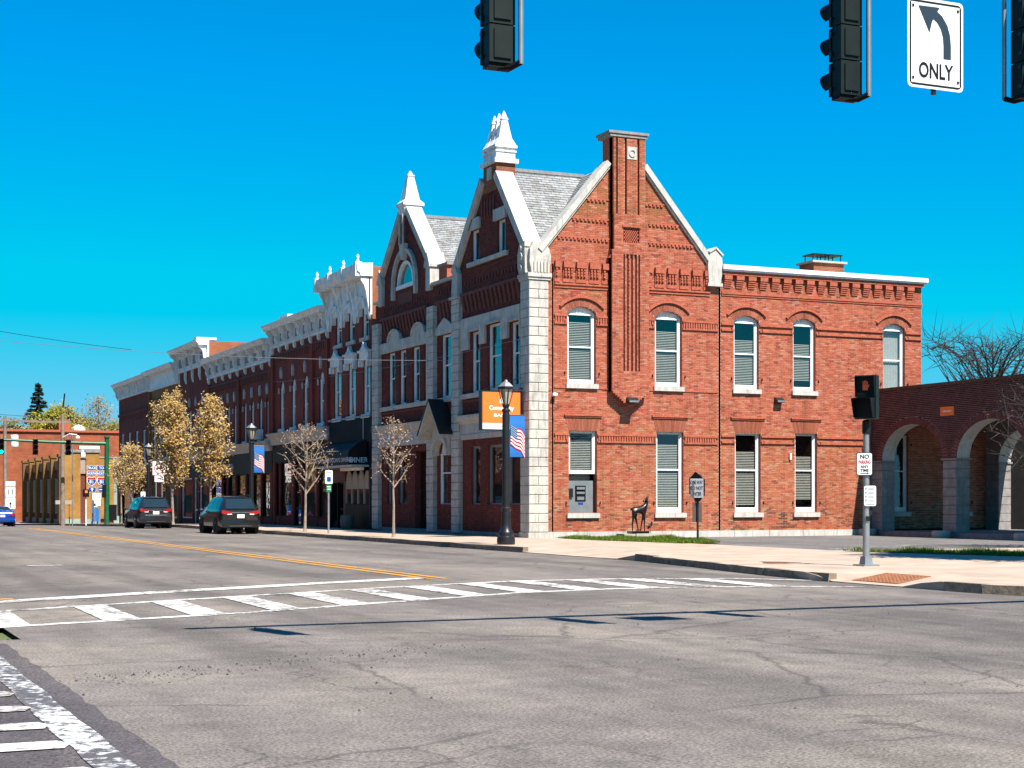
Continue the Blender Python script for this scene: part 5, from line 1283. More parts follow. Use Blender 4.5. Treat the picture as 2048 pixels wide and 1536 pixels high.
# ================================================================ street furniture
def zs(y): return .15+g(y)
M['lampglass'] = mat('lantern_glass', (.62,.56,.42), .3, .08, 5)
def lamp_post(y, label, banner=None):
    x = -4.2; z = zs(y); t = thing('street_lamp', label, 'street lamp', (x,y,z), 'black lantern lamp posts')
    b = MB(Fr((x,y,z),(1,0,0),(0,1,0)))
    b.lathe([(.27,0),(.28,.10),(.27,.22),(.22,.26),(.235,.33),(.21,.40),(.17,.46),(.145,.62),(.135,.95),(.13,1.0)], (0,0,0), 16); b.build('base', M['blackmetal'], t, smooth=True)
    b = MB(Fr((x,y,z),(1,0,0),(0,1,0)))
    b.lathe([(.125,1.0),(.150,1.04),(.155,1.10),(.115,1.14),(.118,1.5),(.115,3.9),(.10,4.0),(.125,4.03),(.125,4.08),(.09,4.12)], (0,0,0), 16); b.build('shaft', M['blackmetal'], t, smooth=True)
    b = MB(Fr((x,y,z),(1,0,0),(0,1,0))); b.lathe([(.08,4.12),(.12,4.2),(.12,4.24),(.10,4.26)], (0,0,0), 8)
    n = 6
    for k in range(n):
        a = 2*math.pi*(k+.5)/n; b.tube([(.11*math.cos(a),.11*math.sin(a),4.25),(.235*math.cos(a),.235*math.sin(a),4.72)], .014, 5)
    b.lathe([(.25,4.70),(.275,4.72),(.275,4.76),(.25,4.78)], (0,0,0), 6); b.build('lantern_frame', M['blackmetal'], t)
    b = MB(Fr((x,y,z),(1,0,0),(0,1,0))); b.lathe([(.095,4.26),(.215,4.70)], (0,0,0), 6); b.build('lantern_glass', M['lampglass'], t)
    b = MB(Fr((x,y,z),(1,0,0),(0,1,0))); b.lathe([(.262,4.781),(.13,4.90),(.06,4.94),(.045,4.98),(.015,5.0)], (0,0,0), 6); b.build('lantern_roof', M['tin'], t)
    if banner:
        for zz in (2.66, 3.93):
            b = MB(); b.tube([(x+.1,y-.0,z+zz),(x+.62,y,z+zz)], .012, 6); b.build('banner_arm', M['blackmetal'], t)
    return t
def flag_banner(y, label):
    """blue banner with a waving striped flag; flat print laid on the cloth"""
    x = -4.2; z = zs(y); fr = southf(y-.012, x+.12, z); t = thing('banner', label, 'banner', (x+.36,y,z+3.3), 'flag banners on lamp posts')
    b = MB(fr); N = 10
    for k in range(N):
        za, zb = 2.66+1.26*k/N, 2.66+1.26*(k+1)/N; na, nb = .012*math.sin(k*1.1), .012*math.sin((k+1)*1.1)
        b.add([(0,na,za),(.5,na,za),(.5,nb,zb),(0,nb,zb)], [(0,1,2,3)])
    cl = b.build('banner_cloth', M['banner'], t)
    def wav(u, v):                           # u,v in 0..1 of the flag, drooping to the right
        return (.02+.47*u, 3.66-.30*u**1.5-.09*math.sin(u*6.5)*u-v*(.62+.12*u)-.02)
    def patch(name, u0, u1, v0, v1, n, m):
        q = MB(fr); S = 10
        for k in range(S):
            ua, ub = u0+(u1-u0)*k/S, u0+(u1-u0)*(k+1)/S
            p = [wav(ua,v0), wav(ub,v0), wav(ub,v1), wav(ua,v1)]; q.add([(a,n,c) for a, c in p], [(0,1,2,3)])
        return q.build(name, m, cl)
    patch('flag_field', 0, 1, 0, 1, .018, M['signwhite'])
    for k in range(7): patch('flag_stripe', .48 if k < 4 else 0, 1, (2*k)/13, (2*k+1)/13, .021, M['signred'])
    patch('flag_canton', 0, .48, 0, 7/13, .023, mat('canton_blue', (.01,.10,.24), .7, .1, 3))
    q = MB(fr)
    for i in range(5):
        for j in range(5):
            c = wav(.06+.09*i, .05+.10*j); q.add([(c[0]-.013,.026,c[1]),(c[0],.026,c[1]-.013),(c[0]+.013,.026,c[1]),(c[0],.026,c[1]+.013)], [(0,1,2,3)])
    q.build('flag_stars', M['signwhite'], cl, kind='stuff')
lamp_post(-7.47, 'black lantern lamp post at the bank corner, nearest of the three', True)
lamp_post(22.74, 'black lantern lamp post with banner behind the nearer black SUV', True)
lamp_post(47.68, 'black lantern lamp post behind the red ring sign, farthest of the three')
flag_banner(-7.47, 'blue banner with waving flag hung on the lamp post at the bank corner')
flag_banner(22.74, 'blue banner with waving flag hung on the lamp post behind the nearer SUV')
# projecting bank sign
sg = thing('projecting_sign', 'orange Community Bank sign with white foot strip projecting from the bank corner', 'sign', (-.9,.5,4.0))
b = MB(); b.box(-1.72,-.14,.42,.62,3.98,5.40); b.build('sign_box', M['blackmetal'], sg)
f_ = southf(.42); b = MB(f_); b.box(-1.66,-.20,0,.012,4.24,5.34); b.build('orange_panel', M['orange'], sg); b = MB(f_); b.box(-1.66,-.20,0,.012,4.02,4.235); b.build('white_panel', M['signwhite'], sg)
text_mesh('Community', f_, -.93, 4.76, .016, .21, M['signwhite'], parent=sg, bold=.025, wide=.92)
text_mesh('BANK', f_, -.93, 4.52, .016, .11, M['signwhite'], parent=sg, bold=.02, wide=1.5); text_mesh('24 hour ATM', f_, -.93, 4.13, .016, .09, M['tin'], parent=sg)
b = MB(f_); b.prism([(-1.0,4.95),(-.86,4.95),(-.86,5.06),(-.93,5.13),(-1.0,5.06)], .012, .016); b.build('emblem', M['signwhite'], sg)
b = MB(); b.tube([(-.14,.52,5.5),(0,.52,5.5)], .03, 6); b.tube([(-1.6,.52,5.42),(-.1,.52,5.9)], .012, 5); b.build('sign_bracket', M['blackmetal'], sg)
# signal pole with pedestrian head
px, py = -3.77, -24.87
sp = thing('pedestrian_signal', 'pedestrian signal on silver pole with no parking sign, by the corner ramp', 'traffic signal', (px,py,.15))
L_ = Fr((px,py,.15),(1,0,0),(0,1,0))
b = MB(L_); b.lathe([(.072,.12),(.066,1.2),(.060,2.75)], (0,0,0), 16); b.build('pole', M['galv'], sp, smooth=True)
b = MB(L_); b.box(-.19,.19,-.19,.19,0,.035); b.frustum(0,0,.035,.20,.10,.10,.08,.08); b.build('pole_base', M['galv'], sp)
b = MB(L_); b.lathe([(.075,2.70),(.082,2.74),(.082,2.95),(.05,2.99)], (0,0,0), 10); b.build('collar', M['greendk'], sp)
VL = Fr((px,py,.15), (math.cos(rad(-40)),math.sin(rad(-40)),0), (-math.sin(rad(40)),-math.cos(rad(40)),0))   # n points towards the viewer's left
VL.u = Vector((.60,-.80,0)); VL.n = Vector((-.80,-.60,0))
for k, z_ in enumerate((3.46, 3.01)):
    b = MB(VL); b.box(-.22,.22,-.16,.06,z_,z_+.44); hd = b.build('signal_head', M['greendk'], sp)
    b = MB(VL); b.box(-.18,.18,.061,.066,z_+.04,z_+.40); b.build('lens', M['signblack'], hd)
    b = MB(VL)                               # open visor
    ln = .10 if k == 0 else .34
    b.add([(-.20,.06,z_+.42),(.20,.06,z_+.42),(.20,.06+ln,z_+.41),(-.20,.06+ln,z_+.41),(-.20,.06,z_+.02),(.20,.06,z_+.02),(.20,.06+ln*.45,z_+.02),(-.20,.06+ln*.45,z_+.02)], [(0,1,2,3),(0,3,7,4),(1,5,6,2)])
    b.build('visor', M['black'], hd)
    if k == 0:
        q = MB(VL); HANDM = mat_emit('walk_orange', (.40,.06,.01), .12)
        q.box(-.055,.055,.067,.071,z_+.13,z_+.24)
        for i in range(4): q.box(-.055+.029*i,-.033+.029*i,.067,.071,z_+.241,z_+.31+.02*(i in (1,2)))
        q.prism([(.056,z_+.17),(.09,z_+.23),(.075,z_+.25),(.056,z_+.22)], .067, .071); q.build('hand_symbol', HANDM, hd)
FV = Fr((px,py,.15), (.9147,-.4042,0), (-.4042,-.9147,0))      # plates turned to the crossing
def round_plate(fr, cu, z0_, w, h, n, m, parent, name='plate', r=.035, t=.004):
    b = MB(fr); o = []
    for (cx_, cz_, a0) in ((cu+w/2-r,z0_+h-r,0),(cu-w/2+r,z0_+h-r,90),(cu-w/2+r,z0_+r,180),(cu+w/2-r,z0_+r,270)):
        for k in range(4): a = rad(a0+30*k); o.append((cx_+r*math.cos(a), cz_+r*math.sin(a)))
    b.prism(o, n, n+t); return b.build(name, m, parent)
p1 = round_plate(FV,-.055,1.85,.33,.47,.085,M['signblack'],sp,'no_parking_sign'); round_plate(FV,-.055,1.864,.302,.442,.0895,M['signwhite'],p1,'sign_face')
text_mesh('NO',FV,-.055,2.235,.096,.09,M['signblack'],parent=p1,bold=.035); text_mesh('PARKING',FV,-.055,2.125,.096,.075,M['signred'],parent=p1,wide=.62,bold=.04); text_mesh('ANY',FV,-.055,2.03,.096,.06,M['signblack'],parent=p1,bold=.035); text_mesh('TIME',FV,-.055,1.955,.096,.06,M['signblack'],parent=p1,bold=.035)
b = MB(FV); b.box(-.14,.0,.094,.097,1.888,1.902); b.prism([(0,1.875),(.035,1.895),(0,1.915)], .094, .097); b.build('arrow', M['signblack'], p1)
p2 = round_plate(FV,.06,1.22,.26,.43,.085,M['signblack'],sp,'push_button_sign'); round_plate(FV,.06,1.228,.244,.414,.0895,M['signwhite'],p2,'sign_face')
b = MB(FV)
for k in range(4): b.box(-.035,-.015,.094,.097,1.32+.08*k,1.365+.08*k); b.box(.02,.15,.094,.097,1.325+.08*k,1.332+.08*k); b.box(.02,.13,.094,.097,1.35+.08*k,1.356+.08*k)
b.box(-.02,.15,.094,.097,1.26,1.268); b.build('fine_print', M['signblack'], p2, kind='stuff')
b = MB(FV); b.lathe([(.05,0),(.05,.10)], (.07,.0,1.05), 10); b.box(-.02,.05,.02,.09,.92,1.02); b.build('push_button', M['blackmetal'], sp)
# wrong-way sign on the grass
ow = thing('do_not_enter_sign', 'tilted dark one way do not enter sign on thin post before the brick wall', 'sign', (3.26,-6.16,.155))
b = MB(); b.box(3.235,3.285,-6.185,-6.135,.155,2.05); b.build('post', M['blackmetal'], ow)
DN = Fr((3.26,-6.16,.155),(.35,-.937,0),(-.937,-.35,0)); DN.u = Vector((.45,-.893,0)); DN.n = Vector((-.893,-.45,0))
b = MB(DN); b.prism([(-.30,1.55),(-.30,2.05),(-.06,2.28),(.30,2.02),(.30,1.50),(.04,1.26)], .03, .045); dp = b.build('octagon_plate', M['signblack'], ow)
b = MB(DN); b.prism([(-.25,1.42),(-.25,2.05),(.25,2.05),(.25,1.42)], .046, .052); b.build('sign_face', M['signwhite'], dp)
for s_, z_ in (('ONE WAY',1.93),('DO NOT',1.74),('ENTER',1.55)): text_mesh(s_, DN, 0, z_, .056, .12, M['signblack'], parent=dp, wide=.62 if len(s_) > 6 else .72, bold=.015)
DF = Fr((3.26,-6.16,.155),(.9147,-.4042,0),(-.4042,-.9147,0))
b = MB(DF); b.prism([(-.17,1.45),(-.17,1.85),(-.05,2.2),(.12,2.2),(.22,1.9),(.22,1.5),(.08,1.28),(-.08,1.28)], -.04, -.028); b.build('back_plate', mat('brown_plate', (.13,.085,.075), .7, .2, 4), ow)
b = MB(DF); b.box(-.17,.14,-.04,-.026,.62,1.27); b.build('lower_plate', bpy.data.materials['brown_plate'], ow)
# deer statue --------------------------------------------------------
def skin(name, verts, edges, radii, m, parent, sub=2, smooth=True):
    me = bpy.data.meshes.new(name); me.from_pydata(verts, edges, []); o = bpy.data.objects.new(name, me); COL.objects.link(o)
    o.modifiers.new('s','SKIN'); o.modifiers.new('d','SUBSURF').levels = sub; o.modifiers['d'].render_levels = sub
    for i, r_ in enumerate(radii):
        sv = me.skin_vertices[0].data[i]; sv.radius = (r_, r_) if not isinstance(r_, tuple) else r_; sv.use_root = (i == 0)
    dg = bpy.context.evaluated_depsgraph_get(); me2 = bpy.data.meshes.new_from_object(o.evaluated_get(dg)); bpy.data.objects.remove(o); bpy.data.meshes.remove(me)
    me2.materials.clear(); me2.materials.append(m)
    me2.polygons.foreach_set('use_smooth', [True]*len(me2.polygons))
    o = bpy.data.objects.new(name, me2); COL.objects.link(o)
    if parent is not None: attach(o, parent)
    return o
BR = mat('dark_bronze', (.022,.016,.013), .32, .35, 9, metal=.5)
dx, dy, dz = 3.85, -1.0, .36
deer = thing('deer_statue', 'dark bronze doe statue standing on a slab before the brick wall, head turned back', 'statue', (dx,dy,.16))
D = lambda x, y, z: (dx+x, dy+y, dz+z)
V = [D(-.18,0,.80),D(.05,0,.78),D(.22,0,.80),D(.30,0,.98),D(.32,0,1.12),D(.25,-.05,1.16),D(.12,-.10,1.08),                # body, neck, head turned left
     D(-.24,-.09,.70),D(-.29,-.10,.42),D(-.31,-.10,.22),D(-.31,-.10,.02),                    # near hind
     D(-.12,.09,.68),D(-.06,.10,.42),D(0.0,.10,.22),D(.03,.10,.02),                            # far hind
     D(.16,-.08,.64),D(.09,-.09,.40),D(.05,-.09,.20),D(.02,-.09,.02),                                    # near fore
     D(.26,.08,.64),D(.28,.09,.40),D(.28,.09,.20),D(.29,.09,.02), D(-.30,0,.84),D(-.33,0,.76)]
E_ = [(0,1),(1,2),(2,3),(3,4),(4,5),(5,6),(0,7),(7,8),(8,9),(9,10),(0,11),(11,12),(12,13),(13,14),(2,15),(15,16),(16,17),(17,18),(2,19),(19,20),(20,21),(21,22),(0,23),(23,24)]
Rr = [.135,.125,.125,.075,.06,.062,.028, .085,.038,.024,.02, .085,.038,.024,.02, .065,.034,.022,.02, .065,.034,.022,.02, .05,.02]
skin('body', V, E_, Rr, BR, deer)
for s in (-1, 1):
    b = MB(); b.add([D(.30,.05*s,1.16),D(.35,.05*s,1.15),D(.40+.02*s,.07*s,1.32),D(.345,.075*s,1.24),D(.33,.09*s,1.2)], [(0,1,2),(0,2,3),(1,4,2),(0,3,4,1),(3,2,4)]); b.build('ear', BR, deer)
b = MB(); b.prismv([(dx-.42,dy-.28),(dx-.1,dy-.32),(dx+.3,dy-.25),(dx+.44,dy),(dx+.3,dy+.25),(dx-.35,dy+.25)], dz-.06, dz+.015); b.build('bronze_ground', BR, deer)
b = MB(); b.box(dx-.28,dx+.95,dy-.35,dy+.3,.14,.30); b.box(dx-.75,dx-.29,dy-.3,dy+.3,.14,.29); b.build('slab', M['concrete'], deer)
fw = thing('bird_statue', 'small bronze bird figure beside the doe statue front legs', 'statue', (dx+.47,dy,.30))
V = [D(.36,.0,.10),D(.42,0,.17),D(.50,0,.22),D(.54,0,.33),D(.50,0,.36)]; skin('body', V, [(0,1),(1,2),(2,3),(3,4)], [.025,.055,.05,.032,.035], BR, fw)
b = MB(); b.tube([D(.42,.02,.14),D(.43,.02,-.06)], .010, 6); b.tube([D(.46,-.02,.16),D(.47,-.02,-.06)], .010, 6); b.build('leg', BR, fw)

# iron plates in the pavement
def flat_thing(name, label, pts, z, m, cat, ribs=None):
    b = MB(); b.prismv(pts, z-.01, z+.012); t = b.build(name, m); tag(t, label, cat); return t
b = MB(); tp_ = [(-6.2,-27.75),(-5.1,-27.3),(-5.1,-28.6),(-6.2,-29.1)]
b.add([(x_, y_, sw_z(x_,y_)+.012) for x_, y_ in tp_]+[(x_, y_, sw_z(x_,y_)-.03) for x_, y_ in tp_], [(0,1,2,3),(4,5,6,7)]+[(i,(i+1) % 4,4+(i+1) % 4,4+i) for i in range(4)]); gr = tag(b.build('tactile_plate', M['rust']), 'rust coloured tactile plate set in the corner ramp', 'tactile plate')
b = MB()
for i in range(10):
    for j in range(11):
        x_, y_ = -6.14+.105*i, -27.85+.04*i-.108*j; zz = sw_z(x_,y_)+.012; b.frustum(x_, y_, zz, zz+.008, .028, .028, .016, .016)
b.build('domes', M['rust'], gr, kind='stuff')
flat_thing('manhole_cover', 'small rusty iron cover in the sidewalk left of the signal pole', [(-4.6+.33*math.cos(k*.524), -22.9+.33*math.sin(k*.524)) for k in range(12)], sw_z(-4.6,-22.9)+.002, M['rust'], 'manhole cover')
# signs on the sidewalk
def sign_post(x, y, z1, m=None, two=None):
    b = MB()
    for dx_ in ((-two/2, two/2) if two else (0,)): b.box(x+dx_-.03,x+dx_+.03,y-.03,y+.03,g(y)+.12,z1)
    return b
hp = thing('parking_sign', 'accessible parking sign with green plate on post before the diner', 'sign', (-4.2,10.5,zs(10.5)))
b = sign_post(-4.2,10.5,2.75); b.build('post', M['galv'], hp)
HF = southf(10.46,-4.2,0); p = round_plate(HF,0,2.15,.33,.56,.005,M['signgreen'],hp,'sign_plate'); round_plate(HF,0,2.16,.31,.54,.010,M['signwhite'],p,'sign_face')
round_plate(HF,0,2.24,.17,.20,.016,M['signblue'],p,'wheelchair_symbol'); q = MB(HF); q.box(-.11,.11,.015,.018,2.60,2.625); q.box(-.09,.09,.015,.018,2.54,2.565); q.build('fine_print', M['signgreen'], p, kind='stuff')
p = round_plate(HF,0,1.82,.22,.30,.005,M['signgreen'],hp,'green_plate'); q = MB(HF); q.box(-.08,.08,.009,.012,2.02,2.05); q.box(-.06,.08,.009,.012,1.92,1.955); q.build('fine_print', M['signwhite'], p, kind='stuff')
nt = thing('no_trucks_sign', 'white prohibition sign with red ring and slash, arrow plate below, behind the far SUV', 'sign', (-4.0,45.7,zs(45.7)))
b = sign_post(-3.95,45.7,g(45)+3.6,two=.36); b.build('posts', M['galv'], nt)
NF = southf(45.64,-3.95,g(45.7)); p = round_plate(NF,0,3.13,.80,.84,0,M['signwhite'],nt,'sign_plate')
b = MB(NF)
for k in range(24):
    a0, a1 = 2*math.pi*k/24, 2*math.pi*(k+1)/24; b.prism([(.32*math.cos(a),3.55+.32*math.sin(a)) for a in (a0,a1)]+[(.27*math.cos(a),3.55+.27*math.sin(a)) for a in (a1,a0)], .005, .009)
b.build('red_ring', M['signred'], p)
b = MB(NF); b.prism([(-.22,3.72),(-.19,3.76),(.22,3.36),(.19,3.33)], .012, .016); b.build('red_slash', M['signred'], p)
b = MB(NF); b.prism([(-.19,3.46),(-.19,3.54),(-.12,3.56),(-.05,3.56),(-.03,3.52),(.0,3.52),(.0,3.64),(.19,3.64),(.19,3.50),(-.05,3.50),(-.08,3.46)], .006, .010); b.build('truck_symbol', M['signblack'], p)
p = round_plate(NF,0,2.72,.56,.38,0,M['signwhite'],nt,'arrow_plate'); b = MB(NF); b.box(-.16,.08,.005,.008,2.885,2.925); b.prism([(.06,2.84),(.18,2.905),(.06,2.97)], .005, .009); b.build('arrow', M['signblack'], p)
pk = thing('small_white_sign', 'small white notice sign on thin post left of the red ring sign', 'sign', (-4.1,50,zs(50))); b = sign_post(-4.1,50,2.2); b.build('post', M['galv'], pk); p = round_plate(southf(49.95,-4.1,g(50)),0,1.75,.30,.45,0,M['signwhite'],pk,'sign_face'); q = MB(southf(49.95,-4.1,g(50))); q.box(-.06,.07,.006,.009,1.86,1.92); q.box(-.02,.08,.006,.009,1.96,2.01); q.build('fine_print', M['signblack'], p, kind='stuff')

# ---------------------------------------------------------------- near traffic signals on the mast arm
AY = CY+13.6
arm = thing('signal_mast', 'green mast arm of the near traffic signals, above the picture', 'mast arm', (CX+25,AY,0))
b = MB(); b.tube([(CX+5.2,AY,7.30),(CX+15,AY,7.30),(CX+25,AY,7.30)], [.085,.12,.15], 10); b.build('arm', M['green'], arm, smooth=True)
b = MB(); b.tube([(CX+25,AY,0.1),(CX+25,AY,7.0)], [.19,.15], 12); b.build('pole', M['green'], arm, smooth=True)
RED = mat('red_lens', (.42,.02,.03), .2, .1, 5); AMB = mat('amber_lens', (.20,.17,.16), .2, .1, 5); GRN = mat('green_lens', (.03,.22,.14), .2, .1, 5)
def signal(x, zb, face, label, side=1):
    """face +1 looks up the street (+Y), -1 looks at the camera side"""
    t = thing('traffic_signal', label, 'traffic signal', (x,AY,zb), 'near overhead signals')
    fr = Fr((x,AY,zb),(1,0,0),(0,face,0)); w, S = .128, .358
    for k in range(3):
        z_ = k*S+.02; b = MB(fr); b.box(-w,w,-.12,.06,z_,z_+S-.014)
        b.box(-w-.012,w+.012,.045,.075,z_+.004,z_+S-.02); b.box(-.085,.085,-.135,-.119,z_+.04,z_+S-.05); h = b.build('signal_section', M['greendk'], t)
        b = MB(Fr((x,AY,zb+z_+S/2),(1,0,0),(0,face,0))); N = 14
        b.add([(.112*math.cos(2*math.pi*i/N),.085,.112*math.sin(2*math.pi*i/N)) for i in range(N)]+[(0,.10,0)], [(i,(i+1) % N,N) for i in range(N)]); b.build('lens', (GRN,AMB,RED)[k], h)
        b = MB(Fr((x,AY,zb+z_+S/2),(1,0,0),(0,face,0))); vs_ = []; fs = []; A0, A1 = rad(-38), rad(218)
        for i in range(N+1):
            a = A0+(A1-A0)*i/N; s_ = math.sin(a); ln = .06+.17*max(0, .5+.5*s_)**.7
            for r_ in (.122,.128): vs_ += [(r_*math.cos(a),.075,r_*math.sin(a)),(r_*math.cos(a),.075+ln,r_*math.sin(a)-.03*ln)]
        for i in range(N):
            o_ = i*4; fs += [(o_,o_+1,o_+5,o_+4),(o_+2,o_+6,o_+7,o_+3),(o_+1,o_+3,o_+7,o_+5)]
        b.add(vs_, fs); b.build('visor', M['black'], h)
        for s_ in (-1,1):
            for zz in (z_+.06,z_+S-.09): b = MB(fr); b.box(s_*(w+.012)-.012,s_*(w+.012)+.012,.02,.06,zz,zz+.035); b.build('latch', M['blackmetal'], h)
    b = MB(fr); b.box(-.13,.13,-.10,.04,-.02,.02); b.tube([(0,-.02,0),(side*.08,-.12,-.02),(side*.15,-.20,.02)], .03, 8); b.build('bottom_bracket', M['black'], t)
    b = MB(fr); b.tube([(side*.15,-.20,.0),(side*.15,-.20,7.30-zb)], .026, 10); b.build('support_pipe', M['galv'], t, smooth=True)
    b = MB(fr); b.tube([(0,-.02,3*S+.03),(side*.15,-.20,3*S+.06)], .028, 8); b.build('top_bracket', M['black'], t)
signal(CX+5.86, 5.50, 1, 'black three-lens traffic signal hanging at top centre')
signal(CX+9.73, 5.60, 1, 'black three-lens traffic signal hanging left of the turn-only sign')
signal(CX+12.12, 5.86, -1, 'traffic signal cut off by the top right corner, lenses facing the camera', -1)
on = thing('lane_sign', 'white left turn ONLY lane sign hanging between two signals', 'sign', (CX+10.83,AY,5.85))
OF = southf(AY-.06, CX+10.83, -.05); p = round_plate(OF,0,5.85,.72,.94,0,M['signwhite'],on,'sign_plate',.05,.006)
b = MB(OF)                                   # black border line
for (u0,u1,z0_,z1_) in ((-.30,.30,5.878,5.898),(-.30,.30,6.742,6.762),(-.334,-.314,5.91,6.73),(.314,.334,5.91,6.73)): b.box(u0,u1,.006,.009,z0_,z1_)
for (cx_,cz_,a0) in ((.30,6.728,0),(-.30,6.728,90),(-.30,5.912,180),(.30,5.912,270)):
    for k in range(4):
        a_, b_ = rad(a0+22.5*k), rad(a0+22.5*k+22.5); b.prism([(cx_+.03*math.cos(q),cz_+.03*math.sin(q)) for q in (a_,b_)]+[(cx_+.017*math.cos(q),cz_+.017*math.sin(q)) for q in (b_,a_)], .006, .009)
b.build('border', M['signblack'], p)
text_mesh('ONLY', OF, 0, 6.04, .010, .165, M['signblack'], parent=p, wide=.74, bold=.022)
ARW = mat('arrow_blue_black', (.012,.035,.06), .5, .1, 3)
b = MB(OF); path = [(.15,6.18),(.15,6.32),(.14,6.42),(.11,6.51),(.05,6.59),(-.03,6.64)]
L1 = []; L2 = []
for i, p_ in enumerate(path):
    d = Vector(path[min(i+1,5)])-Vector(path[max(i-1,0)]); d.normalize(); n_ = Vector((-d.y,d.x))*.048; L1.append((p_[0]+n_.x,p_[1]+n_.y)); L2.append((p_[0]-n_.x,p_[1]-n_.y))
for i in range(5): b.prism([L1[i],L1[i+1],L2[i+1],L2[i]], .007, .010)
b.prism([(-.22,6.705),(.05,6.71),(.002,6.64),(-.05,6.55),(-.08,6.44)], .0102, .0125); b.build('arrow', ARW, p)
b = MB(OF); b.tube([(0,-.03,5.80),(0,-.03,7.3)], .028, 8); b.build('hanger', M['blackmetal'], on)
for s_ in ((-.29,5.95),(.29,5.95),(.29,6.70),(-.29,6.70)): b = MB(OF); b.box(s_[0]-.012,s_[0]+.012,.006,.014,s_[1]-.012,s_[1]+.012); b.build('bolt', M['blackmetal'], p)

# ---------------------------------------------------------------- far corner: green mast, route signs, poles, wires
GY = 62.3; gx = -4.25; gz = g(GY)
gm = thing('green_signal_mast', 'green mast arm signal pole at the far corner', 'mast arm', (gx,GY,gz+.1))
b = MB(); b.tube([(gx,GY,gz+.1),(gx,GY,5.85)], [.20,.16], 12); b.lathe([(.21,5.85),(.21,5.97)], (gx,GY,0), 12); b.build('pole', M['green'], gm, smooth=True)
b = MB(); b.tube([(gx,GY,5.45),(gx-4,GY,5.52),(gx-9.5,GY,5.72)], [.14,.11,.07], 10); b.build('arm', M['green'], gm, smooth=True)
b = MB(); b.box(gx-.32,gx-.1,GY-.3,GY+.1,gz+2.0,gz+2.9); b.build('control_box', M['black'], gm); b = MB(); b.box(gx+.15,gx+.65,GY-.2,GY+.2,gz+.4,gz+1.5); b.build('control_box', M['black'], gm)
def far_signal(x, lit, label):
    t = thing('traffic_signal', label, 'traffic signal', (x,GY,4.6), 'far overhead signals')
    for k in range(3):
        z_ = 4.62+.36*k; b = MB(); b.box(x-.17,x+.17,GY-.1,GY+.12,z_,z_+.35); h = b.build('signal_section', M['greendk'], t)
        b = MB(southf(GY-.1,x,z_+.175)); b.prism([(.13*math.cos(i*.524),.13*math.sin(i*.524)) for i in range(12)], 0, .02); b.build('lens', mat_emit('lit_green', (.0,.75,.42), 1.6) if (lit and k == 0) else M['signblack'], h)
        b = MB(southf(GY-.1,x,z_+.175)); b.prism([(.16*math.cos(rad(i*20)),.16*math.sin(rad(i*20))) for i in range(10)]+[(.14*math.cos(rad(180-i*20)),.14*math.sin(rad(180-i*20))) for i in range(10)], .02, .25); b.build('visor', M['black'], h)
    b = MB(); b.box(x-.02,x+.02,GY-.02,GY+.02,5.70,5.95); b.build('hanger', M['galv'], t)
far_signal(-11.35, True, 'far traffic signal showing green at the left edge'); far_signal(-9.1, False, 'dark far traffic signal left of the utility pole'); far_signal(-6.9, False, 'dark far traffic signal right of the utility pole')
# route sign cluster
rx, ry = -4.35, 66.0; rz = g(ry)+.1
rt = thing('route_signs', 'cluster of blue and white interstate route signs on two posts at the far corner', 'sign', (rx,ry,rz))
b = MB(); b.box(rx-.40,rx-.33,ry-.03,ry+.03,rz,rz+4.2); b.box(rx+.20,rx+.27,ry-.03,ry+.03,rz,rz+4.2); b.build('posts', M['galv'], rt)
RF = southf(ry-.05, rx, rz)
def plate(u, z0_, w, h, m, txt=None, tm=None, edge=True, th=.5):
    p = round_plate(RF,u,z0_,w,h,0,M['signwhite'] if edge else m,rt,'sign_plate',.04)
    if edge: round_plate(RF,u,z0_+.02,w-.04,h-.04,.005,m,p,'sign_face',.03)
    if txt: text_mesh(txt,RF,u,z0_+h/2,.014,h*th,tm or M['signwhite'],parent=p,wide=.75 if len(txt) > 3 else 1,bold=.02)
    return p
plate(-.36,3.92,.66,.36,M['signblue'],'TRUCK'); plate(.34,3.92,.66,.36,M['signblue'],'TO'); plate(-.36,3.52,.66,.34,M['signblue'],'NORTH'); plate(.34,3.52,.66,.34,M['signblue'],'NORTH')
for u in (-.36,.36):
    b = MB(RF); b.prism([(u-.32,3.42),(u-.20,3.46),(u,3.42),(u+.20,3.46),(u+.32,3.42),(u+.34,3.15),(u+.22,2.92),(u,2.80),(u-.22,2.92),(u-.34,3.15)], 0, .005); p = b.build('shield', M['signwhite'], rt)
    b = MB(RF); b.prism([(u-.29,3.26),(u+.29,3.26),(u+.30,3.14),(u+.2,2.95),(u,2.84),(u-.2,2.95),(u-.30,3.14)], .006, .010); b.build('shield_blue', M['signblue'], p)
    b = MB(RF); b.prism([(u-.29,3.39),(u-.20,3.42),(u,3.39),(u+.20,3.42),(u+.29,3.39),(u+.29,3.28),(u-.29,3.28)], .006, .010); b.build('shield_red', M['signred'], p)
    text_mesh('81',RF,u,3.09,.014,.24,M['signwhite'],parent=p,bold=.02)
for u, d in ((-.33,0),(.36,1)):
    p = plate(u,2.34,.56,.38,M['signblue']); b = MB(RF)
    if d: b.box(u-.18,u+.04,.012,.016,2.50,2.56); b.prism([(u+.03,2.43),(u+.2,2.53),(u+.03,2.63)], .012, .016)
    else: b.box(u-.03,u+.03,.012,.016,2.40,2.55); b.prism([(u-.12,2.54),(u+.12,2.54),(u,2.66)], .012, .016)
    b.build('arrow', M['signwhite'], p)
plate(.0,1.80,.62,.48,M['signwhite'],None,None,False); text_mesh('TRUCK',RF,0,2.14,.010,.13,M['signblack'],parent=rt,wide=.8); text_mesh('ROUTE',RF,0,1.94,.010,.13,M['signblack'],parent=rt,wide=.8)
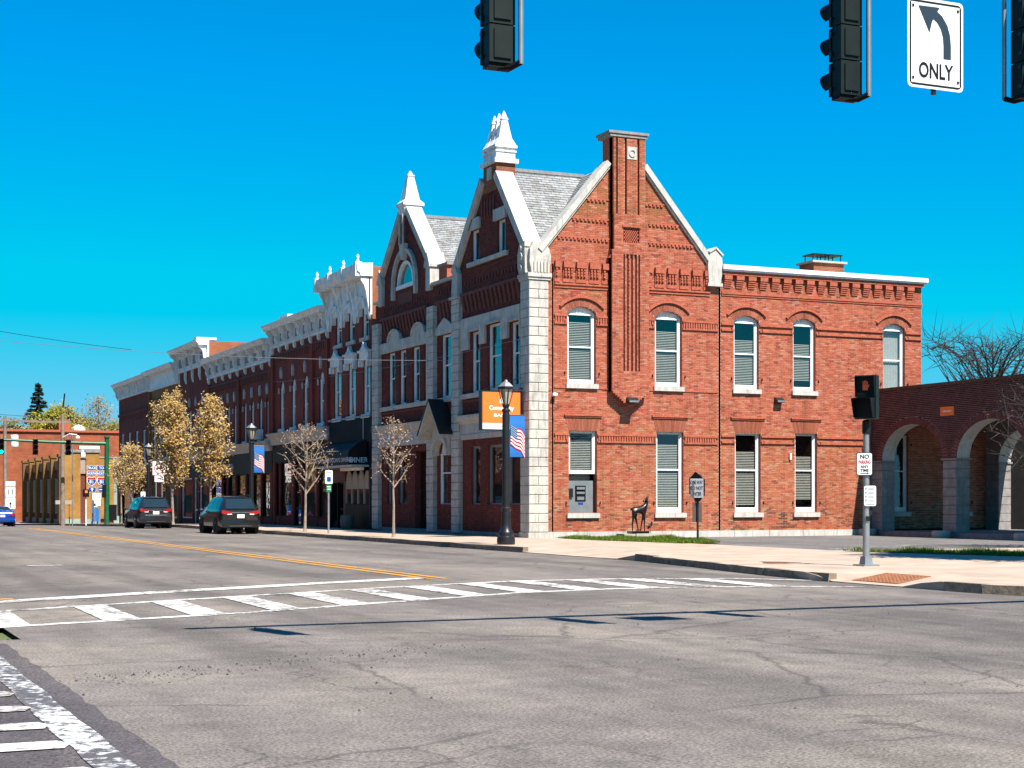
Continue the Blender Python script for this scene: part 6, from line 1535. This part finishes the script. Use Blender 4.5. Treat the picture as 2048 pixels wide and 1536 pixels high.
p = plate(.0,1.36,.55,.40,M['signwhite'],None,None,False); b = MB(RF); b.box(-.025,.025,.006,.010,1.42,1.56); b.prism([(-.09,1.55),(.09,1.55),(0,1.68)], .006, .010); b.build('arrow', M['signblack'], p)
ps = thing('parking_sign', 'small blue and white parking sign beside the route sign posts', 'sign', (-4.65,65,g(65)+.1)); b = MB(); b.box(-4.68,-4.62,64.97,65.03,g(65)+.1,1.5); b.build('post', M['galv'], ps); p = round_plate(southf(64.95,-4.65,g(65)),0,1.35,.36,.48,0,M['signwhite'],ps,'sign_face'); round_plate(southf(64.95,-4.65,g(65)),0,1.44,.14,.18,.006,M['signblue'],p,'symbol')
pm = thing('pedestrian_signal', 'distant pedestrian signal on white pole before the yellow brick building', 'traffic signal', (-5.4,64,g(64))); b = MB(); b.tube([(-5.42,64,g(64)+.05),(-5.42,64,1.7)], .05, 8); b.build('pole', M['whiteold'], pm); b = MB(); b.box(-5.64,-5.22,63.85,64.1,1.72,2.25); h = b.build('signal_head', M['black'], pm); b = MB(southf(63.85,-5.42,1.72)); b.box(-.08,.08,0,.01,.28,.45); b.build('hand_symbol', mat_emit('far_hand', (.7,.12,.02), .8), h)
bm = thing('mailbox', 'blue mailbox standing in the doorway behind the route signs', 'mailbox', (-4.1,68.5,g(68.5))); b = MB(southf(68.3,-4.05,g(68)+.12)); b.prism([(-.25,.2),(.25,.2),(.25,1.0),(.18,1.2),(0,1.28),(-.18,1.2),(-.25,1.0)], -.5, 0); b.build('box', M['banner'], bm); b = MB(southf(68.3,-4.05,g(68)+.12)); b.box(-.22,-.16,-.5,0,0,.2); b.box(.16,.22,-.5,0,0,.2); b.build('legs', M['banner'], bm)
# utility poles with crossarms
def wpole(x, y, h, label, arms):
    z = g(y); t = thing('utility_pole', label, 'utility pole', (x,y,z)); b = MB(); b.tube([(x,y,z-.1),(x,y,z+h)], [.17,.12], 10); b.build('pole', M['wood'], t, smooth=True)
    for (za, l0, l1) in arms:
        b = MB(); b.box(x+l0,x+l1,y-.08,y+.02,za-.07,za+.07); a_ = b.build('crossarm', M['wood'], t)
        for k in range(4): q = MB(); q.lathe([(.03,0),(.05,.06),(.03,.16)], (x+l0+.15+(l1-l0-.3)*k/3,y-.03,za+.07), 6); q.build('insulator', M['tin'], a_)
    return t
t = wpole(-7.0,64.2,7.9,'wooden utility pole with crossarm at the far corner, nearer of the two',((7.0,-2.6,.6),)); b = MB(); b.tube([(-7.0,64.0,8.0),(-6.9,63.9,9.0)], .05, 6); b.build('cutout', M['black'], t)
b = MB(); b.tube([(-7.0,64.1,5.9),(-6.6,63.8,6.15),(-6.1,63.6,6.1)], .04, 8); b.lathe([(.02,.2),(.14,.12),(.16,0)], (-6.05,63.6,5.85), 10); b.build('lamp_arm', M['whiteold'], t)
b = MB(); b.tube([(-6.35,64,g(64)),(-6.35,64,6.2)], .04, 6); b.build('conduit', M['galv'], t)
t = wpole(-9.6,76,8.4,'wooden utility pole behind the nearer one',((7.6,-1.6,2.4),)); b = MB(); b.lathe([(.28,0),(.30,.1),(.30,.8),(.24,.9)], (-8.9,76,5.6), 12); b.build('transformer', M['whiteold'], t)
sg2 = thing('route_signs', 'white route 11 signs on the utility pole at the left edge', 'sign', (-9.6,73,g(73))); b = MB(); b.box(-9.72,-9.62,72.95,73.05,g(73),2.9); b.box(-9.45,-9.35,72.95,73.05,g(73),2.9); b.build('posts', M['galv'], sg2)
R2F = southf(72.9,-9.55,g(73)); p = round_plate(R2F,0,3.0,.70,.36,0,M['signwhite'],sg2,'sign_plate'); p = round_plate(R2F,0,2.2,.70,.74,0,M['signwhite'],sg2,'sign_plate'); text_mesh('11',R2F,0,2.57,.010,.4,M['signblack'],parent=p); p = round_plate(R2F,0,1.3,.70,.85,0,M['signwhite'],sg2,'sign_plate'); text_mesh('TO',R2F,0,1.95,.010,.16,M['signblack'],parent=p); b = MB(R2F); b.box(-.03,.03,.006,.010,1.38,1.65); b.prism([(-.12,1.64),(.12,1.64),(0,1.82)], .006, .010); b.build('arrow', M['signblack'], p)
ss = thing('street_name_sign', 'small pale street sign on thin post before the yellow brick wall', 'sign', (-5.9,66,g(66))); b = MB(); b.box(-6.3,-6.24,65.97,66.03,g(66),1.6); b.build('post', M['rust'], ss); b = MB(); b.box(-7.30,-6.0,65.9,65.95,1.2,1.48); b.build('plate', M['tan'], ss)
# wires
def wire(name, label, a, b_, sag, r=.012, m=None):
    q = MB(); pts = []
    for k in range(17):
        t_ = k/16; pts.append((a[0]+(b_[0]-a[0])*t_, a[1]+(b_[1]-a[1])*t_, a[2]+(b_[2]-a[2])*t_-sag*4*t_*(1-t_)))
    q.tube(pts, r, 5); tag(q.build(name, m or M['blackmetal']), label, 'wire')
wire('overhead_wire', 'thin dark wire crossing the sky at left', (-26,36,12.4), (-3,60,11.9), .35, .016)
wire('overhead_wire', 'pale wire crossing the bank windows towards its corner', (-26,20,9.2), (.0,6.6,7.0), .55, .010, M['tin'])
wire('overhead_wire', 'wire from the bank corner to the second floor of the row', (-.05,.7,7.3), (-.1,34.2,8.0), .25, .008, M['tin'])
wire('overhead_wire', 'sagging wires above the far crossarm', (-30,66,9.3), (-6.6,64.2,7.25), .3, .014)
# ================================================================ cars
def car_paint(name, c, rough=.22): return mat(name, c, rough, .06, 2, metal=.25, coat=.8)
CHROME = mat('chrome', (.55,.56,.57), .15, .05, 4, metal=.9); TAIL = mat('tail_lens', (.45,.01,.012), .2, .1, 5, coat=.5); CARGL = mat('car_glass', (.02,.035,.045), .04, .1, 2, spec=.9)
PLATEW = mat('plate_white', (.72,.72,.68), .4, .05, 4); CLAD = mat('car_cladding', (.02,.02,.02), .6, .2, 5); RIM = mat('alloy_rim', (.38,.39,.40), .3, .1, 4, metal=.8)
def make_car(name, label, xc, yr, paint, kind='suv', dim=(4.6,1.84,1.66), chromebar=False, blackrim=False):
    L, Wd, Hh = dim; z0 = g(yr); t = thing(name, label, 'car', (xc,yr+L/2,z0), None); w = Wd/2
    fr = Fr((xc,yr,z0),(1,0,0),(0,1,0))
    if kind == 'suv':   # station: y, bottom, shoulder z, roof z, half width low, half width shoulder, half width roof
        ST = [(.0,.42,.98,1.02,.86*w,.84*w,.70*w),(.05,.36,1.00,1.06,.94*w,.92*w,.76*w),(.22,.30,1.02,1.30,.98*w,.95*w,.74*w),(.52,.28,1.03,1.60,1.0*w,.965*w,.70*w),(.95,.26,1.03,Hh-.02,1.0*w,.97*w,.70*w),(1.8,.25,1.02,Hh,1.0*w,.97*w,.71*w),(2.6,.25,1.0,Hh-.04,1.0*w,.97*w,.70*w),(3.1,.25,.99,1.36,1.0*w,.965*w,.72*w),(3.45,.25,.98,1.10,1.0*w,.95*w,.76*w),(4.1,.26,.92,.99,.98*w,.90*w,.72*w),(4.45,.30,.78,.84,.90*w,.80*w,.62*w),(4.58,.36,.62,.66,.78*w,.70*w,.5*w)]
    else:
        ST = [(.0,.40,.88,.92,.84*w,.82*w,.70*w),(.06,.34,.95,1.00,.94*w,.91*w,.76*w),(.45,.28,.99,1.06,.98*w,.94*w,.72*w),(.85,.26,.98,1.22,1.0*w,.95*w,.64*w),(1.35,.24,.97,Hh-.05,1.0*w,.96*w,.62*w),(2.0,.24,.96,Hh,1.0*w,.96*w,.62*w),(2.7,.24,.94,Hh-.10,1.0*w,.96*w,.62*w),(3.3,.24,.93,1.08,1.0*w,.95*w,.70*w),(4.1,.25,.84,.92,.98*w,.90*w,.70*w),(4.5,.30,.70,.76,.88*w,.80*w,.6*w),(4.62,.36,.58,.62,.78*w,.7*w,.5*w)]
    k_ = L/ST[-1][0]
    def ring(s):
        y, zb, zs_, zr, wl, ws, wr = s; y *= k_; m1 = zb+(zs_-zb)*.30; m2 = zb+(zs_-zb)*.75
        h = [(wl*.90,zb),(wl,zb+.10),(wl*1.005,m1),(wl*.995,m2),(ws,zs_),(ws-(ws-wr)*.94,zs_+(zr-zs_)*.90),(wr*.88,zr-(zr-zs_)*.02),(0,zr+.012)]
        return [(a,y,z) for a,z in h]+[(-a,y,z) for a,z in h[-2::-1]]
    rings = [ring(s) for s in ST]; n = len(rings[0]); b = MB(fr)
    b.add([p for r_ in rings for p in r_], [(i*n+j,i*n+j+1,(i+1)*n+j+1,(i+1)*n+j) for i in range(len(rings)-1) for j in range(n-1)]+[tuple(range(n)),tuple(range((len(rings)-1)*n,len(rings)*n))]+[(i*n,(i+1)*n,(i+1)*n+n-1,i*n+n-1) for i in range(len(rings)-1)])
    body = b.build('body', paint, t, smooth=True)
    def P(i, f, side, off=.006):            # point on the side glass band between shoulder and roof
        a = Vector(rings[i][4]); c = Vector(rings[i][5]); p = a+(c-a)*f; p.x += off; p.z += off*.4; p.x *= side; return tuple(p)
    for side in (-1, 1):
        gi = (3,4,5,6,7) if kind == 'suv' else (3,4,5,6)
        for a, c in zip(gi, gi[1:]):
            q = MB(fr); ins = .10
            pa, pb, pc, pd = [Vector(P(a,.16,side)), Vector(P(c,.16,side)), Vector(P(c,.90,side)), Vector(P(a,.90,side))]
            d = (pb-pa)*.045; e = (pc-pd)*.045
            q.add([tuple(pa+d),tuple(pb-d),tuple(pc-e),tuple(pd+e)], [(0,1,2,3)]); q.build('side_window', CARGL, t)
        # mirror, wheels
        my = 3.15*k_ if kind == 'suv' else 3.0*k_; q = MB(fr); q.ball((side*(w+.10),my,1.05), .10, 8, 6, (1.1,.6,.75)); q.build('mirror', paint if kind != 'suv' else CLAD, t, smooth=True)
        for wy in (.88*k_, 3.58*k_ if kind == 'suv' else 3.66*k_):
            R_ = .355 if kind == 'suv' else .33
            wf = Fr((xc,yr+wy,z0+R_),(0,1,0),(1,0,0))
            def disc(r_, x0, x1, m, nm, par, seg=22):
                q = MB(fr); q.add([(x0,wy+r_*math.cos(2*math.pi*i/seg),R_+r_*math.sin(2*math.pi*i/seg)) for i in range(seg)]+[(x1,wy+r_*math.cos(2*math.pi*i/seg),R_+r_*math.sin(2*math.pi*i/seg)) for i in range(seg)], [tuple(range(seg)),tuple(range(seg,2*seg))]+[(i,(i+1) % seg,seg+(i+1) % seg,seg+i) for i in range(seg)]); return q.build(nm, m, par, smooth=True)
            arch = disc(R_+.075, side*(w-.16), side*(w+.012), CLAD, 'wheel_arch', t)
            tyre = disc(R_, side*(w-.21), side*(w+.025), M['rubber'], 'wheel', t)
            disc(R_*.68, side*(w-.05), side*(w+.030), M['black'] if blackrim else RIM, 'rim', tyre)
            q = MB(fr)
            for s5 in range(5):
                a = 2*math.pi*s5/5; q.tube([(side*(w+.033),wy,R_),(side*(w+.033),wy+R_*.62*math.cos(a),R_+R_*.62*math.sin(a))], .03, 6)
            q.build('spokes', RIM if not blackrim else CLAD, tyre)
            disc(R_*.95, side*(w-.45), side*(w-.22), M['rubber'], 'tyre_inner', tyre)
    # rear end
    RFc = Fr((xc,yr,z0),(1,0,0),(0,-1,0))
    if kind == 'suv':
        q = MB(fr); A = rings[1]; Bq = rings[3]
        q.add([(-.70*w,.075*k_,1.10),(.70*w,.075*k_,1.10),(.62*w,.50*k_,1.575),(-.62*w,.50*k_,1.575)], [(0,1,2,3)])
        q.v = [(v[0], v[1]-.035, v[2]+.02) for v in q.v]; q.build('rear_window', CARGL, t)
        q = MB(fr); q.box(-.60*w,.60*w,.42*k_,.72*k_,1.60,1.635); q.build('roof_spoiler', paint, t)
        for s in (-1, 1):
            q = MB(RFc); q.prism([(s*.42*w,.98),(s*.90*w,1.06),(s*.93*w,.92),(s*.70*w,.86),(s*.46*w,.90)], -.30, .035); tl = q.build('tail_light', TAIL, t)
            q = MB(RFc); q.prism([(s*.42*w,.90),(s*.66*w,.89),(s*.64*w,.855),(s*.44*w,.86)], .0, .038); q.build('reverse_light', PLATEW, tl)
            q = MB(RFc); q.box(min(s*.66*w,s*.9*w),max(s*.66*w,s*.9*w),-.2,.02,.42,.49); q.build('reflector', TAIL, t)
            q = MB(fr); q.tube([(s*.62*w,.7*k_,Hh+.02),(s*.64*w,1.6*k_,Hh+.055),(s*.62*w,2.7*k_,Hh+.0)], .018, 6); q.build('roof_rail', CLAD, t)
        q = MB(RFc); q.box(-.44*w,.44*w,-.1,.03,.935,.975); q.build('trim_strip', CHROME, t)
        if chromebar: q = MB(RFc); q.box(-.62*w,.62*w,-.1,.032,.66,.74); q.build('chrome_bar', CHROME, t)
        q = MB(RFc); q.prismu([(-.2,.40),(.055,.40),(.075,.50),(.06,.60),(-.2,.62)], -.92*w, .92*w); bp = q.build('bumper', paint, t)
        q = MB(RFc); q.prismu([(-.2,.27),(.03,.30),(.055,.399),(-.2,.399)], -.86*w, .86*w); q.build('bumper_lower', CLAD, t)
        q = MB(RFc); q.box(-.55*w,.55*w,.03,.062,.35,.37); q.build('lower_trim', CHROME, t)
        zp = .80 if not chromebar else .84
        q = MB(RFc); q.lathe([(.001,0),(.055,.01)], (0,.04,.955), 12); q.build('badge', CHROME, t)
    else:
        q = MB(fr); q.add([(-.62*w,.60*k_,1.06),(.62*w,.60*k_,1.06),(.55*w,1.28*k_,Hh-.08),(-.55*w,1.28*k_,Hh-.08)], [(0,1,2,3)]); q.v = [(v[0],v[1]-.06,v[2]+.03) for v in q.v]; q.build('rear_window', CARGL, t)
        for s in (-1, 1): q = MB(RFc); q.prism([(s*.50*w,.86),(s*.92*w,.90),(s*.95*w,.76),(s*.56*w,.74)], -.25, .03); q.build('tail_light', TAIL, t)
        q = MB(RFc); q.prismu([(-.2,.32),(.04,.32),(.06,.45),(.04,.58),(-.2,.58)], -.93*w, .93*w); q.build('bumper', paint, t)
        zp = .76
    q = MB(RFc); q.box(-.16,.16,.0,.045,zp-.09,zp+.07); q.build('number_plate', PLATEW, t)
    return t
make_car('parked_suv', 'black SUV parked at the kerb with red tail lights, nearer of the two', -6.15, 17.1, car_paint('paint_black', (.018,.018,.021)), 'suv', (4.55,1.84,1.68), blackrim=True)
make_car('parked_suv', 'dark grey SUV with chrome tailgate bar parked farther up the street', -6.75, 32.6, car_paint('paint_graphite', (.028,.029,.034)), 'suv', (4.52,1.84,1.68), chromebar=True)
make_car('blue_sedan', 'bright blue sedan driving away at the left edge', -10.75, 67.0, car_paint('paint_blue', (.012,.07,.46)), 'sedan', (4.65,1.82,1.45))
# ================================================================ trees
def tree(name, label, x, y, h, th, cr, leafcols, nleaf, ls, seed, group=None, bark='bark', limbs=26, r0=.06, lean=0.0, shape='oval', up=.75, sub=5, thick=1.0, twig=True, lowfrac=None):
    r = random.Random(seed); z = zs(y) if -6 < x < 0 else g(y); t = thing(name, label, 'tree', (x,y,z), group)
    tr = MB(); lf = MB(); ends = []
    n = 8; tp = []; wx = wy = 0
    for i in range(n+1):
        f = i/n; wx += r.uniform(-.03,.03)*h*.1; wy += r.uniform(-.03,.03)*h*.1; tp.append(Vector((x+wx+lean*f*h, y+wy, z+f*h*.96)))
    tr.tube(tp, [max(.008, r0*(1-.86*(i/n)**.8)) for i in range(n+1)], 7)
    tr.tube([tp[0]-Vector((0,0,.1)), tp[0]+Vector((0,0,.12))], [r0*1.7, r0*1.02], 7)
    def trunk_at(f): k = min(int(f*n), n-1); return tp[k].lerp(tp[k+1], f*n-k)
    for i in range(limbs):
        f0 = th/h+(1-th/h)*(i/limbs)**1.05*.93; base = trunk_at(f0); a = i*2.4+r.uniform(-.4,.4); s = (f0-th/h)/(1-th/h)
        prof = (math.sin(math.pi*min(1, .22+.78*s))**.9*(1-.25*s) if shape == 'oval' else (1-s)**.8 if shape == 'cone' else max(.25, 1-s*.9)**.6*min(1, .5+s*2))
        Lr = cr*prof*r.uniform(.75,1.15); rise = up*Lr*r.uniform(.7,1.4)*(1-.55*s)+.1
        mid = base+Vector((math.cos(a)*Lr*.5, math.sin(a)*Lr*.5, rise*.42)); tip = base+Vector((math.cos(a)*Lr, math.sin(a)*Lr, rise))
        if tip.z > z+h: tip.z = z+h*r.uniform(.93,1.0)
        rb = max(.007, r0*(.50-.3*s))*thick; tr.tube([base,mid,tip], [rb,rb*.6,.004], 5, cap=False)
        for j in range(sub):
            q = r.uniform(.25,1.0); bp = base.lerp(mid, q*2) if q < .5 else mid.lerp(tip, q*2-1)
            d = Vector((r.gauss(0,1),r.gauss(0,1),r.gauss(.5,.7))); d.normalize(); l2 = Lr*r.uniform(.25,.5)+.08; e = bp+d*l2
            if twig: tr.tube([bp,e], [max(.006, rb*.4),.004], 4, cap=False)
            ends.append((bp,e))
        ends.append((mid,tip))
    ends.append((tp[-3],tp[-1]))
    for _ in range(nleaf):
        a, b_ = r.choice(ends); p = a.lerp(b_, r.random()**.7)+Vector((r.gauss(0,1),r.gauss(0,1),r.gauss(0,1)))*ls*1.1
        if lowfrac and p.z > z+h*lowfrac and r.random() < .6: continue
        d1 = Vector((r.gauss(0,1),r.gauss(0,1),r.gauss(0,1))).normalized(); d2 = d1.orthogonal().normalized(); s = ls*r.uniform(.6,1.3)
        lf.cur = r.choice(leafcols); k = r.uniform(.7,1.2); lf.cur = tuple(c*k for c in lf.cur)
        lf.add([tuple(p-d1*s*.5),tuple(p+d2*s*.30),tuple(p+d1*s*.5),tuple(p-d2*s*.30)], [(0,1,2,3)])
    tr.build('trunk', M[bark], t)
    if nleaf: lf.build('crown', M['leaf'], t)
    return t
GOLD = [(.86,.54,.14),(.78,.45,.10),(.92,.68,.25),(.60,.34,.10),(.80,.66,.44)]
TAN = [(.70,.55,.38),(.60,.50,.38),(.40,.22,.10),(.52,.20,.06)]
ST = 'street trees along the kerb'
tree('street_tree', 'young tree with sparse pale buds before the bank pilasters', -4.1, 2.9, 4.55, 1.85, .95, TAN, 620, .085, 3, ST, limbs=15, r0=.06, sub=4, up=1.1, thick=1.2)
tree('street_tree', 'bare young tree with few buds before the diner awning', -4.1, 14.2, 4.85, 1.65, 1.35, TAN, 620, .085, 5, ST, limbs=19, r0=.07, lean=.02, sub=5, up=1.2, thick=1.2)
tree('street_tree', 'golden leafed street tree behind the nearer SUV, right of its twin', -3.6, 33.5, 7.3, 1.9, 1.05, GOLD, 5200, .15, 8, ST, limbs=36, r0=.085, up=1.7, sub=6)
tree('street_tree', 'golden leafed street tree between the two SUVs, taller twin', -4.2, 40.5, 7.9, 2.0, 1.30, GOLD, 6200, .155, 9, ST, limbs=40, r0=.09, up=1.7, sub=6)
tree('street_tree', 'small golden street tree at the far end of the row', -4.1, 53.5, 5.3, 2.0, 1.15, GOLD, 2000, .145, 11, ST, limbs=30, r0=.075, up=1.4, sub=6)
tree('street_tree', 'small golden street tree beyond the far lamp post', -4.1, 57.5, 4.6, 2.0, .9, GOLD, 1100, .145, 12, ST, limbs=26, r0=.07, up=1.4, sub=6)
YG = [(.46,.42,.03),(.54,.47,.05),(.36,.36,.03),(.60,.46,.06),(.26,.28,.03)]
GRN_ = [(.10,.16,.03),(.16,.20,.03),(.22,.24,.04),(.30,.28,.05)]
PALE = [(.50,.44,.28),(.42,.36,.20),(.34,.30,.16)]
FG = 'background trees beyond the buildings'
def bigtree(px_, depth, top, cr, cols, n, ls, seed, label, **kw):
    u = (px_-1024)/3200.; fx, fy, rx_, ry_ = .40415,.91469,.91469,-.40415
    x, y = CX+depth*(fx+u*rx_), CY+depth*(fy+u*ry_); h = 1.5+(1000-top)/3200.*depth-g(y)
    return tree('tree', label, x, y, h, kw.pop('th', h*.2), cr, cols, n, ls, seed, FG, r0=kw.pop('r0', .3), **kw)
bigtree(198, 200, 778, 3.3, PALE, 1600, .30, 21, 'tall bare-crowned tree with pale buds left of the row', limbs=46, sub=8, up=1.3, r0=.22, thick=.8)
bigtree(130, 190, 800, 3.6, YG+PALE, 11000, .36, 22, 'yellow green tree right of the dark fir', limbs=34, up=.8)
bigtree(160, 215, 828, 5.5, GRN_+YG, 16000, .42, 23, 'broad green tree behind the red brick chimney', limbs=36, up=.6)
bigtree(228, 205, 838, 3.6, YG, 12000, .38, 24, 'bright yellow green tree against the end store', limbs=30, up=.6)
bigtree(102, 180, 808, 3.4, YG, 12000, .36, 25, 'yellow leafed tree before the dark fir', limbs=30, up=.7)
bigtree(25, 230, 835, 5.0, GRN_+PALE, 4200, .5, 26, 'brownish green tree behind the utility poles', limbs=34, up=.7)
bigtree(205, 230, 855, 5.0, GRN_+YG, 4500, .5, 27, 'low green tree mass behind the tall bare tree', limbs=30, up=.5)
bigtree(5, 200, 930, 3.5, GRN_+YG, 2600, .42, 28, 'green shrubby tree at the far left above the blue sedan', limbs=26, up=.6)
# dark fir
def fir(px_, depth, top, cr, seed, label):
    r = random.Random(seed); u = (px_-1024)/3200.; x, y = CX+depth*(.40415+u*.91469), CY+depth*(.91469-u*.40415); z = g(y); h = 1.5+(1000-top)/3200.*depth-z
    t = thing('fir_tree', label, 'tree', (x,y,z)); b = MB(); b.tube([(x,y,z),(x,y,z+h)], [.35,.03], 8); b.build('trunk', M['barkdk'], t); lf = MB()
    k = 0
    while True:
        f = .10+.90*(k/30.)
        if k > 30: break
        R_ = cr*(1-f)**.85+.15
        for j in range(12 if f < .8 else 7):
            a = r.uniform(0,6.28); L = R_*r.uniform(.75,1.15); zb = z+h*f
            for i in range(34):
                s = r.random()**.8; w = .34*(1-s*.7)*max(.5, L/cr*1.4)
                p = Vector((x+math.cos(a)*L*s+r.gauss(0,w*.6), y+math.sin(a)*L*s+r.gauss(0,w*.6), zb-L*.32*s+L*.22*s*s+r.gauss(0,.08)))
                d1 = Vector((math.cos(a)+r.gauss(0,.6),math.sin(a)+r.gauss(0,.6),r.gauss(-.2,.3))).normalized(); d2 = d1.orthogonal().normalized(); q = .62*r.uniform(.6,1.2)
                c = r.uniform(.5,1.2); lf.cur = (.022*c,.05*c,.042*c); lf.add([tuple(p-d1*q*.5),tuple(p+d2*q*.24),tuple(p+d1*q*.5),tuple(p-d2*q*.24)], [(0,1,2,3)])
        k += 1
    lf.build('crown', M['leaf'], t)
fir(76, 210, 771, 5.2, 31, 'tall dark fir rising above the red brick building')
# bare tree behind the arcade and the dark branchy tree at the right edge
bigtree(1985, 95, 668, 5.2, PALE, 150, .1, 41, 'bare leafless tree rising behind the arcade roof', limbs=70, sub=10, up=1.7, r0=.16, bark='barkdk', th=4.0, thick=.9)
tree('street_tree', 'dark leafless tree overhanging the arcade at the right edge', 9.6, -16.2, 5.6, 1.9, 2.6, [(.12,.05,.045),(.16,.07,.05)], 900, .07, 43, limbs=44, sub=11, up=.35, r0=.09, bark='barkdk', thick=.9)
tree('street_tree', 'leafy tree outside the picture whose shadow falls on the grass strip', 3.7, -27.6, 12.6, 6.0, 2.6, GRN_, 15000, .26, 44, limbs=46, sub=6, up=.5, r0=.14)
